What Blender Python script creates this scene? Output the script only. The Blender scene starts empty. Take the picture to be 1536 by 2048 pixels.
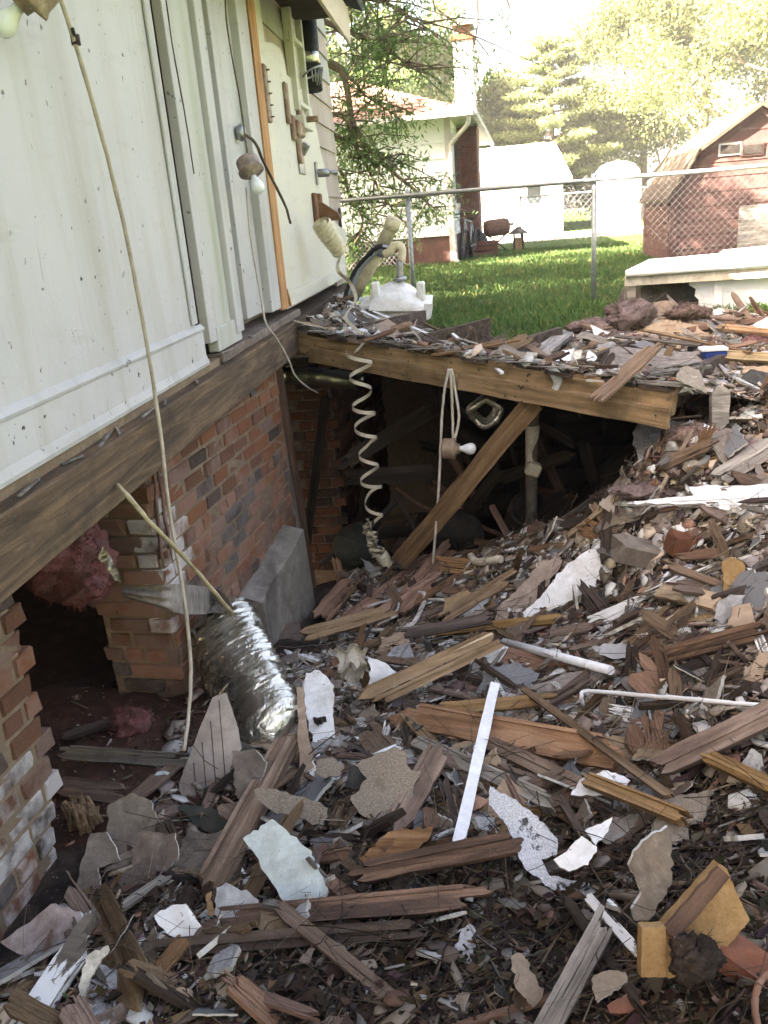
import bpy, math, random
import numpy as np
from mathutils import Vector, Matrix
random.seed(7); RNG = np.random.default_rng(7)
scene = bpy.context.scene
COL = scene.collection
# ------------------------------------------------------------------ camera
F = 1650.0                       # focal length in pixels of a 1536 x 2048 frame
EYE = np.array([0.0, 0.0, 1.0])  # z = 0 is the lawn
def _n(a): return a / np.linalg.norm(a)
_U = -_n(np.array([(1150 - 768) / F, -(5662 - 1024) / F, -1.0]))
_Y = np.array([(930 - 768) / F, (1024 - 424) / F, -1.0]); _Y = _n(_Y - _U * np.dot(_Y, _U))
_X = np.cross(_Y, _U)
R3 = np.array([_X, _Y, _U])      # camera axes -> world axes
cam_d = bpy.data.cameras.new('camera'); cam = bpy.data.objects.new('camera', cam_d); COL.objects.link(cam)
cam_d.sensor_fit = 'VERTICAL'; cam_d.sensor_height = 24.0; cam_d.lens = 24.0 * F / 2048.0
cam_d.clip_start = 0.02; cam_d.clip_end = 600
m4 = Matrix([list(R3[0]) + [0], list(R3[1]) + [0], list(R3[2]) + [1.0], [0, 0, 0, 1]])
cam.matrix_world = m4
scene.camera = cam
# ------------------------------------------------------------------ sky, sun, exposure
SUN_DIR = Vector((-0.86, -0.50, math.tan(math.radians(36)))).normalized()
world = bpy.data.worlds.new('World'); scene.world = world; world.use_nodes = True
wt = world.node_tree; wt.nodes.clear()
sky = wt.nodes.new('ShaderNodeTexSky'); sky.sky_type = 'NISHITA'; sky.sun_disc = False
sky.sun_elevation = math.radians(36); sky.sun_rotation = math.atan2(SUN_DIR.x, SUN_DIR.y)
sky.air_density = 1.0; sky.dust_density = 6.0; sky.ozone_density = 0.3
bg = wt.nodes.new('ShaderNodeBackground'); bg.inputs['Strength'].default_value = 0.05
wo = wt.nodes.new('ShaderNodeOutputWorld')
wt.links.new(sky.outputs[0], bg.inputs[0]); wt.links.new(bg.outputs[0], wo.inputs[0])
sd = bpy.data.lights.new('sun', 'SUN'); sd.energy = 5.0; sd.angle = math.radians(0.5); sd.color = (1.0, 0.96, 0.89)
sun = bpy.data.objects.new('sun', sd); COL.objects.link(sun)
sun.rotation_euler = SUN_DIR.to_track_quat('Z', 'Y').to_euler(); sun.location = (-20, -12, 25)
vs = scene.view_settings; scene.display_settings.display_device = 'sRGB'
vs.view_transform = 'Standard'; vs.look = 'None'; vs.gamma = 1.0; vs.use_curve_mapping = False
vs.exposure = 4.3
vs.use_white_balance = True; vs.white_balance_temperature = 7600; vs.white_balance_tint = 14
cy = scene.cycles
cy.volume_bounces = 0; cy.max_bounces = 6; cy.diffuse_bounces = 4; cy.glossy_bounces = 2; cy.transmission_bounces = 4; cy.transparent_max_bounces = 8
cy.use_denoising = True; cy.use_adaptive_sampling = True; cy.adaptive_threshold = 0.025
try: cy.denoiser = 'OPENIMAGEDENOISE'
except Exception: pass

# ------------------------------------------------------------------ pixel -> place helpers
def ray(u, v): return R3 @ np.array([(u - 768) / F, -(v - 1024) / F, -1.0])
def onx(u, v, x): r = ray(u, v); return EYE + r * (x / r[0])
def ony(u, v, y): r = ray(u, v); return EYE + r * (y / r[1])
def onz(u, v, z): r = ray(u, v); return EYE + r * ((z - 1.0) / r[2])
def onplane(u, v, p0, n): r = ray(u, v); return EYE + r * (np.dot(np.array(p0) - EYE, n) / np.dot(r, n))
def proj(p):
    c = R3.T @ (np.array(p, float) - EYE); return 768 + F * c[0] / -c[2], 1024 - F * c[1] / -c[2]
def optdepth(p): return -(R3.T @ (np.array(p, float) - EYE))[2]
CAMBACK = -(R3 @ np.array([0, 0, -1.0]))   # from the scene toward the camera

# ------------------------------------------------------------------ materials
MATS = {}
class NT:
    def __init__(s, name):
        s.m = bpy.data.materials.new(name); s.m.use_nodes = True; s.t = s.m.node_tree; s.t.nodes.clear()
        s.out = s.new('ShaderNodeOutputMaterial'); s.b = s.new('ShaderNodeBsdfPrincipled')
        s.link(s.b.outputs[0], s.out.inputs[0]); MATS[name] = s.m
    def new(s, k, **kw):
        n = s.t.nodes.new(k)
        for a, b in kw.items(): setattr(n, a, b)
        return n
    def link(s, a, b): s.t.links.new(a, b)
    def coord(s, scale=(1, 1, 1), kind='Object', seedrnd=True):
        tc = s.new('ShaderNodeTexCoord'); mp = s.new('ShaderNodeMapping'); mp.inputs['Scale'].default_value = scale
        s.link(tc.outputs[kind], mp.inputs[0])
        if seedrnd:
            oi = s.new('ShaderNodeObjectInfo'); mu = s.new('ShaderNodeMath', operation='MULTIPLY'); mu.inputs[1].default_value = 37.0
            s.link(oi.outputs['Random'], mu.inputs[0]); s.link(mu.outputs[0], mp.inputs['Location'])
        return mp.outputs[0]
    def noise(s, vec, scale, detail=5, rough=0.6, dist=0.0):
        n = s.new('ShaderNodeTexNoise'); n.inputs['Scale'].default_value = scale; n.inputs['Detail'].default_value = detail
        n.inputs['Roughness'].default_value = rough; n.inputs['Distortion'].default_value = dist
        s.link(vec, n.inputs['Vector']); return n.outputs['Fac']
    def ramp(s, fac, stops, interp='LINEAR'):
        r = s.new('ShaderNodeValToRGB'); r.color_ramp.interpolation = interp; e = r.color_ramp.elements
        e[0].position = stops[0][0]; e[0].color = (*stops[0][1], 1)
        e[1].position = stops[1][0]; e[1].color = (*stops[1][1], 1)
        for p, c in stops[2:]:
            x = e.new(p); x.color = (*c, 1)
        s.link(fac, r.inputs[0]); return r.outputs[0]
    def mix(s, fac, a, b, mode='MIX'):
        m = s.new('ShaderNodeMix', data_type='RGBA', blend_type=mode)
        if isinstance(fac, (int, float)): m.inputs[0].default_value = fac
        else: s.link(fac, m.inputs[0])
        for i, c in ((6, a), (7, b)):
            if isinstance(c, tuple): m.inputs[i].default_value = (*c, 1)
            else: s.link(c, m.inputs[i])
        return m.outputs[2]
    def mask(s, fac, lo, hi):
        r = s.new('ShaderNodeMapRange'); r.inputs[1].default_value = lo; r.inputs[2].default_value = hi; r.clamp = True
        s.link(fac, r.inputs[0]); return r.outputs[0]
    def mul(s, a, b):
        m = s.new('ShaderNodeMath', operation='MULTIPLY')
        for i, x in ((0, a), (1, b)):
            if isinstance(x, (int, float)): m.inputs[i].default_value = x
            else: s.link(x, m.inputs[i])
        return m.outputs[0]
    def vary(s, col, hue=0.02, sat=0.25, val=0.45):
        oi = s.new('ShaderNodeObjectInfo'); h = s.new('ShaderNodeHueSaturation')
        r = s.new('ShaderNodeMapRange'); r.inputs[3].default_value = 1 - val; r.inputs[4].default_value = 1 + val; s.link(oi.outputs['Random'], r.inputs[0])
        s.link(r.outputs[0], h.inputs['Value'])
        w = s.new('ShaderNodeMath', operation='MULTIPLY'); w.inputs[1].default_value = 7.31; s.link(oi.outputs['Random'], w.inputs[0])
        f = s.new('ShaderNodeMath', operation='FRACT'); s.link(w.outputs[0], f.inputs[0])
        r2 = s.new('ShaderNodeMapRange'); r2.inputs[3].default_value = 1 - sat; r2.inputs[4].default_value = 1 + sat; s.link(f.outputs[0], r2.inputs[0]); s.link(r2.outputs[0], h.inputs['Saturation'])
        r3 = s.new('ShaderNodeMapRange'); r3.inputs[3].default_value = 0.5 - hue; r3.inputs[4].default_value = 0.5 + hue; s.link(f.outputs[0], r3.inputs[0]); s.link(r3.outputs[0], h.inputs['Hue'])
        s.link(col, h.inputs['Color']); return h.outputs[0]
    def done(s, col=None, rough=0.8, bump=None, bstr=0.3, bdist=0.01, metal=0.0, spec=0.3):
        if col is not None:
            if isinstance(col, tuple): s.b.inputs['Base Color'].default_value = (*col, 1)
            else: s.link(col, s.b.inputs['Base Color'])
        if isinstance(rough, (int, float)): s.b.inputs['Roughness'].default_value = rough
        else: s.link(rough, s.b.inputs['Roughness'])
        s.b.inputs['Metallic'].default_value = metal; s.b.inputs['Specular IOR Level'].default_value = spec
        if bump is not None:
            bp = s.new('ShaderNodeBump'); bp.inputs['Strength'].default_value = bstr; bp.inputs['Distance'].default_value = bdist
            s.link(bump, bp.inputs['Height']); s.link(bp.outputs[0], s.b.inputs['Normal'])
        return s.m

def wood(name, c1, c2, dirt=(0.05, 0.035, 0.025), dirtamt=0.5, grain=28, vary=0.3, axis=0, rough=0.85):
    """weathered board, grain along the local axis"""
    n = NT(name); sc = [grain] * 3; sc[axis] = grain / 14.0
    v = n.coord(tuple(sc)); v2 = n.coord((5, 5, 5))
    g = n.noise(v, 1.0, 6, 0.65, 0.6); d = n.noise(v2, 1.3, 6, 0.65)
    c = n.ramp(g, [(0.28, tuple(x * 0.42 for x in c1)), (0.46, c1), (0.62, c2), (0.8, tuple(x * 0.7 for x in c2))])
    c = n.mix(n.mul(n.mask(d, 0.48, 0.72), dirtamt), c, dirt)
    fs = n.noise(n.coord((1, 1, 1)), 150, 3, 0.8); c = n.mix(n.mul(n.mask(fs, 0.62, 0.72), 0.5), c, (0.30, 0.25, 0.205)); c = n.mix(n.mul(n.mask(fs, 0.42, 0.30), 0.55), c, (0.02, 0.015, 0.012))
    if vary: c = n.vary(c, 0.012, 0.22, vary)
    return n.done(c, rough, g, 0.9, 0.010, spec=0.2)

def mottled(name, c1, c2, scale=19, dirt=(0.06, 0.045, 0.035), dirtamt=0.35, spots=0.0, spotc=(0.02, 0.02, 0.015), vary=0.15, rough=0.85, bstr=0.25, bscale=60, spotscale=38, kind='Object', metal=0.0, spec=0.25):
    n = NT(name); v = n.coord((1, 1, 1), kind)
    a = n.noise(v, scale, 6, 0.68); d = n.noise(v, scale * 0.5, 7, 0.74, 0.5); f = n.noise(v, bscale, 4, 0.7)
    c = n.ramp(a, [(0.30, tuple(x * .82 for x in c1)), (0.5, c1), (0.68, c2)])
    if dirtamt:
        c = n.mix(n.mul(n.mask(d, 0.44, 0.64), min(1, dirtamt * 1.35)), c, dirt)
        fs = n.noise(v, 130, 3, 0.8); c = n.mix(n.mul(n.mask(fs, 0.58, 0.70), dirtamt * 0.8), c, tuple(x * 0.5 for x in dirt))
    if spots:
        s = n.noise(v, spotscale, 2, 0.5); c = n.mix(n.mul(n.mask(s, 0.70, 0.73), spots), c, spotc)
    if vary: c = n.vary(c, 0.01, 0.2, vary)
    return n.done(c, rough, f, bstr, 0.005, metal, spec)

wood('wood_brown', (0.19, 0.125, 0.086), (0.30, 0.212, 0.155), dirtamt=0.55)
wood('wood_red', (0.225, 0.122, 0.078), (0.33, 0.202, 0.138), dirtamt=0.45)
wood('wood_dark', (0.058, 0.041, 0.033), (0.11, 0.08, 0.063), dirtamt=0.55)
wood('wood_pale', (0.38, 0.28, 0.18), (0.52, 0.40, 0.27), dirtamt=0.4, vary=0.18)
wood('wood_orange', (0.25, 0.152, 0.088), (0.37, 0.24, 0.148), dirtamt=0.55, vary=0.18)
wood('wood_grey', (0.185, 0.163, 0.143), (0.31, 0.278, 0.246), dirtamt=0.5)
wood('wood_rotten', (0.085, 0.05, 0.032), (0.20, 0.115, 0.065), dirtamt=0.8, grain=36)
wood('wood_beam', (0.25, 0.165, 0.09), (0.37, 0.25, 0.145), dirtamt=0.6, vary=0, grain=22)
wood('wood_sill', (0.10, 0.067, 0.043), (0.185, 0.118, 0.07), dirt=(0.05, 0.037, 0.028), dirtamt=0.8, vary=0, axis=1, grain=26)
wood('wood_shaded', (0.024, 0.018, 0.014), (0.05, 0.037, 0.029), dirtamt=0.5)  # darkened board colour; the cellar's shade is put into it
wood('wood_brace', (0.15, 0.088, 0.045), (0.25, 0.155, 0.085), dirtamt=0.6, vary=0)
wood('wood_post', (0.095, 0.055, 0.04), (0.15, 0.09, 0.065), dirtamt=0.4, vary=0)
wood('wood_strip', (0.42, 0.21, 0.09), (0.52, 0.29, 0.14), dirtamt=0.3, vary=0, axis=2)
wood('wood_stud', (0.22, 0.15, 0.10), (0.32, 0.23, 0.16), dirtamt=0.5, vary=0, axis=2)
def peeling(name, paint, under):
    n = NT(name); v = n.coord((3, 14, 14)); v2 = n.coord((34, 4, 34))
    k = n.noise(v, 1.0, 7, 0.68, 0.4); g = n.noise(v2, 1.0, 5)
    u = n.ramp(g, [(0.3, tuple(x * 0.45 for x in under)), (0.65, under)])
    m = n.mask(k, 0.5, 0.53)
    c = n.mix(m, paint, u)
    inv = n.mul(m, -1.0)
    return n.done(c, 0.75, inv, 0.6, 0.004)
peeling('paint_peeling', (0.74, 0.74, 0.73), (0.17, 0.14, 0.11))
peeling('paint_charred', (0.62, 0.59, 0.56), (0.05, 0.042, 0.038))
mottled('plaster_white', (0.78, 0.78, 0.78), (0.85, 0.85, 0.85), dirt=(0.45, 0.41, 0.36), dirtamt=0.45, spots=0.6, vary=0.06)
mottled('plaster_edge', (0.60, 0.57, 0.50), (0.74, 0.71, 0.64), scale=40, dirtamt=0.35, vary=0.1, bstr=0.6)
mottled('plaster_blue', (0.47, 0.54, 0.54), (0.56, 0.62, 0.61), dirt=(0.30, 0.31, 0.29), dirtamt=0.5, spots=0.7, vary=0)
mottled('plaster_dusty', (0.23, 0.19, 0.155), (0.32, 0.275, 0.23), dirt=(0.11, 0.085, 0.07), dirtamt=0.6, vary=0.16)
mottled('plaster_brown', (0.16, 0.12, 0.095), (0.24, 0.19, 0.155), dirt=(0.07, 0.05, 0.042), dirtamt=0.65, vary=0.2)
mottled('plaster_pink', (0.45, 0.37, 0.335), (0.57, 0.50, 0.46), dirt=(0.2, 0.14, 0.115), dirtamt=0.6, vary=0.1)
mottled('plaster_grey', (0.36, 0.36, 0.365), (0.50, 0.50, 0.505), dirt=(0.15, 0.13, 0.12), dirtamt=0.6, vary=0.16)
mottled('board_tan', (0.36, 0.27, 0.20), (0.47, 0.365, 0.28), dirt=(0.2, 0.13, 0.09), dirtamt=0.4, vary=0.16)
mottled('board_beige', (0.44, 0.37, 0.31), (0.51, 0.44, 0.37), scale=4, dirt=(0.16, 0.12, 0.1), dirtamt=0.5, vary=0.05)
mottled('fiberboard', (0.32, 0.20, 0.09), (0.40, 0.26, 0.13), scale=30, dirt=(0.2, 0.11, 0.045), dirtamt=0.5, vary=0, bstr=0.7, bscale=180)
mottled('brick_red', (0.15, 0.062, 0.044), (0.21, 0.092, 0.064), dirt=(0.12, 0.07, 0.055), dirtamt=0.5, vary=0.2, bstr=0.5)
mottled('plastic_white', (0.78, 0.78, 0.80), (0.84, 0.84, 0.85), dirt=(0.45, 0.42, 0.4), dirtamt=0.25, vary=0.03, rough=0.45, bstr=0.08)
mottled('plastic_cream', (0.62, 0.55, 0.41), (0.72, 0.65, 0.50), dirt=(0.34, 0.27, 0.18), dirtamt=0.4, vary=0.04, rough=0.5, bstr=0.1)
mottled('ceramic', (0.76, 0.75, 0.72), (0.82, 0.81, 0.79), dirt=(0.4, 0.34, 0.28), dirtamt=0.4, spots=0.5, vary=0, rough=0.28, bstr=0.08, spec=0.5)
mottled('tar', (0.022, 0.022, 0.023), (0.05, 0.05, 0.05), dirt=(0.10, 0.09, 0.075), dirtamt=0.4, vary=0.3, bstr=0.6)
mottled('rubber', (0.02, 0.02, 0.022), (0.045, 0.045, 0.048), dirtamt=0.2, vary=0, rough=0.6)
mottled('metal_grey', (0.33, 0.34, 0.35), (0.46, 0.47, 0.48), dirt=(0.16, 0.13, 0.11), dirtamt=0.4, vary=0, rough=0.42, metal=0.85, bstr=0.08)
mottled('chain_wire', (0.10, 0.103, 0.106), (0.15, 0.153, 0.156), dirtamt=0, vary=0, rough=0.6, metal=0.3, bstr=0)
mottled('galvanised', (0.36, 0.38, 0.39), (0.50, 0.52, 0.53), dirt=(0.26, 0.26, 0.26), dirtamt=0.3, vary=0, rough=0.5, metal=0.7, bstr=0.05)
mottled('metal_dark', (0.035, 0.032, 0.032), (0.075, 0.068, 0.062), dirt=(0.12, 0.07, 0.045), dirtamt=0.3, vary=0, rough=0.6, metal=0.3)
mottled('rust', (0.20, 0.105, 0.07), (0.29, 0.165, 0.12), dirtamt=0.4, vary=0.1)
mottled('porcelain_brown', (0.30, 0.22, 0.165), (0.46, 0.37, 0.29), dirtamt=0.5, vary=0.1, rough=0.5)
mottled('bakelite', (0.20, 0.115, 0.085), (0.28, 0.17, 0.13), dirt=(0.55, 0.50, 0.40), dirtamt=0.35, vary=0.05, rough=0.6)
mottled('paper_cream', (0.60, 0.55, 0.45), (0.71, 0.66, 0.56), dirt=(0.28, 0.22, 0.16), dirtamt=0.5, vary=0.05)
mottled('cardboard', (0.29, 0.20, 0.125), (0.38, 0.27, 0.18), dirtamt=0.4, vary=0.2)
mottled('cable', (0.46, 0.385, 0.27), (0.58, 0.50, 0.37), scale=14, dirt=(0.22, 0.17, 0.1), dirtamt=0.5, vary=0.06, rough=0.7)
mottled('cable_white', (0.58, 0.53, 0.45), (0.68, 0.63, 0.55), scale=14, dirtamt=0.3, vary=0.06, rough=0.7)
mottled('twig', (0.13, 0.095, 0.07), (0.23, 0.175, 0.13), vary=0.35, dirtamt=0.3)
mottled('soil', (0.016, 0.012, 0.0105), (0.048, 0.034, 0.028), scale=12, dirt=(0.095, 0.066, 0.052), dirtamt=0.55, vary=0, spots=0.7, spotc=(0.42, 0.37, 0.32), spotscale=75, bstr=1.0, bscale=70, kind='Object')
mottled('soil_red', (0.075, 0.036, 0.026), (0.125, 0.064, 0.046), scale=14, dirt=(0.06, 0.032, 0.025), dirtamt=0.5, vary=0, spots=0.6, spotc=(0.42, 0.35, 0.29), spotscale=85, bstr=0.9, bscale=80)
mottled('strap_cloth', (0.27, 0.235, 0.20), (0.42, 0.37, 0.32), scale=14, dirt=(0.1, 0.08, 0.065), dirtamt=0.6, vary=0, rough=0.6)
mottled('concrete', (0.25, 0.225, 0.195), (0.37, 0.34, 0.30), scale=7, dirt=(0.12, 0.10, 0.082), dirtamt=0.7, vary=0, bstr=0.5)
mottled('insulation_pink', (0.20, 0.068, 0.06), (0.32, 0.125, 0.11), scale=22, dirt=(0.14, 0.07, 0.06), dirtamt=0.8, vary=0.1, bstr=1.0, bscale=90, rough=1.0)
mottled('insulation_faded', (0.24, 0.165, 0.15), (0.37, 0.27, 0.245), scale=22, dirt=(0.11, 0.075, 0.062), dirtamt=0.8, vary=0.15, bstr=1.0, bscale=90, rough=1.0)
mottled('dark_void', (0.02, 0.016, 0.014), (0.04, 0.032, 0.028), dirtamt=0, vary=0)  # near black; unlit depth of cellar, crawl space and openings painted in
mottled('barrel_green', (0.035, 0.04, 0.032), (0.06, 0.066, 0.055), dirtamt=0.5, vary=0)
mottled('block_shaded', (0.022, 0.02, 0.017), (0.04, 0.036, 0.031), dirtamt=0.5, vary=0.2)  # cellar blocks and drum, with the shade down there in their colour
mottled('stuffed_grey', (0.12, 0.11, 0.09), (0.19, 0.17, 0.15), dirtamt=0.5, vary=0.1)
def granules(name, c1, c2, bare):
    n = NT(name); v = n.coord(); f = n.noise(v, 230, 2, 0.8); k = n.noise(v, 13, 6, 0.7)
    c = n.ramp(f, [(0.3, c1), (0.7, c2)]); c = n.mix(n.mask(k, 0.60, 0.64), c, bare)
    return n.done(c, 0.9, f, 0.6, 0.004)
granules('shingle_tan', (0.13, 0.105, 0.08), (0.36, 0.30, 0.24), (0.19, 0.155, 0.12))
granules('shingle_grey', (0.27, 0.28, 0.31), (0.62, 0.64, 0.68), (0.06, 0.06, 0.065))
granules('shingle_slate', (0.10, 0.10, 0.105), (0.24, 0.24, 0.245), (0.05, 0.048, 0.048))
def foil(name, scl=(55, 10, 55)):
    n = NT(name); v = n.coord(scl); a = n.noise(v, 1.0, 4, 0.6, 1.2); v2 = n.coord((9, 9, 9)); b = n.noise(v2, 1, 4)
    c = n.ramp(b, [(0.3, (0.58, 0.55, 0.46)), (0.7, (0.86, 0.83, 0.73))])  # warm tint stands in for yellow reflections of sunlit leaves
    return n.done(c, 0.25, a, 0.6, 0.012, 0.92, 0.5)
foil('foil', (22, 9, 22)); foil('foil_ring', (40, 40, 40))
n = NT('glass_bulb'); n.b.inputs['Subsurface Weight'].default_value = 0.0
n.done((0.80, 0.81, 0.82), 0.22, spec=0.5)
n = NT('window_glass'); n.done((0.05, 0.06, 0.065), 0.08, spec=0.6)
# house paint with mildew specks, weeping stains
def paint(name, c1, c2, stain=(0.50, 0.50, 0.30), stamt=0.35, specks=0.9, rough=0.6):
    n = NT(name); v = n.coord((1, 1, 1), 'Object', False); vz = n.coord((1, 5, 0.55), 'Object', False)
    a = n.noise(v, 1.6, 5, 0.6); s = n.noise(vz, 1.3, 5, 0.6)
    c = n.ramp(a, [(0.3, c1), (0.7, c2)]); c = n.mix(n.mul(n.mask(s, 0.48, 0.7), stamt), c, stain)
    lo = n.noise(v, 3.1, 3, 0.6); sp = n.noise(v, 26, 3, 0.6)
    sm = n.mul(n.mask(sp, 0.665, 0.69), n.mask(lo, 0.38, 0.56)); c = n.mix(n.mul(sm, specks), c, (0.05, 0.045, 0.03))
    st = n.coord((30, 30, 3.2), 'Object', False); st2 = n.noise(st, 1.0, 3, 0.6)
    c = n.mix(n.mul(n.mul(n.mask(st2, 0.66, 0.74), n.mask(lo, 0.5, 0.62)), 0.55), c, (0.14, 0.12, 0.09))
    gr = n.noise(n.coord((1.2, 2.2, 9.0), 'Object', False), 1.6, 6, 0.7); c = n.mix(n.mul(n.mask(gr, 0.56, 0.72), 0.35), c, (0.33, 0.29, 0.22))
    ru = n.noise(n.coord((60, 60, 1.4), 'Object', False), 1.0, 2, 0.5); c = n.mix(n.mul(n.mask(ru, 0.62, 0.72), 0.14), c, (0.36, 0.32, 0.26))
    fb = n.noise(v, 55, 4, 0.6)
    return n.done(c, rough, fb, 0.2, 0.006, spec=0.3)
paint('paint_white', (0.455, 0.437, 0.438), (0.515, 0.50, 0.502), stain=(0.35, 0.325, 0.26), stamt=0.5, specks=1.0)
paint('paint_trim', (0.415, 0.40, 0.40), (0.495, 0.482, 0.48), stain=(0.28, 0.26, 0.215), stamt=0.45, specks=1.0)
paint('paint_mildew', (0.42, 0.415, 0.385), (0.475, 0.47, 0.45), stain=(0.27, 0.285, 0.13), stamt=0.6, specks=1.0)
paint('paint_door', (0.34, 0.335, 0.34), (0.40, 0.395, 0.40), stamt=0.15, specks=0.6)
paint('paint_yellow', (0.54, 0.51, 0.42), (0.58, 0.555, 0.475), stain=(0.53, 0.53, 0.535), stamt=0.6, specks=0.5)
paint('siding_tan', (0.34, 0.275, 0.23), (0.44, 0.365, 0.31), stain=(0.24, 0.19, 0.155), stamt=0.6, specks=0.7, rough=0.8)
paint('siding_grey', (0.30, 0.29, 0.26), (0.38, 0.37, 0.33), stain=(0.24, 0.24, 0.22), stamt=0.5)
paint('fascia_tan', (0.42, 0.33, 0.25), (0.52, 0.42, 0.33), stamt=0.1, specks=0.4)
paint('siding_white', (0.66, 0.70, 0.72), (0.74, 0.77, 0.78), stain=(0.6, 0.6, 0.56), stamt=0.3, specks=0.0)
paint('barn_red', (0.078, 0.037, 0.034), (0.115, 0.057, 0.051), stain=(0.06, 0.032, 0.03), stamt=0.6, specks=0.3, rough=0.75)
paint('box_white', (0.66, 0.67, 0.69), (0.76, 0.77, 0.78), stain=(0.52, 0.5, 0.46), stamt=0.2, specks=0.5)
# brick colours picked per brick
def brickmat(name, stops, chalk=0.0):
    n = NT(name); oi = n.new('ShaderNodeObjectInfo'); c = n.ramp(oi.outputs['Random'], stops, 'CONSTANT')
    v = n.coord(); a = n.noise(v, 30, 6, 0.7); b = n.noise(v, 9, 5, 0.65)
    c = n.mix(n.mul(n.mask(a, 0.35, 0.75), 0.55), c, n.mix(0.6, c, (0.06, 0.045, 0.04)))
    c = n.mix(n.mul(n.mask(b, 0.47, 0.74), 0.45), c, (0.27, 0.165, 0.105))
    if chalk:
        tc = n.new('ShaderNodeTexCoord'); gw = n.new('ShaderNodeNewGeometry'); ch = n.noise(gw.outputs['Position'], 5.5, 6, 0.62); c = n.mix(n.mul(n.mask(ch, 0.38, 0.54), chalk), c, (0.58, 0.54, 0.51))
    return n.done(c, 0.9, a, 0.7, 0.006, spec=0.15)
BST = [(0.0, (0.25, 0.098, 0.052)), (0.22, (0.17, 0.08, 0.048)), (0.40, (0.28, 0.115, 0.06)), (0.58, (0.07, 0.052, 0.046)), (0.70, (0.20, 0.095, 0.064)), (0.86, (0.32, 0.145, 0.082)), (0.94, (0.11, 0.075, 0.062))]
brickmat('brick', BST); brickmat('brick_chalky', BST, 0.92); brickmat('brick_mid', BST, 0.14); brickmat('brick_cellar', [(p_, tuple(x * .5 for x in c_)) for p_, c_ in BST])  # the last is a darkened copy carrying the cellar's shade
mottled('mortar', (0.24, 0.175, 0.115), (0.34, 0.255, 0.175), scale=18, dirt=(0.18, 0.12, 0.085), dirtamt=0.5, vary=0, bstr=1.0, bscale=90)
# vertex-coloured matter for the loose stuff
def vcol(name, rough=0.9, trans=0.0, fine=60):
    n = NT(name); at = n.new('ShaderNodeVertexColor'); at.layer_name = 'Col'
    v = n.coord((1, 1, 1), 'Object', False); f = n.noise(v, fine, 4, 0.7)
    c = n.mix(n.mul(n.mask(f, 0.35, 0.75), 0.5), at.outputs[0], n.mix(0.65, at.outputs[0], (0.02, 0.015, 0.012)))
    n.done(c, rough, f, 0.4, 0.004, spec=0.15)
    if trans:
        tr = n.new('ShaderNodeBsdfTranslucent'); mx = n.new('ShaderNodeMixShader'); mx.inputs[0].default_value = trans
        n.link(at.outputs[0], tr.inputs[0]); n.link(n.b.outputs[0], mx.inputs[1]); n.link(tr.outputs[0], mx.inputs[2]); n.link(mx.outputs[0], n.out.inputs[0])
    return n.m
vcol('loose_matter'); vcol('leaf_matter', 0.5, 0.5, 3); vcol('grass_matter', 0.6, 0.3, 3)
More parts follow.
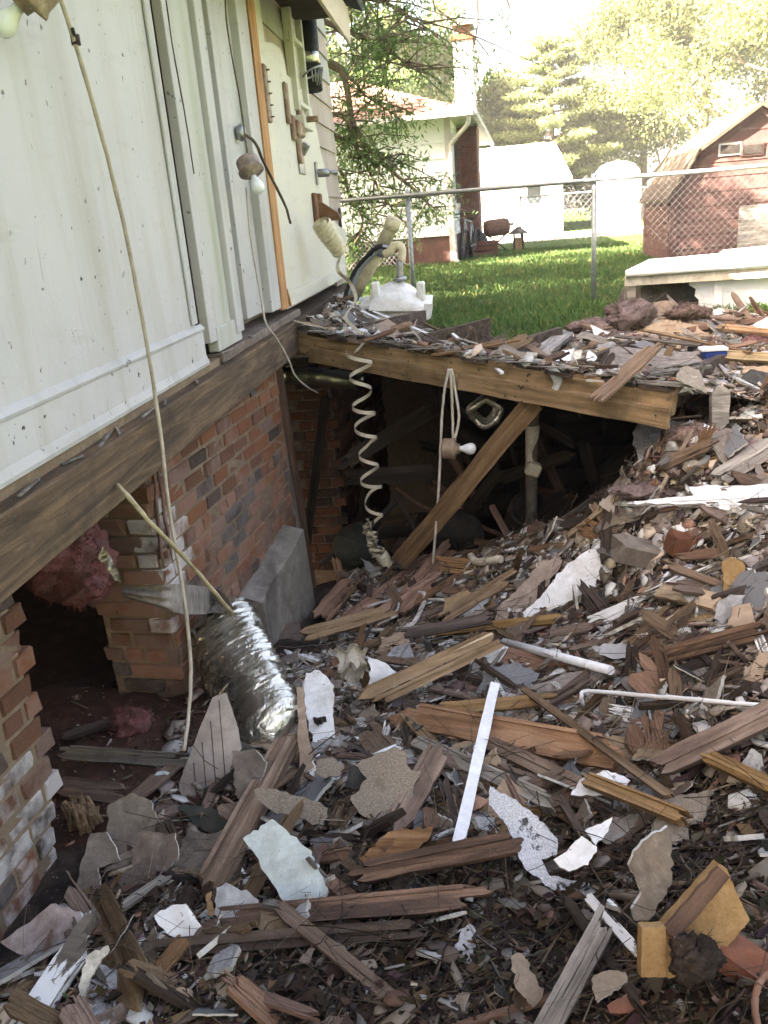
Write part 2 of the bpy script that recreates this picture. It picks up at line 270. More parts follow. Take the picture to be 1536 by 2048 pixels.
# ------------------------------------------------------------------ mesh helpers
V3 = lambda *a: np.array(a, float)
def tag(o, label=None, cat=None, group=None, kind=None):
    if label: o['label'] = label
    if cat: o['category'] = cat
    if group: o['group'] = group
    if kind: o['kind'] = kind
    elif cat: o['kind'] = 'thing'
    return o
def empty(name, loc, label=None, cat=None, group=None):
    o = bpy.data.objects.new(name, None); COL.objects.link(o); o.location = tuple(float(x) for x in loc); o.empty_display_size = 0.1
    return tag(o, label, cat, group)
class MB:
    def __init__(s): s.v = []; s.f = []; s.mi = []; s.sm = []
    def add(s, vs_, fs, mi=0, smooth=False):
        b = len(s.v); s.v.extend([tuple(float(c) for c in p) for p in vs_])
        for f in fs: s.f.append(tuple(b + i for i in f)); s.mi.append(mi); s.sm.append(smooth)
        return s
    def box(s, c, h, ax=None, mi=0):
        ax = np.eye(3) if ax is None else np.array(ax, float); c = np.array(c, float)
        p = [c + ax[0] * h[0] * i + ax[1] * h[1] * j + ax[2] * h[2] * k for i in (-1, 1) for j in (-1, 1) for k in (-1, 1)]
        return s.add(p, [(0, 1, 3, 2), (4, 6, 7, 5), (0, 4, 5, 1), (2, 3, 7, 6), (0, 2, 6, 4), (1, 5, 7, 3)], mi)
    def bbox(s, lo, hi, mi=0, bev=0.0):
        lo = np.minimum(lo, hi) * 1.0; hi = np.maximum(lo, np.array(hi, float)); c = (lo + hi) / 2; h = (hi - lo) / 2
        if not bev: return s.box(c, h, mi=mi)
        return s.cbox(c, h, bev, mi=mi)
    def cbox(s, c, h, bev, ax=None, mi=0, jit=0.0):
        """box with chamfered edges"""
        ax = np.eye(3) if ax is None else np.array(ax, float); c = np.array(c, float); h = np.array(h, float); b = min(bev, h.min() * 0.6)
        idx = {}; P = []
        for i in (-1, 1):
            for j in (-1, 1):
                for k in (-1, 1):
                    sg = np.array((i, j, k), float)
                    for a in range(3):
                        q = sg * (h - b); q[a] = sg[a] * h[a]; idx[(i, j, k, a)] = len(P)
                        P.append(c + (q + (RNG.normal(0, jit, 3) if jit else 0)) @ ax)
        fs = []
        for a in range(3):
            o1, o2 = [x for x in range(3) if x != a]
            for sg in (-1, 1):
                ring = []
                for p, q in ((-1, -1), (1, -1), (1, 1), (-1, 1)):
                    t = [0, 0, 0]; t[a] = sg; t[o1] = p; t[o2] = q; ring.append(idx[(*t, a)])
                flip = (sg > 0) if a == 1 else (sg < 0)
                fs.append(tuple(ring[::-1]) if flip else tuple(ring))
        for a in range(3):
            o1, o2 = [x for x in range(3) if x != a]
            for p in (-1, 1):
                for q in (-1, 1):
                    t0 = [0, 0, 0]; t0[a] = -1; t0[o1] = p; t0[o2] = q; t1 = list(t0); t1[a] = 1
                    fs.append((idx[(*t0, o1)], idx[(*t1, o1)], idx[(*t1, o2)], idx[(*t0, o2)]))
        for i in (-1, 1):
            for j in (-1, 1):
                for k in (-1, 1): fs.append(tuple(idx[(i, j, k, a)] for a in range(3)))
        return s.add(P, fs, mi)
    def prism(s, poly, vec, mi=0, mside=None, mback=None):
        """flat outline (3-D points) thickened by vec"""
        poly = np.array(poly, float); vec = np.array(vec, float); k = len(poly)
        P = list(poly) + list(poly + vec); mside = mi if mside is None else mside; mback = mi if mback is None else mback
        s.add(P, [], mi); b = len(s.v) - 2 * k
        nrm = np.zeros(3)
        for i in range(k): nrm += np.cross(poly[i] - poly[0], poly[(i + 1) % k] - poly[0])
        front = tuple(range(k)) if np.dot(nrm, vec) < 0 else tuple(range(k))[::-1]
        s.f.append(tuple(b + i for i in front)); s.mi.append(mi); s.sm.append(False)
        s.f.append(tuple(b + k + i for i in front[::-1])); s.mi.append(mback); s.sm.append(False)
        for i in range(k):
            j = (i + 1) % k; s.f.append((b + i, b + k + i, b + k + j, b + j)); s.mi.append(mside); s.sm.append(False)
        return s
    def tube(s, path, rad, n=8, mi=0, cap=True, smooth=True, flat=None):
        path = [np.array(p, float) for p in path]; m = len(path)
        rad = [rad] * m if np.isscalar(rad) else rad
        T = [_n(path[min(i + 1, m - 1)] - path[max(i - 1, 0)] + 1e-9) for i in range(m)]
        ref = np.array([0, 0, 1.0]) if abs(T[0][2]) < 0.9 else np.array([1.0, 0, 0])
        A = _n(np.cross(T[0], ref)); P = []
        for i in range(m):
            A = _n(A - T[i] * np.dot(A, T[i])); B = np.cross(T[i], A)
            for q in range(n):
                a = 2 * math.pi * q / n; P.append(path[i] + rad[i] * (A * math.cos(a) + B * math.sin(a)))
        fs = [(i * n + q, i * n + (q + 1) % n, (i + 1) * n + (q + 1) % n, (i + 1) * n + q) for i in range(m - 1) for q in range(n)]
        s.add(P, fs, mi, smooth)
        if cap:
            b = len(s.v) - m * n
            s.f.append(tuple(b + q for q in range(n))[::-1]); s.mi.append(mi); s.sm.append(False)
            s.f.append(tuple(b + (m - 1) * n + q for q in range(n))); s.mi.append(mi); s.sm.append(False)
        return s
    def lathe(s, o, axis, prof, n=16, mi=0, smooth=True):
        """prof: (distance along axis, radius)"""
        o = np.array(o, float); axis = _n(np.array(axis, float))
        return s.tube([o + axis * p[0] for p in prof], [max(p[1], 1e-4) for p in prof], n, mi, True, smooth)
    def grid(s, P, mi=0, smooth=True, two=False):
        """P: rows x cols x 3"""
        P = np.array(P, float); r, c = P.shape[:2]
        return s.add(P.reshape(-1, 3), [(i * c + j, i * c + j + 1, (i + 1) * c + j + 1, (i + 1) * c + j) for i in range(r - 1) for j in range(c - 1)], mi, smooth)
    def mesh(s, name, mats, origin=(0, 0, 0)):
        me = bpy.data.meshes.new(name); o = np.array(origin, float)
        me.from_pydata([tuple(np.array(p) - o) for p in s.v], [], s.f)
        for m in mats: me.materials.append(MATS[m])
        me.polygons.foreach_set('material_index', s.mi); me.polygons.foreach_set('use_smooth', s.sm); me.update()
        return me
    def build(s, name, mats, parent=None, origin=None, label=None, cat=None, group=None, kind=None):
        mats = [mats] if isinstance(mats, str) else mats
        if parent is not None:
            org = np.zeros(3); q = parent
            while q is not None: org = org + np.array(q.location); q = q.parent
            o = bpy.data.objects.new(name, s.mesh(name, mats, org)); COL.objects.link(o); o.parent = parent
        else:
            if origin is None:
                a = np.array(s.v); origin = [(a[:, 0].min() + a[:, 0].max()) / 2, (a[:, 1].min() + a[:, 1].max()) / 2, a[:, 2].min()]
            o = bpy.data.objects.new(name, s.mesh(name, mats, origin)); COL.objects.link(o); o.location = tuple(float(x) for x in origin)
        return tag(o, label, cat, group, kind)
def fast_mesh(name, verts, quads, mat, cols=None, tri=False):
    """big meshes from arrays: verts (n,3), quads (m,4) or (m,3)"""
    me = bpy.data.meshes.new(name); k = quads.shape[1]; m = len(quads)
    me.vertices.add(len(verts)); me.vertices.foreach_set('co', np.asarray(verts, np.float32).ravel())
    me.loops.add(m * k); me.loops.foreach_set('vertex_index', np.asarray(quads, np.int32).ravel())
    me.polygons.add(m); me.polygons.foreach_set('loop_start', np.arange(0, m * k, k, dtype=np.int32)); me.polygons.foreach_set('loop_total', np.full(m, k, np.int32))
    me.update(calc_edges=True); me.materials.append(MATS[mat])
    if cols is not None:
        ca = me.color_attributes.new('Col', 'FLOAT_COLOR', 'POINT')
        c4 = np.ones((len(verts), 4), np.float32); c4[:, :3] = cols; ca.data.foreach_set('color', c4.ravel())
    me.validate(); return me
def link(name, me, loc=(0, 0, 0), parent=None, **kw):
    o = bpy.data.objects.new(name, me); COL.objects.link(o); o.location = tuple(float(x) for x in loc); o.parent = parent
    return tag(o, **kw)
def smoothpath(pts, k=6):
    """Catmull-Rom through the points"""
    p = [np.array(q, float) for q in pts]; p = [2 * p[0] - p[1]] + p + [2 * p[-1] - p[-2]]; out = []
    for i in range(1, len(p) - 2):
        for j in range(k):
            t = j / k; out.append(0.5 * (2 * p[i] + (p[i + 1] - p[i - 1]) * t + (2 * p[i - 1] - 5 * p[i] + 4 * p[i + 1] - p[i + 2]) * t * t + (3 * p[i] - p[i - 1] - 3 * p[i + 1] + p[i + 2]) * t ** 3))
    return out + [p[-2]]

# ------------------------------------------------------------------ height fields of the rubble
def tps(P, Z, lam=2e-3):
    P = np.array(P, float); Z = np.array(Z, float); n_ = len(P)
    d = np.linalg.norm(P[:, None] - P[None], axis=2); K = np.where(d > 0, d * d * np.log(d + 1e-12), 0) + lam * np.eye(n_)
    Q = np.c_[np.ones(n_), P]; A = np.zeros((n_ + 3, n_ + 3)); A[:n_, :n_] = K; A[:n_, n_:] = Q; A[n_:, :n_] = Q.T
    w = np.linalg.solve(A, np.r_[Z, 0, 0, 0])
    def f(X):
        X = np.atleast_2d(X); d = np.linalg.norm(X[:, None] - P[None], axis=2)
        return np.where(d > 0, d * d * np.log(d + 1e-12), 0) @ w[:n_] + w[n_] + X @ w[n_ + 1:]
    return f
def vnoise(X, Y, s, seed):
    """value noise on arrays"""
    r = np.random.default_rng(seed); T = r.random((64, 64))
    x = X * s + 1000.3; y = Y * s + 1000.7; xi = np.floor(x).astype(int); yi = np.floor(y).astype(int); fx = x - xi; fy = y - yi
    fx = fx * fx * (3 - 2 * fx); fy = fy * fy * (3 - 2 * fy); g = lambda a, b: T[a % 64, b % 64]
    return (g(xi, yi) * (1 - fx) + g(xi + 1, yi) * fx) * (1 - fy) + (g(xi, yi + 1) * (1 - fx) + g(xi + 1, yi + 1) * fx) * fy - 0.5
class HF:
    def __init__(s, pts, x0, x1, y0, y1, d, seed, amp):
        P = [p[:2] for p in pts]; Z = [p[2] for p in pts]; f = tps(P, Z)
        s.x = np.arange(x0, x1 + d, d); s.y = np.arange(y0, y1 + d, d); s.d = d
        X, Y = np.meshgrid(s.x, s.y); z = f(np.c_[X.ravel(), Y.ravel()]).reshape(X.shape)
        for sc, a in ((2.2, 1.0), (5.5, 0.55), (13, 0.3)): z = z + amp * a * vnoise(X, Y, sc, seed + int(sc * 10))
        s.z = z; s.X = X; s.Y = Y
    def __call__(s, x, y):
        i = np.clip((np.asarray(x) - s.x[0]) / s.d, 0, len(s.x) - 1.001); j = np.clip((np.asarray(y) - s.y[0]) / s.d, 0, len(s.y) - 1.001)
        a = i.astype(int) if hasattr(i, 'astype') else int(i); b = j.astype(int) if hasattr(j, 'astype') else int(j); fx = i - a; fy = j - b; z = s.z
        return (z[b, a] * (1 - fx) + z[b, a + 1] * fx) * (1 - fy) + (z[b + 1, a] * (1 - fx) + z[b + 1, a + 1] * fx) * fy
    def normal(s, x, y, e=0.12):
        return _n(V3(-(s(x + e, y) - s(x - e, y)) / (2 * e), -(s(x, y + e) - s(x, y - e)) / (2 * e), 1))
LOWPX = [(0, 2048, 1.25), (400, 2048, 1.25), (768, 2048, 1.23), (1150, 2048, 1.2), (1536, 2048, 1.1), (0, 1880, 1.66), (120, 1690, 2.0), (170, 1590, 2.25), (250, 1440, 2.75),
         (345, 1400, 2.85), (500, 1500, 2.5), (400, 1750, 1.85), (768, 1600, 2.1), (768, 1800, 1.65), (520, 1330, 3.35), (620, 1255, 3.95), (700, 1160, 4.7), (900, 1130, 4.6), (800, 1300, 3.5),
         (1100, 1050, 4.4), (1300, 990, 4.1), (1345, 860, 3.8), (1450, 880, 3.75), (1536, 800, 4.0), (1536, 950, 3.5), (1536, 1100, 3.0), (1536, 1400, 2.2), (1536, 1700, 1.65),
         (1200, 1200, 3.4), (1200, 1500, 2.3), (1000, 1350, 2.95), (1200, 1800, 1.6), (1000, 1600, 2.05)]
low_pts = [tuple(ony(*p)) for p in LOWPX] + [(3.2, 0.8, -.4), (3.2, 3, -.05), (3.2, 4.6, .2), (-1.9, 3, -.85), (-1.9, 1.5, -.85), (-1.6, .4, -.7), (0, .2, -.5), (2, .2, -.4), (-.9, 5.6, -1.5), (0, 5.4, -1.35), (-.6, 7.5, -1.7), (.6, 6, -1.2), (1.3, 6, -.5), (1.0, 7.5, -1.5), (-2.0, 4.6, -1.5)]
LOW = HF(low_pts, -2.2, 3.4, 0.1, 7.6, 0.05, 3, 0.06)
UPPX = [(580, 655, 5.0), (770, 700, 4.75), (960, 735, 4.4), (1150, 768, 4.05), (1345, 785, 3.75), (1100, 715, 5.2), (1250, 643, 6.0), (1250, 690, 5.3), (1400, 655, 5.6), (1536, 655, 5.6), (1536, 720, 4.7), (1420, 770, 4.15), (1536, 800, 4.0),
        (1000, 695, 5.6), (860, 665, 5.9), (700, 595, 7.0), (640, 605, 6.2), (1330, 632, 6.3), (1536, 645, 6.2)]
UP = HF([tuple(ony(*p)) for p in UPPX] + [(3.4, 4.2, .2), (3.4, 6, .3), (1.5, 7.2, .0), (3, 7.2, .0), (-.3, 7.4, .15), (-1.4, 5, .46), (-1.4, 7.2, .46)], -1.4, 3.4, 3.2, 7.4, 0.05, 11, 0.035)
def at(u, v, h=0.0, S=None):
    """where the sight line meets the rubble raised by h"""
    S = LOW if S is None else S; r = ray(u, v); t = 0.9
    while t < 9:
        p = EYE + r * t
        if S.y[0] < p[1] < S.y[-1] and p[2] < S(p[0], p[1]) + h: return p
        t += 0.015
    return EYE + r * 4.0
def in_view(p, m=60):
    u, v = proj(p); return -m < u < 1536 + m and -m < v < 2048 + m and optdepth(p) > 0.3
# edges of the deck and the cavity, in plan
BEAM_A = ony(578, 650, 5.05); BEAM_B = ony(1345, 775, 3.7)
def beam_y(x): t = (x - BEAM_A[0]) / (BEAM_B[0] - BEAM_A[0]); return BEAM_A[1] + t * (BEAM_B[1] - BEAM_A[1])
def back_y(x): return float(np.interp(x, [-1.1, -0.15, 0.7, 1.2, 2.2, 3.4], [7.4, 5.65, 5.75, 6.3, 6.6, 6.6]))
# ================================================================== THE SETTING
def hf_mesh(S, keep, name, mats, matpick=None, **kw):
    b = MB(); r, c = S.z.shape; idx = -np.ones((r, c), int); vs_ = []; fs = []; mi = []
    for i in range(r - 1):
        for j in range(c - 1):
            x = S.x[j] + S.d / 2; y = S.y[i] + S.d / 2
            if keep(x, y):
                q = []
                for a, e in ((i, j), (i, j + 1), (i + 1, j + 1), (i + 1, j)):
                    if idx[a, e] < 0: idx[a, e] = len(vs_); vs_.append((S.x[e], S.y[a], S.z[a, e]))
                    q.append(int(idx[a, e]))
                fs.append(tuple(q)); mi.append(matpick(x, y) if matpick else 0)
    b.v = vs_; b.f = fs; b.mi = mi; b.sm = [True] * len(fs)
    return b.build(name, mats, origin=(0, 0, 0), **kw)
hf_mesh(LOW, lambda x, y: True, 'rubble_ground', ['soil', 'soil_red'], lambda x, y: 1 if (x < -0.95 and 2.0 < y < 3.4) else 0, kind='structure')
hf_mesh(UP, lambda x, y: y > (beam_y(x) + 0.05 if x < 0.97 else 3.92) and y < back_y(x) + 0.12 and (x > 0.1), 'rubble_heap', ['soil'], kind='structure')
# lawn: one sheet to the horizon, open where the cellar lies
b = MB()
front = [(-1.16, 8.0), (-1.16, 7.4), (-0.15, 5.75), (0.7, 5.85), (1.2, 6.3), (2.2, 6.4), (3.0, 6.0), (3.4, 3.0), (3.4, -4), (60, -4), (60, 160), (-60, 160), (-60, 8.0)]
b.prism([(x, y, 0.0) for x, y in front], (0, 0, -0.12)); b.build('lawn', 'soil', origin=(0, 0, 0), kind='structure')
def lawncolor(n_):
    # random greens from deep to light, a few blades dry
    c = RNG.random((n_, 1)); g = np.array([[0.06, 0.125, 0.035]]) * (1 - c) + np.array([[0.13, 0.20, 0.06]]) * c
    dry = RNG.random((n_, 1)) < 0.06; return np.where(dry, np.array([[0.26, 0.21, 0.09]]), g)
# the yard on the photographer's side
b = MB(); b.prism([(-1.0, -60, -0.52), (60, -60, -0.1), (60, -4.0, -0.1), (3.42, -4.0, -0.1), (3.42, 0.12, -0.45), (-1.0, 0.12, -0.52)], (0, 0, -0.1)); b.build('side_yard', 'soil', origin=(0, 0, 0), kind='structure')
# green lawn skin under the blades
n = NT('lawn_skin'); v = n.coord((1, 1, 1), 'Object', False); a = n.noise(v, 1.1, 5, 0.65); f = n.noise(v, 40, 4, 0.7)
c = n.ramp(a, [(0.3, (0.045, 0.085, 0.02)), (0.55, (0.075, 0.125, 0.03)), (0.75, (0.13, 0.145, 0.05))]); c = n.mix(n.mul(n.mask(f, 0.4, 0.7), 0.5), c, (0.03, 0.05, 0.012))
n.done(c, 0.95, f, 0.8, 0.03, spec=0.1)
for o_ in ('lawn', 'side_yard'): bpy.data.objects[o_].data.materials.clear(); bpy.data.objects[o_].data.materials.append(MATS['lawn_skin'])
def blades(name, n_, xr, yr, h0, h1, keep, w=0.006):
    x = RNG.uniform(*xr, n_); y = yr[0] + (yr[1] - yr[0]) * RNG.random(n_) ** 1.25
    k = keep(x, y); x = x[k]; y = y[k]; n_ = len(x)
    pt = vnoise(x, y, 0.9, 5) + 0.6 * vnoise(x, y, 3.0, 6)
    h = RNG.uniform(h0, h1, n_) * (1 + 0.5 * pt); a = RNG.uniform(0, 2 * math.pi, n_); ln = RNG.uniform(0.2, 0.9, n_) * h; la = RNG.uniform(0, 2 * math.pi, n_)
    W = w * (1 + y / 9.0)
    base = np.c_[x, y, np.full(n_, -0.005)]; dx = np.c_[np.cos(a), np.sin(a), np.zeros(n_)] * W[:, None]
    lean = np.c_[np.cos(la) * ln, np.sin(la) * ln, np.zeros(n_)]
    mid = base + lean * 0.35 + np.c_[np.zeros(n_), np.zeros(n_), h * 0.6]; tip = base + lean + np.c_[np.zeros(n_), np.zeros(n_), h]
    v_ = np.stack([base - dx, base + dx, mid + dx * 0.7, mid - dx * 0.7, tip], 1).reshape(-1, 3)
    o = np.arange(n_) * 5; q = np.stack([o, o + 1, o + 2, o + 3], 1); t = np.stack([o + 3, o + 2, o + 4, o + 4], 1)
    col = lawncolor(n_) * (1 + 0.5 * pt[:, None]); cols = np.repeat(np.clip(col, 0.01, 1), 5, axis=0)
    tri = np.stack([o + 3, o + 2, o + 4], 1); tris = np.concatenate([np.stack([o, o + 1, o + 2], 1), np.stack([o, o + 2, o + 3], 1), tri])
    me = fast_mesh(name, v_, tris, 'grass_matter', cols); return link(name, me, kind='stuff', label='short green lawn grass growing behind the rubble', cat='grass')
def lawn_ok(x, y):
    by = np.interp(x, [-1.1, -0.15, 0.7, 1.2, 2.2, 3.0], [7.5, 5.8, 5.9, 6.35, 6.5, 6.2]); return (y > by + 0.03) & ((x > -1.1) | (y > 8.0)) & (x < 0.62 * y + 0.5) & (x > -0.16 * y - 0.4)
blades('lawn_grass', 150000, (-2.6, 9), (5.7, 21), 0.05, 0.12, lawn_ok)
# pale sheet added; overexposed sunlight on the far ground is put into its colour
b = MB(); b.prism([(-12, 26.5, 0.006), (40, 26.5, 0.006), (40, 33, 0.006), (-12, 33, 0.006)], (0, 0, -0.01))
mottled('sunlit_ground_pale', (0.52, 0.49, 0.44), (0.62, 0.59, 0.54), scale=3, dirtamt=0.1, vary=0, bstr=0.5); b.build('sunlit_ground', 'sunlit_ground_pale', origin=(0, 0, 0), kind='structure')

# cellar shell (dark, below the fallen floor)
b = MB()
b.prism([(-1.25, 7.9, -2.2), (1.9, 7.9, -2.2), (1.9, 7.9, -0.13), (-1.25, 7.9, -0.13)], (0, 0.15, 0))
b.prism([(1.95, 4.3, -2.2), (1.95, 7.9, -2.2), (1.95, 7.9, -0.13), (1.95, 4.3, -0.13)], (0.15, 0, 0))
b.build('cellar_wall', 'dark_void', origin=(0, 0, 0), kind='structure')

# ================================================================== THE HOUSE ON THE LEFT
XW = -1.10
house = empty('house', (XW, 3.0, 0.45), 'white painted house wall with peeling boards on a brick foundation, at left', 'house')
def wy(u, v, x=XW): return float(onx(u, v, x)[1])
def wz(u, v, x=XW): return float(onx(u, v, x)[2])
ZS = 0.497
def slabx(y0, y1, z0, z1, xf, th, bev=0.004, mb=None):
    mb = MB() if mb is None else mb
    return mb.bbox((xf - th, y0, z0), (xf, y1, z1), bev=bev)
YE = wy(392, 655)                        # right edge of the near panel
slabx(-2.6, YE, ZS + 0.02, 3.3, XW, 0.02).build('wall_panel', 'paint_white', house)
slabx(-2.6, YE + 0.05, ZS + 0.006, 0.625, XW + 0.011, 0.010, 0.003).build('baseboard', 'paint_white', house)
# cap on the baseboard and the strip under it
mb = MB(); mb.prism([(XW + 0.001, -2.6, 0.626), (XW + 0.016, -2.6, 0.626), (XW + 0.018, -2.6, 0.634), (XW + 0.009, -2.6, 0.645), (XW + 0.001, -2.6, 0.652)], (0, YE + 2.655, 0)); mb.build('baseboard_cap', 'paint_trim', house)
mb = MB(); mb.prism([(XW - 0.02, -2.6, ZS - 0.012), (XW + 0.018, -2.6, ZS - 0.012), (XW + 0.02, -2.6, ZS), (XW + 0.012, -2.6, ZS + 0.024), (XW - 0.02, -2.6, ZS + 0.024)], (0, YE + 2.65, 0)); mb.build('bottom_moulding', 'paint_trim', house)
V0 = 267
def yv(u): return wy(u, V0)
def vertical(name, u0, u1, z0, xf, th, mat, z1=3.3):
    return slabx(yv(u0), yv(u1), z0, z1, xf, th, 0.003).build(name, mat, house)
vertical('panel_edge_strip', 322, 333, 0.66, XW + 0.012, 0.011, 'paint_trim')
vertical('stud', 333, 362, ZS - 0.02, XW - 0.075, 0.06, 'wood_stud')
vertical('backing_board', 318, 420, ZS - 0.03, XW - 0.14, 0.02, 'wood_dark')
vertical('door_trim', 358, 372.3, ZS + 0.06, XW + 0.006, 0.04, 'paint_trim')
vertical('door_side_panel', 373, 412, ZS + 0.1, XW - 0.004, 0.03, 'paint_mildew')
vertical('door_stop', 413, 428, ZS + 0.05, XW + 0.022, 0.06, 'paint_trim')
slabx(yv(372), yv(428) - 0.02, ZS + 0.01, ZS + 0.115, XW + 0.012, 0.05, 0.004).build('panel_foot', 'paint_mildew', house)
door = slabx(yv(429), yv(496), 0.56, 3.0, XW - 0.07, 0.045, 0.003).build('door', 'paint_door', house)
mb = MB()
for zc in (0.95, 1.62, 2.3): slabx(yv(434), yv(448), zc - 0.26, zc + 0.26, XW - 0.062, 0.006, 0.002, mb)
mb.build('door_panel', 'paint_door', door)
kp = onx(460, 268, XW - 0.05)
mb = MB(); mb.lathe(kp + V3(-0.03, 0, 0), (1, 0, 0), [(0, 0.045), (0.008, 0.045), (0.012, 0.018), (0.06, 0.016), (0.065, 0.032), (0.085, 0.04), (0.105, 0.034), (0.11, 0.012)], 16); mb.build('knob', 'metal_grey', door)
vertical('door_jamb', 456, 494, 0.57, XW - 0.02, 0.04, 'paint_trim')
vertical('door_casing', 494, 514, 0.56, XW + 0.022, 0.05, 'paint_trim')
vertical('wood_strip', 515, 528, 0.545, XW + 0.03, 0.026, 'wood_strip')
mb = MB(); p = onx(572, 590, XW + 0.02); mb.box(p + V3(0, 0.05, -0.02), (0.01, 0.008, 0.06), ax=np.array([[1, 0, 0], [0, 0.8, 0.6], [0, -0.6, 0.8]])); mb.build('split_sliver', 'wood_strip', house)
# floor ledge under the door and the sill beam
mb = MB(); mb.bbox((XW - 0.35, yv(372), 0.455), (XW + 0.025, 5.35, 0.50), bev=0.006); mb.build('threshold', 'plaster_brown', house)
YB = 5.12
mb = MB(); mb.bbox((XW - 0.16, -2.6, 0.272), (XW + 0.06, YB, 0.452), bev=0.006); mb.build('sill_beam', 'wood_sill', house)
mb = MB(); mb.bbox((XW - 0.12, -2.6, 0.4525), (XW + 0.005, yv(372) - 0.001, ZS - 0.013)); mb.build('sill_filler', 'mortar', house)
mb = MB(); mb.bbox((XW - 0.16, YB + 0.002, 0.26), (XW + 0.03, 8.0, 0.452), bev=0.005); mb.build('rim_joist', 'wood_dark', house)
mb = MB(); mb.box(ony(563, 715, 4.95), (0.05, 0.11, 0.045), ax=np.array([[1, 0, 0.1], [0, 1, -0.15], [0, 0.15, 1]])); mb.build('joist_stub', 'wood_sill', house)
mb = MB()
for (u, v, l, an) in [(240, 880, .10, .5), (215, 905, .16, .2), (60, 985, .12, .1), (150, 945, .08, -.3), (330, 800, .1, .3), (300, 838, .14, .05), (390, 740, .09, .4), (455, 700, .12, -.2), (500, 662, .1, .5)]:
    mb = MB(); p = onx(u, v, XW + 0.03); p[2] = 0.458 if p[1] < 3.6 else 0.505; mb.box(p, (0.004, l / 2, 0.0025), ax=np.array([[math.cos(an), math.sin(an), 0], [-math.sin(an), math.cos(an), 0.03], [0, 0, 1]])); mb.build('ledge_splinter', 'wood_grey', house)
# bathroom wall: yellow plaster with a torn right edge over the old lap siding
YC = 8.0
ypoly = [(531, 100), (520, 60), (530, 84), (545, 86), (560, 97), (566, 112), (574, 150), (585, 158), (597, 180), (606, 176), (617, 190), (612, 210), (622, 214), (626, 232), (634, 262), (641, 300), (649, 333), (652, 366), (657, 395), (660, 425), (668, 440), (676, 452), (690, 458), (694, 478), (690, 500), (691, 533), (578, 584)]
P = [onx(u, v, XW) for u, v in ypoly[2:]]
lo = [V3(XW, yv(529), wz(578, 584) - 0.01), V3(XW, yv(529), 3.2), V3(XW, yv(529) + 0.12, 3.2)]
MB().prism([lo[0], lo[1], lo[2]] + P[0:], (-0.014, 0, 0)).build('yellow_plaster', ['paint_yellow'], house)
zb0 = wz(575, 616); mb = MB(); mb.bbox((XW - 0.012, yv(529), zb0), (XW + 0.014, wy(690, 553), wz(577, 583)), bev=0.003); mb.build('bath_baseboard', 'paint_yellow', house)
# lap siding, each board its own piece; back face and corner
zs = sorted([wz(661 + (v - 120) * 0.088, v) for v in (28, 74, 120, 170, 217, 263, 307, 350, 395, 437, 482)])
for i, z in enumerate(zs):
    z1 = zs[i + 1] if i + 1 < len(zs) else z + 0.22
    y0 = yv(531) if z > 1.0 else 6.6
    mb = MB(); mb.prism([(XW - 0.020, y0, z), (XW - 0.040, y0, z + 0.001), (XW - 0.040, y0, z1 + 0.014), (XW - 0.036, y0, z1 + 0.014)], (0, YC - y0 + (i % 3 - 1) * 0.006, 0)); mb.build('siding_board', 'siding_tan' if z < 1.9 else 'siding_grey' if i % 2 else 'siding_tan', house)
mb = MB(); mb.prism([(XW - 0.021, 7.3, 0.48), (XW - 0.040, 7.3, 0.48), (XW - 0.040, 7.3, zs[0] + 0.012), (XW - 0.036, 7.3, zs[0] + 0.012)], (0, YC - 7.3, 0)); mb.build('siding_board', 'siding_tan', house)
mb = MB()
for (u, v, w, h) in [(681, 440, .05, .10), (684, 470, .04, .05)]: p = onx(u, v, XW - 0.017); mb.box(p, (0.002, w, h))
mb.build('siding_hole', 'dark_void', house)
# body of the house behind the wall: it throws the shade over the yard
mb = MB(); mb.bbox((-8.0, -2.6, 0.25), (XW - 0.165, YC - 0.01, 3.25)); mb.build('back_rooms', 'siding_tan', house)
xo = XW + 0.42
er = onx(699, 56, XW + 0.36); zf = float(er[2]); YR = float(er[1])
mb = MB(); mb.prism([(xo + 0.02, -3.0, zf + 0.20), (xo + 0.02, -3.0, zf + 0.13), (XW - 3.5, -3.0, zf + 1.75), (-8.4, -3.0, zf + 0.13), (-8.4, -3.0, zf + 0.20), (XW - 3.5, -3.0, zf + 1.83)], (0, YR + 3.2, 0)); mb.build('roof', 'tar', house)
mb = MB(); mb.bbox((XW + 0.34, -3.0, zf - 0.10), (XW + 0.362, YR, zf + 0.115), bev=0.003); mb.build('fascia', 'fascia_tan', house)
mb = MB(); mb.bbox((XW - 0.02, -3.0, zf + 0.07), (XW + 0.338, YR - 0.02, zf + 0.09)); mb.build('soffit', 'wood_dark', house)

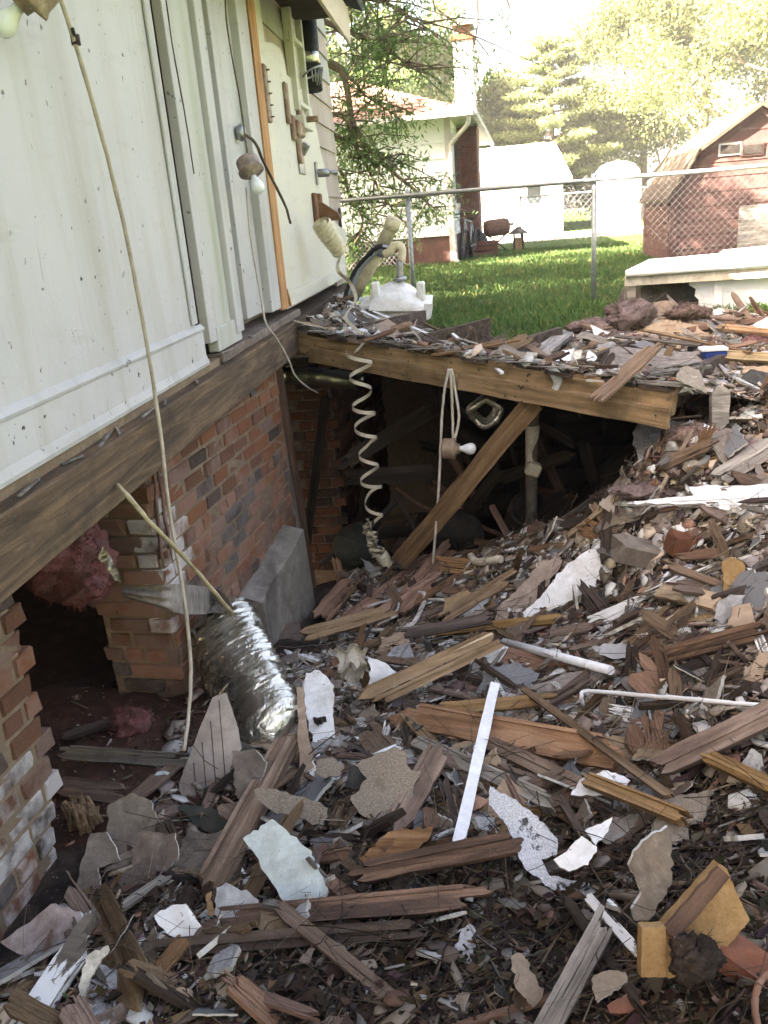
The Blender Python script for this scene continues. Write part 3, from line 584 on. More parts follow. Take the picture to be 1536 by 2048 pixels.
# fittings left on the bathroom wall
def wallthing(name, label, cat, mat, u, v, fn, group=None):
    p = onx(u, v, XW); mb = MB(); fn(mb, p); return mb.build(name, mat, origin=p, label=label, cat=cat, group=group)
def plate(mb, p, w, h, t=0.02, r=0.008): mb.cbox(p + V3(t / 2, 0, 0), (t / 2, w / 2, h / 2), r)
def bracket(mb, p):
    plate(mb, p, 0.07, 0.30, 0.025)
    for k in range(5): mb.lathe(p + V3(0.025, 0.0, -0.12 + k * 0.06), (1, 0, 0), [(0, 0.006), (0.02, 0.005)], 6)
wallthing('wood_cleat', 'upper left narrow brown wooden cleat on the yellow wall', 'cleat', 'bakelite', 529, 188, bracket)
wallthing('wood_cleat', 'lower right narrow brown wooden cleat on the yellow wall', 'cleat', 'bakelite', 570, 207, lambda m, p: plate(m, p, 0.07, 0.24, 0.025))
def dish(mb, p):
    plate(mb, p, 0.10, 0.15, 0.025); plate(mb, p + V3(0, 0.26, 0.08), 0.08, 0.24, 0.03); plate(mb, p + V3(0.0, 0.13, -0.11), 0.08, 0.20, 0.03)
    mb.cbox(p + V3(0.07, 0.27, 0.07), (0.07, 0.018, 0.018), 0.006); mb.cbox(p + V3(0.025, 0.12, 0.0), (0.025, 0.10, 0.05), 0.012)
wallthing('towel_bracket', 'broken brown towel bracket with torn plaster on the yellow wall', 'bracket', 'bakelite', 583, 256, dish)
def outlet(mb, p): mb.cbox(p + V3(0.006, 0, 0.0), (0.006, 0.10, 0.11), 0.004); mb.cbox(p + V3(0.03, 0.02, 0.05), (0.02, 0.05, 0.04), 0.006, ax=np.array([[.8, 0, -.6], [0, 1, 0], [.6, 0, .8]]))
wallthing('metal_switch_plate', 'small grey bent metal switch plate on the yellow wall', 'switch plate', 'metal_grey', 600, 314, outlet)
def towelbar(mb, p):
    plate(mb, p, 0.06, 0.16, 0.02); mb.tube([p + V3(0.01, 0, 0), p + V3(0.10, 0.02, 0.0)], 0.03, 10); mb.tube([p + V3(0.09, 0.02, 0), p + V3(0.16, 0.05, 0)], 0.014, 8)
wallthing('towel_bar_end', 'chrome towel bar stub sticking out of the yellow wall', 'towel bar', 'metal_grey', 631, 347, towelbar)
def paperholder(mb, p):
    plate(mb, p, 0.10, 0.26, 0.03); plate(mb, p + V3(0, 0.22, 0.0), 0.08, 0.26, 0.03)
    mb.prism([p + V3(0.02, 0.1, 0.08), p + V3(0.16, 0.1, -0.02), p + V3(0.17, 0.1, -0.05), p + V3(0.15, 0.1, -0.07), p + V3(0.02, 0.1, -0.07)], (0, 0.08, 0))
wallthing('paper_holder', 'rusty brown paper holder low on the yellow wall', 'holder', 'rust', 628, 424, paperholder)
def cabinet(mb, p):
    for dz in (0.42, 0.05, -0.34): mb.cbox(p + V3(0.004, 0.1, dz), (0.03, 0.16, 0.014), 0.004)
    mb.cbox(p + V3(0.006, -0.10, 0.05), (0.03, 0.025, 0.44), 0.004); mb.cbox(p + V3(0.006, 0.28, 0.05), (0.03, 0.025, 0.44), 0.004); mb.cbox(p + V3(-0.012, 0.1, 0.05), (0.006, 0.18, 0.42), 0.003)
    mb.cbox(p + V3(0.02, 0.05, -0.46), (0.04, 0.17, 0.04), 0.005)
wallthing('recessed_cabinet', 'cream recessed medicine cabinet frame in the torn upper wall', 'cabinet', 'paint_yellow', 583, 95, cabinet)
p = onx(612, 5, XW + 0.03); q = onx(624, 172, XW + 0.03); mb = MB(); vp = empty('vent_pipe', q, 'black vent pipe with foil collar running down the siding', 'pipe')
MB().tube([q + V3(0, 0, -0.03), q + (p - q) * 0.5, p + V3(0, 0, 0.4)], [0.075, 0.07, 0.07], 14).build('pipe', 'rubber', vp)
k = onx(616, 120, XW + 0.03); MB().tube([k + V3(0, 0, -0.025), k + V3(0, 0, 0.045)], 0.083, 14).build('collar', 'foil_ring', vp)
mb = MB(); g = onx(618, 152, XW + 0.05)
mb.tube([g + V3(0.03 + 0.07 * math.cos(a), 0.11 * math.sin(a), 0.02 + 0.03 * math.cos(a)) for a in np.linspace(0, 2 * math.pi, 20)], 0.007, 6, cap=False)
for k in range(9): mb.tube([g + V3(0.03 + 0.07 * math.cos(k * 0.35 - 1.4), 0.11 * math.sin(k * 0.35 - 1.4), 0.03), g + V3(0.03 + 0.05 * math.cos(k * 0.35 - 1.4), 0.09 * math.sin(k * 0.35 - 1.4), -0.05)], 0.005, 5)
mb.build('wire_basket', 'metal_grey', origin=g, label='small wire soap basket hanging on the black vent pipe', cat='basket')
# ================================================================== BRICK FOUNDATION
BP, BL, BD = 0.072, 0.195, 0.11          # course height, brick + joint length, depth
def brick_meshes(mat, key):
    out = []
    for i in range(6):
        mb = MB(); mb.cbox((0, 0, 0), (0.5, 0.5, 0.5), 0.075, jit=0.026); out.append(mb.mesh('brick_' + key, [mat]))
    return out
BM = {'brick': brick_meshes('brick', 'plain'), 'brick_chalky': brick_meshes('brick_chalky', 'chalky'), 'brick_mid': brick_meshes('brick_mid', 'worn'), 'brick_cellar': brick_meshes('brick_cellar', 'cellar')}
def put_brick(parent, c, a, nrm, L, H, D, mat='brick', name='brick'):
    o = bpy.data.objects.new(name, random.choice(BM[mat])); COL.objects.link(o); o.parent = parent
    a = _n(np.array(a, float)); nrm = _n(np.array(nrm, float)); u = np.cross(a, nrm); u = u if u[2] > 0 else -u
    a = _n(a + RNG.normal(0, 0.012, 3)); s = random.choice((-1, 1))
    m = Matrix(((a[0] * L * s, nrm[0] * D, u[0] * H, 0), (a[1] * L * s, nrm[1] * D, u[1] * H, 0), (a[2] * L * s, nrm[2] * D, u[2] * H, 0), (0, 0, 0, 1)))
    m.translation = Vector(tuple(np.array(c, float) - np.array(parent.location))); o.matrix_local = m; return o
DIRB = V3(math.sin(math.radians(6)), math.cos(math.radians(6)), 0); NB = V3(DIRB[1], -DIRB[0], 0); FARB = V3(-1.085, 4.55, 0)
def onbrick(u, v): return onplane(u, v, FARB, NB)
def along(p): return float(np.dot(np.array(p) - FARB, DIRB))       # 0 at the far end, negative toward the camera
def brick_run(parent, s0f, s1f, z0, z1, P0, D_, N_, matf, skip=None, depth=BD):
    """courses on a plane: s0f/s1f give the run of each course"""
    r = 0; z = z0
    while z < z1 - 0.02:
        s0, s1 = s0f(r, z), s1f(r, z); s = s0 + (0 if r % 2 else BL / 2) - BL; hd = (r % 6 == 3)
        L = BL / 2 if hd else BL
        while s < s1 - 0.02:
            a0, a1 = max(s, s0), min(s + L, s1)
            if a1 - a0 > 0.05:
                zt = min(z + BP, z1); zc = (z + zt) / 2; c = P0 + D_ * (a0 + a1) / 2 + V3(0, 0, 1) * zc - N_ * (depth / 2 - RNG.uniform(-0.004, 0.005))
                if not (skip and skip((a0 + a1) / 2, zc)): put_brick(parent, c, D_, N_, a1 - a0 - RNG.uniform(.010, .016), zt - z - RNG.uniform(.009, .014), depth, matf((a0 + a1) / 2, zc))
            s += L
        z += BP; r += 1
# middle stretch between the crawl opening and the corner post
mid = empty('brick_foundation_wall', FARB + DIRB * -0.8 + V3(0, 0, -0.85), 'red and dark brick foundation wall under the sill beam, right of the crawl opening', 'brick wall')
sO = along(onbrick(330, 1150)); 
brick_run(mid, lambda r, z: sO + 0.02 * math.sin(r * 2.3), lambda r, z: 0.0 + RNG.uniform(-0.02, 0.015), -0.90, 0.272, FARB, DIRB, NB, lambda s, z: 'brick_chalky' if (s < sO + 0.2 and -0.55 < z < 0.05) else ('brick_mid' if z < -0.2 or random.random() < 0.3 else 'brick'))
MBm = MB(); a = FARB + DIRB * (sO + 0.02) - NB * 0.006; c2 = FARB + DIRB * -0.005 - NB * 0.006
MBm.prism([a + V3(0, 0, -1.1), c2 + V3(0, 0, -1.1), c2 + V3(0, 0, 0.27), a + V3(0, 0, 0.27)], -NB * 0.28); MBm.build('mortar', 'mortar', mid)
# jamb of the opening, facing the camera
JN = -DIRB; JD = NB; J0 = FARB + DIRB * (sO - 0.005) - NB * 0.30
brick_run(mid, lambda r, z: -0.02 + 0.03 * math.sin(r * 1.7), lambda r, z: 0.297, -0.90, 0.272, J0, JD, JN, lambda s, z: 'brick_chalky' if s > 0.22 and -0.5 < z < 0.05 else 'brick_mid', depth=0.12)
MB().prism([J0 + JD * -0.02 + V3(0, 0, -1.1) - JN * 0.012, J0 + JD * 0.285 + V3(0, 0, -1.1) - JN * 0.012, J0 + JD * 0.285 + V3(0, 0, 0.27) - JN * 0.012, J0 + JD * -0.02 + V3(0, 0, 0.27) - JN * 0.012], DIRB * 0.09).build('mortar', 'mortar', mid)
# rust streaks beside the corner: thin iron straps
for u0, u1 in ((304, 320), (314, 340)):
    pts = [onbrick(u0 + (u1 - u0) * t, 940 + 180 * t) + NB * 0.006 for t in np.linspace(0, 1, 7)]; MB().tube([p + RNG.normal(0, 0.003, 3) for p in pts], 0.008, 5).build('iron_tie', 'rust', mid)
# near stretch at the left edge, toothed end
near = empty('brick_foundation_wall', FARB + DIRB * -3.2 + V3(0, 0, -0.85), 'near brick foundation wall with toothed broken end, at the left edge of the picture', 'brick wall')
eu = [(30, 1165), (48, 1230), (60, 1290), (72, 1340), (85, 1400), (100, 1450), (108, 1500), (118, 1540), (124, 1580), (122, 1640), (128, 1700)]
ez = sorted([(float(onbrick(u, v)[2]), along(onbrick(u, v))) for u, v in eu])
def nedge(r, z): return float(np.interp(z + BP / 2, [q[0] for q in ez], [q[1] for q in ez])) + (0.008 if r % 2 else -0.012) + RNG.uniform(-.014, .014)
brick_run(near, lambda r, z: along(onbrick(0, 1700)) - 0.55, nedge, -0.98, 0.272, FARB, DIRB, NB, lambda s, z: 'brick_chalky' if z < -0.42 and random.random() < 0.75 else ('brick_mid' if random.random() < 0.6 else 'brick'))
em = min(q[1] for q in ez) - 0.02; a = FARB + DIRB * (em - 1.2) - NB * 0.006
prof = [FARB + DIRB * (q[1] - 0.05) - NB * 0.006 + V3(0, 0, q[0]) for q in ez]
MB().prism([a + V3(0, 0, -1.1)] + [prof[0] + V3(0, 0, -1.1 - prof[0][2])] + prof + [prof[-1] * V3(1, 1, 0) + V3(0, 0, 0.27), a + V3(0, 0, 0.27)], -NB * 0.22).build('mortar', 'mortar', near)
# crawl space behind: earth and dark back
b = MB(); b.prism([(-1.2, 1.0, -0.95), (-3.6, 1.0, -0.95), (-3.6, 4.4, -0.6), (-1.2, 4.4, -0.95)], (0, 0, -0.05)); b.build('crawl_space_earth', 'soil_red', origin=(0, 0, 0), kind='structure')
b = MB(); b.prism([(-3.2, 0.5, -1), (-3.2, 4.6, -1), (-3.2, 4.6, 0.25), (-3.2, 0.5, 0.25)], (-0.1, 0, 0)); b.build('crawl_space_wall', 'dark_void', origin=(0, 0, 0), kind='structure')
# concrete footing at the far corner
A = onbrick(568, 1052); G = onbrick(478, 1200); pr_ = 0.115; nk = 9
mb = MB(); up_in, up_out, dn = [], [], []
for k in range(nk):
    t = k / (nk - 1); q = A + (G - A) * t; w_ = pr_ * (1 + .10 * math.sin(7 * t)) ; up_in.append(q - NB * .05 + V3(0, 0, .02)); up_out.append(q + NB * w_ + V3(0, 0, -.02 + .012 * math.sin(9 * t))); dn.append(q + NB * (w_ + .03) + V3(0, 0, -.75))
mb.grid([up_in, [a * .5 + c * .5 + V3(0, 0, .008 * math.sin(5 * i)) for i, (a, c) in enumerate(zip(up_in, up_out))], up_out], smooth=False)
mb.grid([up_out, [a + (c - a) * .33 + NB * .006 * math.sin(3 * i) for i, (a, c) in enumerate(zip(up_out, dn))], [a + (c - a) * .66 for a, c in zip(up_out, dn)], dn], smooth=False)
mb.add([up_in[-1], up_out[-1], dn[-1], up_in[-1] + V3(0, 0, -.8)], [(0, 1, 2, 3)]); mb.add([up_in[0], up_out[0], dn[0], up_in[0] + V3(0, 0, -.8)], [(3, 2, 1, 0)])
mb.build('concrete_footing', 'concrete', label='grey concrete footing ledge at the base of the brick wall corner', cat='footing')
mb = MB(); c = ony(572, 1290, 3.75); mb.cbox(c + V3(0, 0, -0.05), (0.10, 0.14, 0.10), 0.012, ax=[[.95, .3, 0], [-.3, .95, .1], [0, -.1, 1]], jit=0.006); mb.build('concrete_block', 'plaster_brown', label='dirt covered concrete block at the foot of the footing', cat='block')

def plank3(name, a, b_, w, t, mat, nrm=None, seed=0, jag=0.25, mb=None, k=10, **kw):
    """board between two points; broken ends, slightly uneven edges; grain along local x"""
    r = np.random.default_rng(seed + 17); a = np.array(a, float); b_ = np.array(b_, float); L = np.linalg.norm(b_ - a); X = (b_ - a) / L
    nrm = _n(V3(0, 0, 1) * 0.75 + CAMBACK * 0.6) if nrm is None else _n(np.array(nrm, float))
    Z = _n(nrm - X * np.dot(nrm, X)); Y = np.cross(Z, X)
    e = 0.035 * w; xs = np.linspace(0, L, k)
    lower = [(x, -w / 2 + r.normal(0, e)) for x in xs]; upper = [(x, w / 2 + r.normal(0, e)) for x in xs[::-1]]
    j = jag * w; ne = 5
    right = [(L + r.uniform(-j, j * 1.6), -w / 2 + w * (q + 1) / (ne + 1)) for q in range(ne)]; left = [(-r.uniform(-j, j * 1.6), w / 2 - w * (q + 1) / (ne + 1)) for q in range(ne)]
    me = MB()
    if jag < 0.22: me.prism([(x, y, t / 2) for x, y in lower + right + upper + left], (0, 0, -t))
    else:   # split along the grain: strips that end at different lengths
        ns_ = int(r.integers(3, 6)); cuts = np.sort(np.r_[-.5, r.uniform(-.38, .38, ns_ - 1), .5]) * w
        for q in range(ns_):
            y0_, y1_ = cuts[q], cuts[q + 1]
            if y1_ - y0_ < .04 * w: continue
            x0_, x1_ = -r.uniform(-j, j * 1.8), L + r.uniform(-j, j * 1.8); dz = r.normal(0, t * .10); tq = t * r.uniform(.8, 1.05); xs_ = np.linspace(x0_, x1_, 8); g_ = (y1_ - y0_)
            lo_ = [(x, y0_ + r.normal(0, g_ * .05)) for x in xs_]; up_ = [(x, y1_ + r.normal(0, g_ * .05)) for x in xs_[::-1]]
            tipr = [(x1_ + r.uniform(0, 1.2) * g_, y0_ + g_ * f) for f in (.3, .6)]; tipl = [(x0_ - r.uniform(0, 1.2) * g_, y0_ + g_ * f) for f in (.7, .35)]
            me.prism([(x, y, tq / 2 + dz) for x, y in lo_ + tipr + up_ + tipl], (0, 0, -tq))
    mesh = me.mesh(name, [mat]); o = bpy.data.objects.new(name, mesh); COL.objects.link(o)
    m = Matrix(((X[0], Y[0], Z[0], a[0]), (X[1], Y[1], Z[1], a[1]), (X[2], Y[2], Z[2], a[2]), (0, 0, 0, 1)))
    par = kw.pop('parent', None)
    if par is not None: o.parent = par; m.translation = Vector(tuple(a - np.array(par.location)))
    o.matrix_world = m if par is None else o.matrix_world
    if par is not None: o.matrix_local = m
    return tag(o, kw.get('label'), kw.get('cat'), kw.get('group'), kw.get('kind'))
# corner post, dark
plank3('corner_post', ony(549, 735, 4.78), ony(628, 1225, 4.85), 0.085, 0.06, 'wood_post', nrm=(0.2, -1, 0.1), jag=0.05, seed=2, label='dark red brown wooden post standing at the end of the brick wall', cat='post')
plank3('thin_batten', ony(541, 745, 4.74), ony(602, 1080, 4.80), 0.03, 0.03, 'wood_grey', nrm=(0.2, -1, 0.1), jag=0.1, seed=3, label='thin grey batten beside the dark corner post', cat='batten')
# cellar brick walls seen under the fallen floor
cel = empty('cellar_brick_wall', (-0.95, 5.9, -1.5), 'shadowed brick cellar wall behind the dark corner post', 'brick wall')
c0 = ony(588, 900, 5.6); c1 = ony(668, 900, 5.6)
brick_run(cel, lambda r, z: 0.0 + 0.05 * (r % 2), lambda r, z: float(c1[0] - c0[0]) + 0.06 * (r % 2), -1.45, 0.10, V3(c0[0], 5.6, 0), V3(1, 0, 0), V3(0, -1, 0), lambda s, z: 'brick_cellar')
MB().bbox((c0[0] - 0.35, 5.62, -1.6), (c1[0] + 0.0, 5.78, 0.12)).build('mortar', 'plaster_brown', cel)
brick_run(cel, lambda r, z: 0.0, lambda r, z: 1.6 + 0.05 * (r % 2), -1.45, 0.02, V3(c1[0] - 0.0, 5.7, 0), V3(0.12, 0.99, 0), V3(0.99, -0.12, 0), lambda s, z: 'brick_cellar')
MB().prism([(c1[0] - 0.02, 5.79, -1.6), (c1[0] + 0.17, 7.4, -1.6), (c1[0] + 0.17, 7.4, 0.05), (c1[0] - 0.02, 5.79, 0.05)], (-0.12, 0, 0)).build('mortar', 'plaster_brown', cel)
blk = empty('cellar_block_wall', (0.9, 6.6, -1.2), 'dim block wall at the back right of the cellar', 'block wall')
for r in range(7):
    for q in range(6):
        x = 0.25 + q * 0.40 + (0.2 if r % 2 else 0); mb = MB(); mb.cbox((x, 6.75, -1.35 + r * 0.195), (0.193, 0.08, 0.09), 0.008, jit=0.002); mb.build('block', 'block_shaded', blk)
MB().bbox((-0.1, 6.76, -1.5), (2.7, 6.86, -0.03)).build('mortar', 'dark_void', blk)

# ================================================================== FALLEN FLOOR AND ITS BEAM
deck = empty('fallen_floor', (BEAM_A + BEAM_B) / 2, 'collapsed wooden floor section sloping down from the house corner, beam in front', 'floor section')
def beamface(u, v): # front plane of the beam
    d = _n((BEAM_B - BEAM_A) * V3(1, 1, 0)); return onplane(u, v, BEAM_A, V3(d[1], -d[0], 0))
fa, fb = beamface(578, 664), beamface(1350, 788); ga, gb = beamface(578, 708), beamface(1342, 832)
bd = _n((BEAM_B - BEAM_A) * V3(1, 1, 0)); bn = V3(bd[1], -bd[0], 0)
def railbar(name, a0, a1, b0, b1, th, off, mat, k=12):
    """long timber whose front face is a0-a1 (top) to b0-b1 (bottom)"""
    L = np.linalg.norm(a1 - a0); X = _n(a1 - a0); Zc = V3(0, 0, 1) - X * X[2]; Z = _n(Zc); Y = np.cross(Z, X)
    mb = MB(); org = (a0 + b0) / 2
    for i in range(k):
        s0, s1 = i / k, (i + 1) / k; P = []
        for s in (s0, s1):
            j = 0.003 * math.sin(17 * s + 3)
            t_, b_ = a0 + (a1 - a0) * s + V3(0, 0, j), b0 + (b1 - b0) * s + V3(0, 0, -j * 0.7)
            P += [t_ + bn * off, b_ + bn * off, b_ + bn * (off - th), t_ + bn * (off - th)]
        f = [(0, 1, 5, 4), (1, 2, 6, 5), (2, 3, 7, 6), (3, 0, 4, 7)]
        if i == 0: f.append((0, 3, 2, 1))
        if i == k - 1: f.append((4, 5, 6, 7))
        mb.add(P, f)
    loc = [np.array(p) - org for p in mb.v]; mb.v = [(np.dot(q, X), np.dot(q, Y), np.dot(q, Z)) for q in loc]
    o = bpy.data.objects.new(name, mb.mesh(name, [mat])); COL.objects.link(o); o.parent = deck
    o.matrix_local = Matrix(((X[0], Y[0], Z[0], org[0] - deck.location[0]), (X[1], Y[1], Z[1], org[1] - deck.location[1]), (X[2], Y[2], Z[2], org[2] - deck.location[2]), (0, 0, 0, 1))); return o
railbar('beam', fa, fb, ga, gb, 0.045, 0.0, 'wood_beam')
ha, hb = beamface(625, 693), beamface(1342, 815); ia, ib = beamface(625, 722), beamface(1340, 855)
m_a = ha + (hb - ha) * 0.49; m_b = ia + (ib - ia) * 0.49
railbar('ledger_strip', ha, m_a, ia, m_b, 0.03, 0.032, 'wood_beam'); railbar('ledger_strip', m_a + bd * 0.004, hb, m_b + bd * 0.004, ib, 0.03, 0.032, 'wood_beam')
mb = MB()
for i in range(34):
    s = RNG.random(); p = fa + (fb - fa) * s + (ga - fa) * RNG.uniform(0.1, 1.25); off = 0.034 if np.dot(p - (ha + (hb - ha) * s), V3(0, 0, 1)) < 0 and s > 0.08 else 0.002
    mb.lathe(p + bn * (off - 0.004), bn, [(0, 0.005), (0.004, 0.0055), (0.006, 0.003)], 6)
mb.build('nail_head', 'metal_dark', deck, kind='stuff')
# floor boards laid over it, running back from the beam
def deckz(x, y):
    t = (x - BEAM_A[0]) / (BEAM_B[0] - BEAM_A[0]); zb = fa[2] + (fb[2] - fa[2]) * t; return zb - 0.14 * min(max((x + 1.1) / .6, 0), 1) * max(y - beam_y(x), 0)
nb = 15
for i in range(nb):
    s0 = i / nb; s1 = (i + 1) / nb - 0.006; q = []
    x0 = BEAM_A[0] + (BEAM_B[0] - BEAM_A[0]) * s0; x1 = BEAM_A[0] + (BEAM_B[0] - BEAM_A[0]) * s1; k0 = RNG.uniform(-0.03, 0.05)
    for x, y in ((x0, beam_y(x0) - 0.02 + k0), (x1, beam_y(x1) - 0.02 + k0), (x1 + 0.1, min(back_y(x1), 7.3) + RNG.uniform(-.1, .05)), (x0 + 0.1, min(back_y(x0), 7.3) + RNG.uniform(-.1, .05))): q.append(V3(x, y, deckz(x, y) + 0.022 + RNG.normal(0, 0.002)))
    MB().prism(q, (0, 0, -0.02)).build('floor_board', 'wood_dark' if i % 3 else 'wood_brown', deck)
# splintered underlay edge along the top of the beam
mb = MB()
for i in range(46):
    s = RNG.random(); p = fa + (fb - fa) * s + bn * RNG.uniform(-0.05, 0.015) + V3(0, 0, RNG.uniform(0.022, 0.04)); L = RNG.uniform(0.05, 0.28)
    d = _n(bd + RNG.normal(0, 0.12, 3)); mb.box(p, (L / 2, RNG.uniform(0.004, 0.02), RNG.uniform(0.002, 0.005)), ax=[d, _n(np.cross(V3(0, 0, 1), d)), _n(np.cross(d, np.cross(V3(0, 0, 1), d)))])
mb.build('splintered_underlay', 'wood_grey', deck, kind='stuff'); 
for i in range(5):  # joists beneath, running back
    s = 0.06 + i * 0.22; p = fa + (fb - fa) * s; MB().prism([p + V3(0, 0, -0.005) - bn * 0.05, p + V3(0, 0, -0.15) - bn * 0.05, p + V3(0, 0, -0.15) - bn * 1.15, p + V3(0, 0, -0.005) - bn * 1.15], bd * 0.04).build('joist', 'wood_dark', deck)

# ================================================================== CELLAR CONTENTS
plank3('fallen_brace', ony(1072, 800, 4.15), ony(802, 1120, 4.45), 0.105, 0.09, 'wood_orange', nrm=CAMBACK, jag=0.08, seed=5, label='orange brown timber leaning diagonally beneath the fallen floor', cat='timber')
br = bpy.data.objects['fallen_brace']; br.data.materials[0] = MATS['wood_brace']
# drain stack with peeling white wrap
dp = empty('drain_pipe', ony(1064, 1075, 4.75), 'upright drain pipe with peeling white paint below the fallen floor', 'pipe')
MB().tube([ony(1067, 790, 4.7), ony(1063, 950, 4.75), ony(1063, 1080, 4.75)], 0.035, 12).build('pipe', 'stuffed_grey', dp)
mb = MB(); P = []
for v in np.linspace(850, 945, 9):
    row = []
    for a in np.linspace(-2.5, 0.2 + 0.8 * math.sin(v), 7): c = ony(1065, v, 4.72); row.append(c + V3(math.sin(a + 0.4) * 0.041, math.cos(a + 0.4 + math.pi) * 0.041, 0))
    P.append(row)
mb.grid(P); mb.build('peeling_wrap', 'paper_cream', dp)
mb = MB(); c = ony(1066, 938, 4.68); mb.cbox(c, (0.045, 0.04, 0.04), 0.012, ax=[[.9, 0, -.35], [0, 1, 0], [.35, 0, .9]]); mb.build('pipe_coupling', 'paper_cream', dp)
def ellipsoid(mb, c, r, n=14, m=9, nz=0.0, mi=0):
    P = [[np.array(c) + V3(r[0] * math.sin(p) * math.cos(a), r[1] * math.sin(p) * math.sin(a), r[2] * math.cos(p)) * (1 + nz * math.sin(5 * a + 7 * p)) for a in np.linspace(0, 2 * math.pi, n)] for p in np.linspace(0.02, math.pi - 0.02, m)]
    return mb.grid(P, mi)
def drum(name, u, v, y, r, h, axis, mat, label):
    mb = MB(); c = ony(u, v, y); mb.lathe(c, axis, [(-h / 2, r * 0.96), (-h / 2 + 0.01, r), (-h * .2, r * 1.0), (-h * .18, r * 1.04), (-h * .14, r), (h * .18, r), (h * .2, r * 1.04), (h * .24, r), (h / 2 - .01, r), (h / 2, r * 0.9), (h / 2 + 0.002, r * 0.85), (h / 2 - 0.02, r * 0.8), (h / 2 - 0.02, 0.001)], 24)
    return mb.build(name, mat, label=label, cat='drum')
drum('steel_drum', 915, 1062, 5.0, 0.15, 0.34, (0.15, -1, 0.15), 'block_shaded', 'small grey steel drum lying behind the leaning timber, dim')
drum('paint_bucket', 722, 1105, 5.1, 0.15, 0.3, (-0.3, -0.5, 0.85), 'barrel_green', 'dull green bucket in the cellar left of the leaning timber')
drum('dark_canister', 1052, 1040, 5.4, 0.14, 0.35, (0.1, -0.6, 0.6), 'metal_dark', 'dark canister standing behind the upright drain pipe')
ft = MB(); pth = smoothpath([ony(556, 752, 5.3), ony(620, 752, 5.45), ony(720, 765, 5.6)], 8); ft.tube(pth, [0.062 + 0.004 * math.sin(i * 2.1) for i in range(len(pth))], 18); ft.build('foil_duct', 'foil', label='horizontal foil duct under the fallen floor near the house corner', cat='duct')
mb = MB(); c = ony(970, 826, 4.6)
for rr, dd in ((0.085, 0), (0.075, 0.03), (0.082, 0.06), (0.07, 0.09)): mb.tube([c + V3(rr * math.cos(a) * (1 + .12 * math.sin(3 * a)), dd + 0.02 * math.sin(2 * a), rr * 0.8 * math.sin(a) * (1 + .15 * math.cos(4 * a))) for a in np.linspace(0, 2 * math.pi, 26)], 0.02, 6, cap=False)
mb.build('crumpled_duct_end', 'foil_ring', label='crumpled open end of a foil duct hanging under the beam', cat='duct')
for i, (u0, v0, u1, v1, y, w, m_, lab) in enumerate([(860, 945, 700, 955, 5.0, .10, 'wood_shaded', 'wide dark board lying across the cellar junk behind the cable'), (1000, 940, 900, 1070, 4.9, .07, 'wood_shaded', 'grey weathered board leaning low behind the diagonal timber'), (1030, 925, 1000, 800, 5.0, .03, 'wood_shaded', 'thin grey stick behind the upper diagonal timber'),
        (830, 1060, 795, 990, 4.9, .03, 'wood_shaded', 'short dark stick poking up near the green bucket'), (1140, 885, 1070, 845, 4.9, .05, 'wood_shaded', 'grey scrap angled under the beam right of the drain pipe'), (1020, 1080, 985, 1015, 4.6, .04, 'wood_red', 'short reddish stake standing by the grey drum'),
        (690, 1200, 672, 1120, 4.6, .05, 'wood_red', 'upright reddish board beside the cellar brick corner'), (1120, 1000, 980, 1110, 5.2, .12, 'wood_shaded', 'dark wide board slumped against the canister'), (880, 910, 940, 880, 5.3, .05, 'wood_shaded', 'dark stick jutting behind the hanging bulb'),
        (600, 1190, 650, 800, 5.25, .06, 'wood_shaded', 'dark upright strip against the cellar bricks')]):
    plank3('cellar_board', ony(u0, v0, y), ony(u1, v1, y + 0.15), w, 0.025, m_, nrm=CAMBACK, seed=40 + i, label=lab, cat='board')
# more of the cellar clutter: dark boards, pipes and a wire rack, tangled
CW = [('wood_shaded', 'dark'), ('wood_post', 'red brown'), ('wood_shaded', 'dim'), ('wood_shaded', 'blackened')]; rc = np.random.default_rng(21)
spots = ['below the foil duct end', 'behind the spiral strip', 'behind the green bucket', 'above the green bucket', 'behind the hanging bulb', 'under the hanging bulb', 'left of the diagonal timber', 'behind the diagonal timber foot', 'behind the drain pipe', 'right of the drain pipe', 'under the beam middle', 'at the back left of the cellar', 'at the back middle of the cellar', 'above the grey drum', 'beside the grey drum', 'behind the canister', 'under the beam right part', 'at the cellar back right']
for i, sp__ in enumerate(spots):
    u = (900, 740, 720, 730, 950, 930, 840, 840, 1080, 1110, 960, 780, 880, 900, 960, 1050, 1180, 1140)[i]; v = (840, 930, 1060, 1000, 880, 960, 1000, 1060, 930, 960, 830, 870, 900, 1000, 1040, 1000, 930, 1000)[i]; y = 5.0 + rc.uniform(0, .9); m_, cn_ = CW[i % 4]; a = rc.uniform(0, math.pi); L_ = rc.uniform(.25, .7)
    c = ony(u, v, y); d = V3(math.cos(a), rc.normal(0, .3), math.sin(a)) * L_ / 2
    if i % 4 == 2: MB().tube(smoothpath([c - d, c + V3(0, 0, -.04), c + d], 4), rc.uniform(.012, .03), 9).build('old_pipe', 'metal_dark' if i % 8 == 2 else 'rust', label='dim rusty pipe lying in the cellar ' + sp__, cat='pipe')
    else: plank3('cellar_board', c - d, c + d, rc.uniform(.04, .11), .02, m_, nrm=CAMBACK + rc.normal(0, .3, 3), seed=300 + i, jag=.4, label=cn_ + ' broken board in the cellar ' + sp__, cat='board')
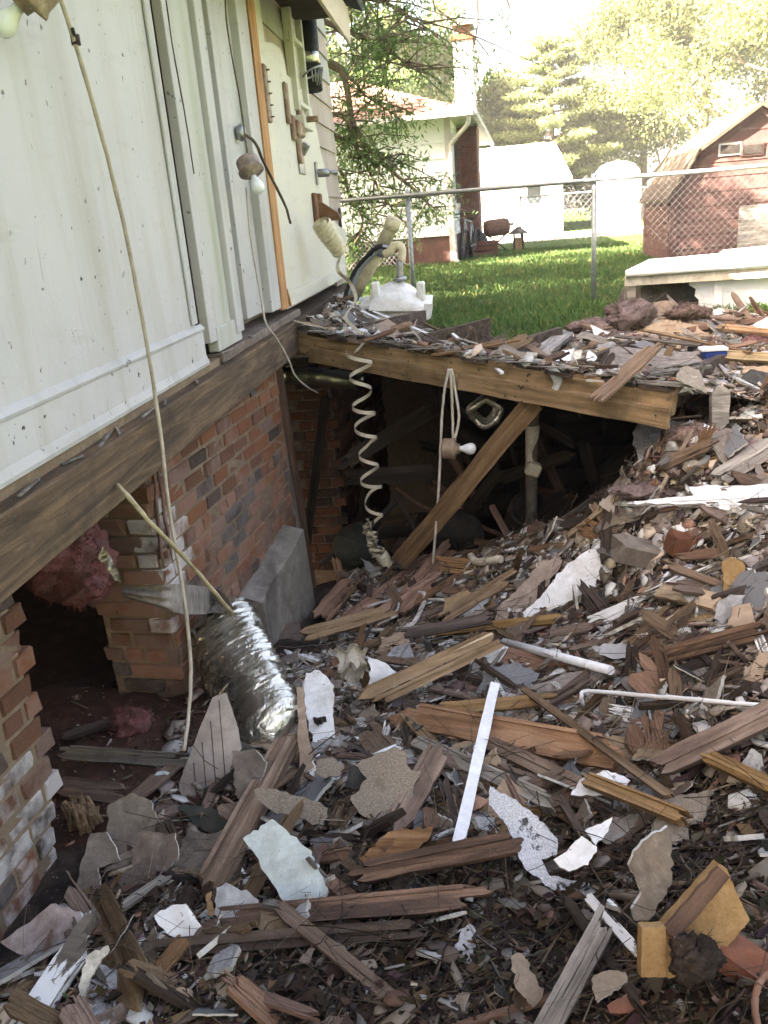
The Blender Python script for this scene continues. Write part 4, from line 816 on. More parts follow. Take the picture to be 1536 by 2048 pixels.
# ================================================================== HANGING CABLES, BULBS, SPIRAL STRIP
def cable(name, pts, r, mat, label, cat='cable', k=6, n=7, group=None):
    rr_ = np.random.default_rng(len(label) * 7 + len(pts)); sp0 = smoothpath(pts, k); sp0 = [p if i in (0, len(sp0) - 1) else p + rr_.normal(0, r * .07, 3) for i, p in enumerate(sp0)]
    mb = MB(); mb.tube(sp0, [r * (1 + rr_.normal(0, .06)) for _ in sp0], n); return mb.build(name, mat, label=label, cat=cat, group=group)
xh = XW + 0.10
cable('hanging_cable', [onx(105, -60, xh), onx(122, 0, xh), onx(150, 85, xh), onx(195, 240, xh), onx(250, 460, xh), onx(292, 680, xh), onx(320, 860, xh), onx(340, 1030, xh + .02), onx(366, 1180, xh + .05), onx(381, 1320, xh + .07), onx(378, 1420, xh + .08), onx(368, 1500, xh + .1)], 0.0062, 'cable', 'long tan cable hanging from the top left down to the rubble')
kp = onx(151, 80, xh); mb = MB(); mb.tube([kp + V3(0, 0, .012), kp + V3(0, .0, -.012)], 0.013, 8); mb.tube([kp, kp + V3(0.01, -0.03, 0.02)], 0.005, 6); mb.build('cable_knot', 'metal_dark', label='small dark knot on the long tan cable', cat='knot')
cable('loose_cable', [onx(235, 970, XW + 0.07), onx(262, 1000, XW + .12), onx(300, 1045, XW + .16), onx(345, 1090, XW + .19), onx(400, 1150, XW + .22), onx(465, 1228, XW + .25)], 0.0072, 'cable', 'stiff tan cable running from the sill beam down to the foil duct')
cable('loose_wire', [onx(525, 610, XW + .06), onx(533, 648, XW + .08), onx(555, 680, XW + .1), onx(575, 715, XW + .12), onx(590, 750, XW + .13), onx(612, 772, XW + .15), onx(636, 786, XW + .18)], 0.0045, 'cable_white', 'thin white wire dangling from the threshold over the beam end', 'wire')
yb = beam_y(float(ony(898, 738, 4.5)[0])) - 0.06
nail = ony(898, 738, yb)
cable('bulb_cable', [nail, ony(890, 775, yb), ony(884, 830, yb), ony(881, 900, yb), ony(876, 1000, yb), ony(868, 1100, yb), ony(860, 1188, yb + .02)], 0.0075, 'cable_white', 'long tan cable hanging from the beam down to the rubble', 'cable')
cable('bulb_cable', [nail + V3(0.006, 0, 0), ony(903, 775, yb), ony(905, 830, yb), ony(906, 878, yb)], 0.0075, 'cable_white', 'left of two short cable strands holding the bulb fixture below the beam')
cable('bulb_cable', [nail + V3(0.012, -.005, 0), ony(908, 765, yb), ony(917, 820, yb), ony(917, 845, yb), ony(909, 880, yb)], 0.0075, 'cable_white', 'right of two short cable strands holding the bulb fixture below the beam')
def bulb_fixture(name, c, ax, s, label, mat):
    o = empty(name, c, label, 'light fixture'); ax = _n(np.array(ax, float))
    MB().lathe(c, ax, [(-0.045 * s, 0.052 * s), (-0.04 * s, 0.055 * s), (0.0, 0.055 * s), (0.012 * s, 0.062 * s), (0.02 * s, 0.062 * s), (0.025 * s, 0.03 * s), (0.045 * s, 0.026 * s)], 18).build('socket', mat, o)
    MB().lathe(c + ax * 0.042 * s, ax, [(0, 0.014 * s), (0.02 * s, 0.017 * s), (0.04 * s, 0.027 * s), (0.055 * s, 0.032 * s), (0.072 * s, 0.031 * s), (0.085 * s, 0.023 * s), (0.092 * s, 0.008 * s)], 16).build('bulb', 'glass_bulb', o); return o
bulb_fixture('bulb_fixture', ony(903, 897, yb), (1, -0.15, -0.02), 1.0, 'bare bulb in a porcelain socket hanging sideways below the beam', 'porcelain_brown')
c = onx(500, 336, XW + 0.12); bulb_fixture('bulb_fixture', c, _n(onx(518, 380, XW + 0.16) - c), 0.98, 'dirty bare bulb and socket hanging in front of the door', 'porcelain_brown')
bulb_fixture('bulb_fixture', ony(62, -12, 2.15), (-0.75, -0.2, -0.62), 0.92, 'bare bulb and brown socket in the top left corner', 'porcelain_brown')
cable('fixture_wire', [onx(449, -30, XW + .08), onx(455, 60, XW + .08), onx(480, 200, XW + .1), onx(490, 272, XW + .11), onx(494, 300, XW + .12), onx(497, 325, XW + .12)], 0.004, 'twig', 'thin dark wire holding the bulb in front of the door', 'wire')
cable('fixture_wire', [onx(490, 270, XW + .11), onx(510, 285, XW + .12), onx(528, 325, XW + .13), onx(545, 360, XW + .13), onx(570, 410, XW + .14), onx(581, 446, XW + .14)], 0.0075, 'twig', 'brown cable stub sloping from the door bulb across the orange strip', 'cable')
cable('fixture_wire', [onx(492, 375, XW + .1), onx(500, 470, XW + .09), onx(515, 560, XW + .08), onx(528, 640, XW + .08)], 0.0035, 'cable', 'thin tan wire hanging below the door bulb', 'wire')
cable('cobweb_wire', [onx(332, 0, XW + .03), onx(348, 110, XW + .035), onx(370, 230, XW + .03), onx(388, 348, XW + .03)], 0.003, 'twig', 'thin dark vine running down the white door trim', 'vine')
# spiral strip: coil on the wall, tail, then a helix
sp = empty('spiral_strip', ony(758, 1140, 4.6), 'long cream plastic strip uncoiling in a spiral in front of the cellar', 'strip')
yS = 4.55
def ribbon(path, width, side, mat, name, parent, th=0.004):
    P = np.array(path); rows_a = []; rows_b = []
    for i in range(len(P)):
        sd_ = side(i); rows_a.append([P[i] - sd_ * width / 2, P[i], P[i] + sd_ * width / 2]); 
    mb = MB(); G = np.array(rows_a); mb.grid(G); nv = np.array([_n(np.cross(P[min(i + 1, len(P) - 1)] - P[max(i - 1, 0)], side(i)) + 1e-9) for i in range(len(P))]); mb.grid((G + nv[:, None] * th)[:, ::-1]); return mb.build(name, mat, parent)
tail = smoothpath([onx(681, 508, XW + .2), onx(676, 540, XW + .24), ony(700, 565, 6.0), ony(712, 600, 5.6), ony(692, 636, 5.2), ony(728, 676, 4.75), ony(712, 705, 4.6)], 8)
ribbon(tail, 0.03, lambda i: _n(V3(0.8, -0.5, 0.35)), 'plastic_cream', 'strip_tail', sp)
hel = []; nrm_ = []
turns = 6.9; N = 260
for i in range(N + 1):
    t = i / N; v = 705 + 345 * t; u = 716 + (752 - 716) * t ** 1.1; c = ony(u, v, yS); a = 2 * math.pi * turns * (t + .012 * math.sin(17 * t) + .008 * math.sin(41 * t)) + 3.1; r = 0.062 - 0.014 * t + 0.010 * math.sin(13 * t + 1) * math.sin(31 * t)
    hel.append(c + V3(r * math.cos(a), r * math.sin(a), 0.006 * math.sin(a * 0.7)))
ribbon(hel, 0.021, lambda i: _n(V3(0.0, 0.1, 1.0)), 'plastic_cream', 'strip_helix', sp)
def coil(c, ax, r, L, turns, name):
    ax = _n(np.array(ax, float)); A = _n(np.cross(ax, V3(0, 0, 1))); B = np.cross(ax, A); pts = []
    mb = MB(); N = int(turns * 18); g = []
    for i in range(N + 1):
        t = i / N; a = 2 * math.pi * turns * t; rr = r * (0.92 + 0.08 * math.sin(5 * t)); cc = c + ax * (L * t - L / 2) + rr * (A * math.cos(a) + B * math.sin(a)); w = L / turns * 0.52
        rad = A * math.cos(a) + B * math.sin(a); g.append([cc - ax * w, cc + rad * 0.008, cc + ax * w])
    mb.grid(g); return mb.build(name, 'plastic_cream', sp)
coil(onx(662, 476, XW + 0.20), onx(682, 508, XW + 0.26) - onx(640, 446, XW + 0.16), 0.062, 0.27, 8, 'strip_coil')
coil(ony(768, 1118, yS), ony(780, 1135, yS) - ony(750, 1090, yS), 0.036, 0.09, 6, 'strip_coil')
mb = MB(); pp = smoothpath([ony(738, 1052, yS), ony(735, 1066, yS), ony(750, 1082, yS - .02), ony(745, 1100, yS), ony(762, 1108, yS)], 6); mb.grid([[q + V3(0.03 * math.sin(3 * j + .5 * i), 0.025 * math.cos(2.2 * i + j), 0.02 * (j - 1.5)) for j in range(5)] for i, q in enumerate(pp)]); mb.build('crumpled_strip', 'plastic_cream', sp)
# ================================================================== BEYOND THE HOLE: sink, pipes, fence, neighbour
# wall-hung basin lying face down on the fallen floor
sk = empty('washbasin', ony(795, 640, 6.1), 'white ceramic washbasin lying upside down on the fallen floor edge', 'washbasin')
def sP(u, v, y=6.05): return ony(u, v, y)
mb = MB(); rim = [sP(722, 600), sP(727, 627), sP(745, 636), sP(848, 640), sP(862, 634), sP(863, 600)]
lo_ = [sP(721, 612, 5.95), sP(862, 606, 5.95)]
mb.prism([sP(720, 610), sP(728, 632), sP(735, 636), sP(855, 640), sP(862, 636), sP(863, 608)], (0, 0.36, 0.03)); mb.build('rim', 'ceramic', sk)
rows = []
for t in np.linspace(0, 1, 9):
    row = []
    for s in np.linspace(0, 1, 15):
        u = 738 + (848 - 738) * s; top_ = 620 - (620 - 562) * math.sin(math.pi * (0.08 + 0.84 * s)) ** 0.6; v = 622 + (top_ - 622) * (t ** 0.7); yy = 6.0 + 0.28 * t * t
        row.append(sP(u, v, yy))
    rows.append(row)
MB().grid(rows).build('bowl', 'ceramic', sk)
for u in (752, 842):
    mb = MB(); mb.cbox(sP(u, 582, 6.12), (0.03, 0.05, 0.065), 0.012); mb.build('lug', 'ceramic', sk)
MB().tube(smoothpath([sP(800, 560, 6.25), sP(799, 520, 6.25)], 4), 0.026, 12).build('tailpiece', 'metal_grey', sk)
MB().lathe(sP(800, 558, 6.25), (0, 0, 1), [(-0.01, 0.05), (0.01, 0.05), (0.02, 0.03)], 14).build('drain_collar', 'metal_grey', sk)
MB().tube(smoothpath([sP(803, 522, 6.25), sP(804, 500, 6.25), sP(798, 491, 6.25), sP(788, 492, 6.25), sP(780, 503, 6.25), sP(770, 508, 6.27)], 6), 0.03, 12).build('trap', 'plastic_cream', sk)
pv = empty('waste_pipe', ony(705, 600, 6.6), 'tall cream plastic waste pipe leaning over the washbasin', 'pipe')
MB().tube([ony(700, 605, 6.55), ony(735, 545, 6.5), ony(763, 493, 6.4)], 0.046, 16).build('pipe', 'plastic_cream', pv)
MB().tube([ony(762, 496, 6.4), ony(786, 447, 6.3), ony(791, 436, 6.3)], 0.05, 16).build('pipe', 'plastic_cream', pv)
MB().tube([ony(781, 458, 6.32), ony(789, 438, 6.3)], 0.057, 16).build('coupling', 'plastic_cream', pv)
MB().tube([ony(758, 505, 6.42), ony(764, 494, 6.4)], 0.056, 16).build('clamp', 'metal_grey', pv)
for i, (du, lab) in enumerate(((0, 'left black hose clamped to the cream waste pipe'), (7, 'right grey hose clamped to the cream waste pipe'))):
    cable('hose', [ony(690 + du, 600, 6.4), ony(698 + du, 570, 6.4), ony(715 + du, 535, 6.38), ony(738 + du, 510, 6.34), ony(757 + du, 494, 6.3), ony(775 + du, 497, 6.3)], 0.02, 'rubber' if i == 0 else 'galvanised', lab, 'hose')
# chain link fence
def fence(name, y, x0, x1, h, posts, pitch, wr, label, z0=0.0):
    o = empty(name, ((x0 + x1) / 2, y, z0), label, 'fence')
    MB().tube([(x0, y, z0 + h), ((x0 + x1) / 2, y + 0.01, z0 + h - 0.008), (x1, y, z0 + h)], 0.021, 10).build('top_rail', 'galvanised', o)
    for x in posts:
        mb = MB(); mb.tube([(x, y + 0.035, z0 - 0.1), (x, y + 0.035, z0 + h + 0.02)], 0.024, 10); mb.lathe((x, y + 0.035, z0 + h + 0.0), (0, 0, 1), [(0, 0.028), (0.04, 0.026), (0.06, 0.008)], 10); mb.build('post', 'galvanised', o)
    vs_ = []; fs = []; d = pitch; n_ = int((x1 - x0) / d) + 1; hh = h - 0.03
    for i in range(-int(hh / d) - 1, n_ + 1):
        for sg in (1, -1):
            # a bent wire is near enough to a straight diagonal; 3-sided
            xs = x0 + i * d; a = V3(xs if sg > 0 else xs + hh, y + 0.008 * sg, z0 + 0.02); bb = V3(xs + hh if sg > 0 else xs, y + 0.008 * sg, z0 + hh + 0.02)
            t0 = 0.0; t1 = 1.0
            for t_, lim in ((0, x0), (1, x1)): pass
            lo_t = [0, 1]
            dx = bb[0] - a[0]; ts = sorted([(x0 - a[0]) / dx, (x1 - a[0]) / dx]); t0 = max(0, ts[0]); t1 = min(1, ts[1])
            if t1 - t0 < 0.02: continue
            p, q = a + (bb - a) * t0, a + (bb - a) * t1; k = len(vs_)
            dd = _n(q - p); s1 = V3(0, 1, 0); s2 = np.cross(dd, s1)
            for c in (p, q):
                for an in (0, 2.094, 4.189): vs_.append(c + wr * (s1 * math.cos(an) + s2 * math.sin(an)))
            fs += [(k, k + 1, k + 4, k + 3), (k + 1, k + 2, k + 5, k + 4), (k + 2, k, k + 3, k + 5)]
    me = fast_mesh('chain_link', np.array(vs_) - np.array(o.location), np.array(fs), 'chain_wire'); c_ = link('chain_link', me, parent=o); c_['kind'] = 'stuff'
    return o
fy = 8.8
px_ = lambda u, v, y: float(ony(u, v, y)[0])
fence('chain_link_fence', fy, XW - 0.3, 6.2, 1.2, [px_(820, 480, fy), px_(1189, 470, fy), px_(1189, 470, fy) + 2.6], 0.068, 0.0011, 'near galvanised chain link fence across the lawn behind the rubble')
fence('chain_link_fence', 24.0, 1.5, 7.5, 1.25, [1.5, 4.5, 7.5], 0.16, 0.008, 'far chain link fence by the white tank and garage')
# neighbour's house
nh = empty('neighbour_house', (-4, 19, 0), 'white sided neighbouring house with brown hip roof behind the fence', 'house')
NR = math.radians(4); NC = onz(908, 533, 0.0); NC[1] = 17.5; NC[0] = float(ony(908, 533, 17.5)[0]); NC[2] = 0
def nb_(x, y, z):   # local: x to the left of the corner is negative, y back
    return V3(NC[0] + x * math.cos(NR) + y * math.sin(NR), NC[1] - x * math.sin(NR) + y * math.cos(NR), z)
def nbox(x0, x1, y0, y1, z0, z1, mb=None):
    mb = MB() if mb is None else mb; P = [nb_(x, y, z) for x in (x0, x1) for y in (y0, y1) for z in (z0, z1)]
    return mb.add(P, [(0, 1, 3, 2), (4, 6, 7, 5), (0, 4, 5, 1), (2, 3, 7, 6), (0, 2, 6, 4), (1, 5, 7, 3)])
mottled('brick_dim', (0.10, 0.052, 0.042), (0.15, 0.08, 0.064), scale=5, dirtamt=.4, vary=0, bstr=.5); nbox(-8, 0, 0.02, 8, -0.05, 0.62).build('foundation', 'brick_dim', nh)
for i in range(8):
    z = 0.58 + i * 0.285; mb = MB(); mb.add([nb_(-8.02, -0.03, z), nb_(0.0, -0.03, z), nb_(0.0, 0.0, z + 0.295), nb_(-8.02, 0.0, z + 0.295), nb_(-8.02, 0.02, z), nb_(0.0, 0.02, z)], [(0, 1, 2, 3), (0, 4, 5, 1)]); mb.build('siding_board', 'siding_white', nh)
    mb = MB(); mb.add([nb_(0.03, 0.0, z), nb_(0.03, 8, z), nb_(0.0, 8, z + 0.295), nb_(0.0, 0.0, z + 0.295), nb_(0, 0, z), nb_(0, 8, z)], [(0, 1, 2, 3), (0, 4, 5, 1)]); mb.build('siding_board', 'siding_white', nh)
nbox(-8, -0.005, 0.005, 7.99, 0.6, 2.86).build('wall', 'siding_white', nh)
nbox(-0.06, 0.06, -0.06, 0.06, 0.05, 2.85).build('corner_board', 'paint_trim', nh)
w = nbox(0.031, 0.06, 0.5, 1.7, 1.1, 2.5).build('window', 'paint_trim', nh); nbox(0.061, 0.066, 0.58, 1.06, 1.18, 2.42).build('pane', 'window_glass', w); nbox(0.061, 0.066, 1.14, 1.62, 1.18, 2.42).build('pane', 'window_glass', w)
ZE = 2.78; mottled('roof_brown', (0.20, 0.11, 0.085), (0.33, 0.21, 0.165), scale=6, dirtamt=0.3, vary=0, bstr=0.8, bscale=30)
ov = 0.5; rz = ZE + 1.35
rf = MB(); E1, E2, E3, E4 = nb_(-8.5, -ov, ZE), nb_(ov, -ov, ZE), nb_(ov, 8.5, ZE), nb_(-8.5, 8.5, ZE); r0, r1 = nb_(-4.6, 4, rz), nb_(-2.6, 4, rz)
# courses of shingles as stepped strips on the visible slopes
ns = 14
for k in range(ns):
    t0, t1 = k / ns, (k + 1) / ns; up = V3(0, 0, 0.018)
    a, b2 = E1 + (r0 - E1) * t0 + up, E2 + (r1 - E2) * t0 + up; c3, d3 = E2 + (r1 - E2) * t1, E1 + (r0 - E1) * t1
    rf.add([a, b2, c3, d3, a - up, b2 - up], [(0, 1, 2, 3), (4, 5, 1, 0)])
    a, b2 = E2 + (r1 - E2) * t0 + up, E3 + (r1 - E3) * t0 + up; c3, d3 = E3 + (r1 - E3) * t1, E2 + (r1 - E2) * t1
    rf.add([a, b2, c3, d3, a - up, b2 - up], [(0, 1, 2, 3), (4, 5, 1, 0)])
rf.add([E3, E4, r0, r1], [(0, 1, 2, 3)]); rf.add([E4, E1, r0], [(0, 1, 2)]); rf.build('roof', 'roof_brown', nh)
MB().prism([nb_(-8.45, -ov + .02, ZE - 0.02), nb_(ov - .02, -ov + .02, ZE - 0.02), nb_(ov - .02, 8.4, ZE - 0.02), nb_(-8.45, 8.4, ZE - 0.02)], (0, 0, -0.02)).build('soffit', 'paint_yellow', nh)
mb = MB(); nbox(-8.5, ov + 0.02, -ov - 0.09, -ov, ZE - 0.1, ZE + 0.0, mb); mb.build('gutter', 'paint_trim', nh); mb = MB(); nbox(ov, ov + 0.09, -ov, 8.4, ZE - 0.1, ZE, mb); mb.build('gutter', 'paint_trim', nh)
MB().tube(smoothpath([nb_(ov - .06, -ov + .02, ZE - .08), nb_(ov - .1, -ov + .1, ZE - .25), nb_(0.1, -0.14, ZE - .5), nb_(0.05, -0.1, ZE - .75), nb_(0.05, -0.1, 0.25), nb_(0.12, -0.2, 0.05)], 5), 0.045, 8).build('downspout', 'paint_trim', nh)
cx = 0.03; ch = nbox(cx, cx + 0.42, 1.9, 2.9, -0.05, 2.70).build('chimney', 'brick_red', nh)
for r in range(36):
    for q in range(4):
        if q == 3 and r % 2: continue
        P = nb_(cx + 0.10 * q + 0.05 + (0.05 if r % 2 else 0), 1.895, 0.02 + r * 0.073 + 0.035); mb = MB(); mb.cbox(P, (0.046, 0.012, 0.031), 0.004); mb.build('brick', 'brick_red', ch)
nbox(cx, cx + 0.40, 1.95, 2.7, 2.70, 4.35).build('chimney_shaft', 'paint_trim', nh); nbox(cx - 0.03, cx + 0.43, 1.91, 2.74, 4.351, 4.45).build('chimney_cap', 'brick_red', nh)  # pale paint on the shaft stands in for sunlight on its brick
nbox(cx + 0.06, cx + 0.34, 2.05, 2.6, 4.451, 4.62).build('flue', 'rust', nh); nbox(cx - 0.02, cx + 0.42, 1.93, 2.72, 4.621, 4.66).build('flue_cap', 'concrete', nh)
lt = MB()  # lattice at the foot of the wall
for i in range(16):
    for sg in (1, -1):
        x = -2.9 + i * 0.1; a = nb_(x if sg > 0 else x + .5, -0.07 - .01 * sg, 0.02); c_ = nb_(x + .5 if sg > 0 else x, -0.07 - .01 * sg, 0.55); lt.tube([a, c_], 0.012, 4, smooth=False)
lt.build('lattice', 'paint_trim', nh)
# things by that house
def lathe_thing(name, label, cat, mat, parts): 
    mb = MB()
    for f_ in parts: f_(mb)
    return mb.build(name, mat, label=label, cat=cat)
gy = 21.0; g = ony(993, 455, gy)
gr = empty('barrel_grill', V3(g[0], g[1], 0.0), 'rusty barrel grill on crossed legs standing on the lawn', 'grill')
MB().lathe(g, (1, 0.25, 0.05), [(-0.30, 0.12), (-0.29, 0.17), (-0.2, 0.2), (0.2, 0.2), (0.29, 0.17), (0.30, 0.1)], 18).build('barrel', 'rust', gr)
for sx, sy in ((-1, -1), (1, -1), (-1, 1), (1, 1)): MB().tube([g + V3(-0.22 * sx, 0.12 * sy, -0.16), V3(g[0] + 0.30 * sx, g[1] + 0.2 * sy, 0.0)], 0.018, 6).build('leg', 'metal_dark', gr)
MB().tube([g + V3(0.3, 0.05, 0.05), g + V3(0.42, 0.05, 0.05)], 0.03, 8).build('handle', 'rust', gr)
l0 = ony(1037, 492, 20.5); l0[2] = 0
la = empty('garden_lantern', l0, 'dark lantern shaped feeder with pointed roof on the lawn', 'lantern')
MB().lathe(l0, (0, 0, 1), [(0, 0.2), (0.03, 0.2), (0.035, 0.15), (0.06, 0.15)], 4, smooth=False).build('base', 'metal_dark', la)
for a in range(4): t = a * math.pi / 2 + 0.78; MB().box(l0 + V3(0.14 * math.cos(t), 0.14 * math.sin(t), 0.24), (0.02, 0.02, 0.18)).build('corner_post', 'metal_dark', la)
MB().box(l0 + V3(0, 0, 0.2), (0.09, 0.09, 0.14)).build('feed_box', 'fiberboard', la)
MB().lathe(l0 + V3(0, 0, 0.42), (0, 0, 1), [(0, 0.24), (0.02, 0.23), (0.14, 0.06), (0.16, 0.02)], 4, smooth=False).build('roof', 'stuffed_grey', la); MB().tube([l0 + V3(-.04, 0, .57), l0 + V3(0, 0, .66), l0 + V3(.04, 0, .57)], 0.008, 5).build('handle', 'metal_dark', la)
b0 = ony(930, 525, 17.9); b0[2] = 0
bk = empty('bicycle', b0, 'dark bicycle leaning against the side wall of the neighbouring house', 'bicycle')
wdir = _n(V3(0.25, 1, 0))
for k, cc in enumerate((b0 + V3(0, 0, 0.33), b0 + wdir * 1.0 + V3(0, 0, 0.33))):
    wl = MB().tube([cc + wdir * 0.32 * math.cos(a) + V3(0.05 * math.sin(a), 0, 0.32 * math.sin(a)) for a in np.linspace(0, 2 * math.pi, 25)], 0.022, 6, cap=False).build('wheel', 'rubber', bk)
    sp_ = MB()
    for a in np.linspace(0, math.pi, 8): sp_.tube([cc + wdir * 0.3 * math.cos(a) + V3(0, 0, 0.3 * math.sin(a)), cc - wdir * 0.3 * math.cos(a) - V3(0, 0, 0.3 * math.sin(a))], 0.004, 3)
    sp_.build('spokes', 'metal_grey', wl)
f0, f1 = b0 + V3(0, 0, .33), b0 + wdir * 1.0 + V3(0, 0, .33); hd = b0 + wdir * .12 + V3(0, 0, .85); st = b0 + wdir * .68 + V3(0, 0, .8); bb_ = b0 + wdir * .52 + V3(0, 0, .3)
mb = MB()
for a, c_ in ((f0, hd), (hd, st), (hd, bb_), (st, bb_), (bb_, f1), (st, f1)): mb.tube([a, c_], 0.018, 6)
mb.build('frame', 'metal_grey', bk); MB().tube([hd + V3(-.28, .02, .1), hd + V3(-.1, 0, .12), hd + V3(.1, 0, .12), hd + V3(.28, .02, .1)], 0.016, 6).build('handlebar', 'metal_dark', bk); mb = MB(); mb.cbox(st + V3(0, 0, .06), (.06, .13, .03), .02); mb.build('saddle', 'rubber', bk)
t0 = ony(968, 498, 19.2); t0[2] = 0
cr = empty('red_crate', t0, 'faded red crate on the ground between the bicycle and the grill', 'crate')
for k in range(3): mb = MB(); mb.cbox(t0 + V3(0, 0, 0.10 + k * 0.11), (0.30, 0.2, 0.045), 0.008); mb.build('slat', 'brick_red', cr)
mb = MB(); ellipsoid(mb, ony(958, 475, 19.4) * V3(1, 1, 0) + V3(0, 0, .28), (.2, .2, .3), nz=.05); mb.build('garbage_bag', 'rubber', label='dark full bag by the brick chimney', cat='bag')
# barn shed
mottled('shed_roof', (.075, .055, .04), (.13, .098, .072), scale=9, dirtamt=.4, vary=0, bstr=.6, bscale=40)
by0 = 13.6; sx0 = px_(1337, 500, by0); sh = empty('barn_shed', (sx0 + 1.4, by0 + 1, 0), 'dark red gambrel barn shed behind the fence on the right', 'shed')
SW, SD, ZE_, ZM_, ZP_, XM_ = 2.42, 1.9, .96, 1.52, 2.04, .16; pr = [(0, -0.05), (SW, -0.05), (SW, ZE_), (SW * (1 - XM_), ZM_), (SW / 2, ZP_), (SW * XM_, ZM_), (0, ZE_)]
MB().prism([(sx0 + x, by0 + 0.02, z) for x, z in pr], (0, SD, 0)).build('body', 'barn_red', sh)
def pw(z):  # half-open width limits of the gable at height z
    return float(np.interp(z, [ZE_, ZM_, ZP_], [0, SW * XM_, SW / 2]))
for i in range(11):
    z0, z1 = 0.0 + i * 0.2, min(0.2 + i * 0.2, ZP_ - .02); a0, a1 = pw(z0), pw(z1)
    if z1 - z0 < .05: continue
    P = [(sx0 + a0, by0, z0), (sx0 + SW - a0, by0, z0), (sx0 + SW - a1, by0 + 0.012, z1 + .004), (sx0 + a1, by0 + 0.012, z1 + .004)]
    MB().prism(P, (0, 0.014, 0)).build('siding_board', 'barn_red', sh)
    if z1 < 1.1: MB().prism([(sx0, by0 + .02, z0), (sx0, by0 + SD, z0), (sx0 - 0.001 + .01, by0 + SD, z1), (sx0 + .009, by0 + .02, z1)], (-0.016, 0, 0)).build('siding_board', 'barn_red', sh)
for seg in (((-.07, ZE_ - .06), (XM_ * SW, ZM_ + .05)), ((XM_ * SW - .04, ZM_ + .02), (SW / 2, ZP_ + .06)), ((SW / 2, ZP_ + .06), ((1 - XM_) * SW + .04, ZM_ + .02)), (((1 - XM_) * SW, ZM_ + .05), (SW + .07, ZE_ - .06))):
    (xa, za), (xb, zb) = seg
    MB().prism([(sx0 + xa, by0 - .12, za), (sx0 + xb, by0 - .12, zb), (sx0 + xb, by0 - .12, zb + .05), (sx0 + xa, by0 - .12, za + .05)], (0, SD + .24, 0)).build('roof_slope', 'shed_roof', sh)
    MB().prism([(sx0 + xa, by0 - .05, za - .09), (sx0 + xb, by0 - .05, zb - .09), (sx0 + xb, by0 - .05, zb - .001), (sx0 + xa, by0 - .05, za - .001)], (0, .03, 0)).build('barge_board', 'barn_red', sh)
for k, (u, fr) in enumerate(((1460, 'paint_trim'), (1505, 'barn_red'))):
    p = ony(u, 298, by0 - .02); wv = MB(); wv.bbox(p - V3(.16, .0, .085), p + V3(.16, .02, .085)); wv = wv.build('vent', fr, sh); MB().bbox(p - V3(.135, .012, .06), p + V3(.135, .001, .06)).build('vent_opening', 'dark_void', wv)
p = ony(1515, 460, by0 - .02); mb = MB(); mb.cbox(p, (.28, .012, .36), .004); mb.build('patch_board', 'wood_grey', sh)
mb = MB(); mb.bbox((sx0 + 0.0, by0 - .03, 0), (sx0 + .10, by0 - .002, ZE_)); mb.build('corner_board', 'barn_red', sh)
# white topped box behind the heap
wx = empty('white_box', (2.6, 7.6, 0), 'long low white panelled box with a broken side, behind the debris heap', 'box')
def wP(u, v, y=7.5): return ony(u, v, y)
a, b2 = wP(1251, 541), wP(1600, 515, 7.3); mb = MB()
MB().prism([a, b2, b2 + V3(.1, 0.75, .03), a + V3(.35, 0.75, .03)], (0, 0, -0.05)).build('lid', 'box_white', wx)
MB().tube([a + V3(0, -.02, -.03), b2 + V3(0, -.02, -.03)], 0.028, 8).build('lid_lip', 'box_white', wx)
MB().prism([a + V3(0, -.005, -.052), b2 + V3(0, -.005, -.052), b2 + V3(0, -.005, -.14), a + V3(0, -.005, -.13)], (0, .04, 0)).build('top_rail', 'paper_cream', wx)
MB().prism([a + V3(.75, .12, .035), b2 + V3(0, .12, .04), b2 + V3(.1, .70, .07), a + V3(1.0, .70, .065)], (0, 0, -0.03)).build('lid_panel', 'plastic_white', wx)
mb = MB(); mb.bbox(a * V3(1, 1, 0) + V3(.02, 0, 0), a * V3(1, 1, 0) + V3(.09, .07, float(a[2]) - .131)); mb.build('leg', 'wood_grey', wx)
hx = [wP(1385, 552), wP(1378, 570), wP(1392, 578), wP(1390, 592), wP(1398, 600), wP(1396, 612), wP(1413, 622)]
bl = [V3(q[0], q[1], q[2]) for q in hx]; MB().prism(bl + [V3(bl[-1][0], 7.5, 0), V3(b2[0], 7.4, 0), V3(b2[0], 7.4, float(b2[2]) - .14), V3(bl[0][0], 7.5, float(a[2]) - .10)], (0, .012, 0)).build('side_panel', 'box_white', wx)
for u in (1437, 1520): p = wP(u, 560, 7.47); mb = MB(); mb.bbox((p[0] - .035, p[1] - .012, 0), (p[0] + .035, p[1] + .018, float(a[2]) - .09), bev=.003); mb.build('batten', 'plastic_white', wx)
MB().bbox((a[0] + .15, 8.05, 0), (b2[0], 8.1, float(a[2]) - .06)).build('back_panel', 'stuffed_grey', wx); 
mb = MB(); ellipsoid(mb, V3(float(wP(1335, 590)[0]), 7.85, .15), (.36, .15, .22), nz=.03); mb.build('dark_bundle', 'stuffed_grey', label='dark grey bundle inside the broken end of the white box', cat='bundle')
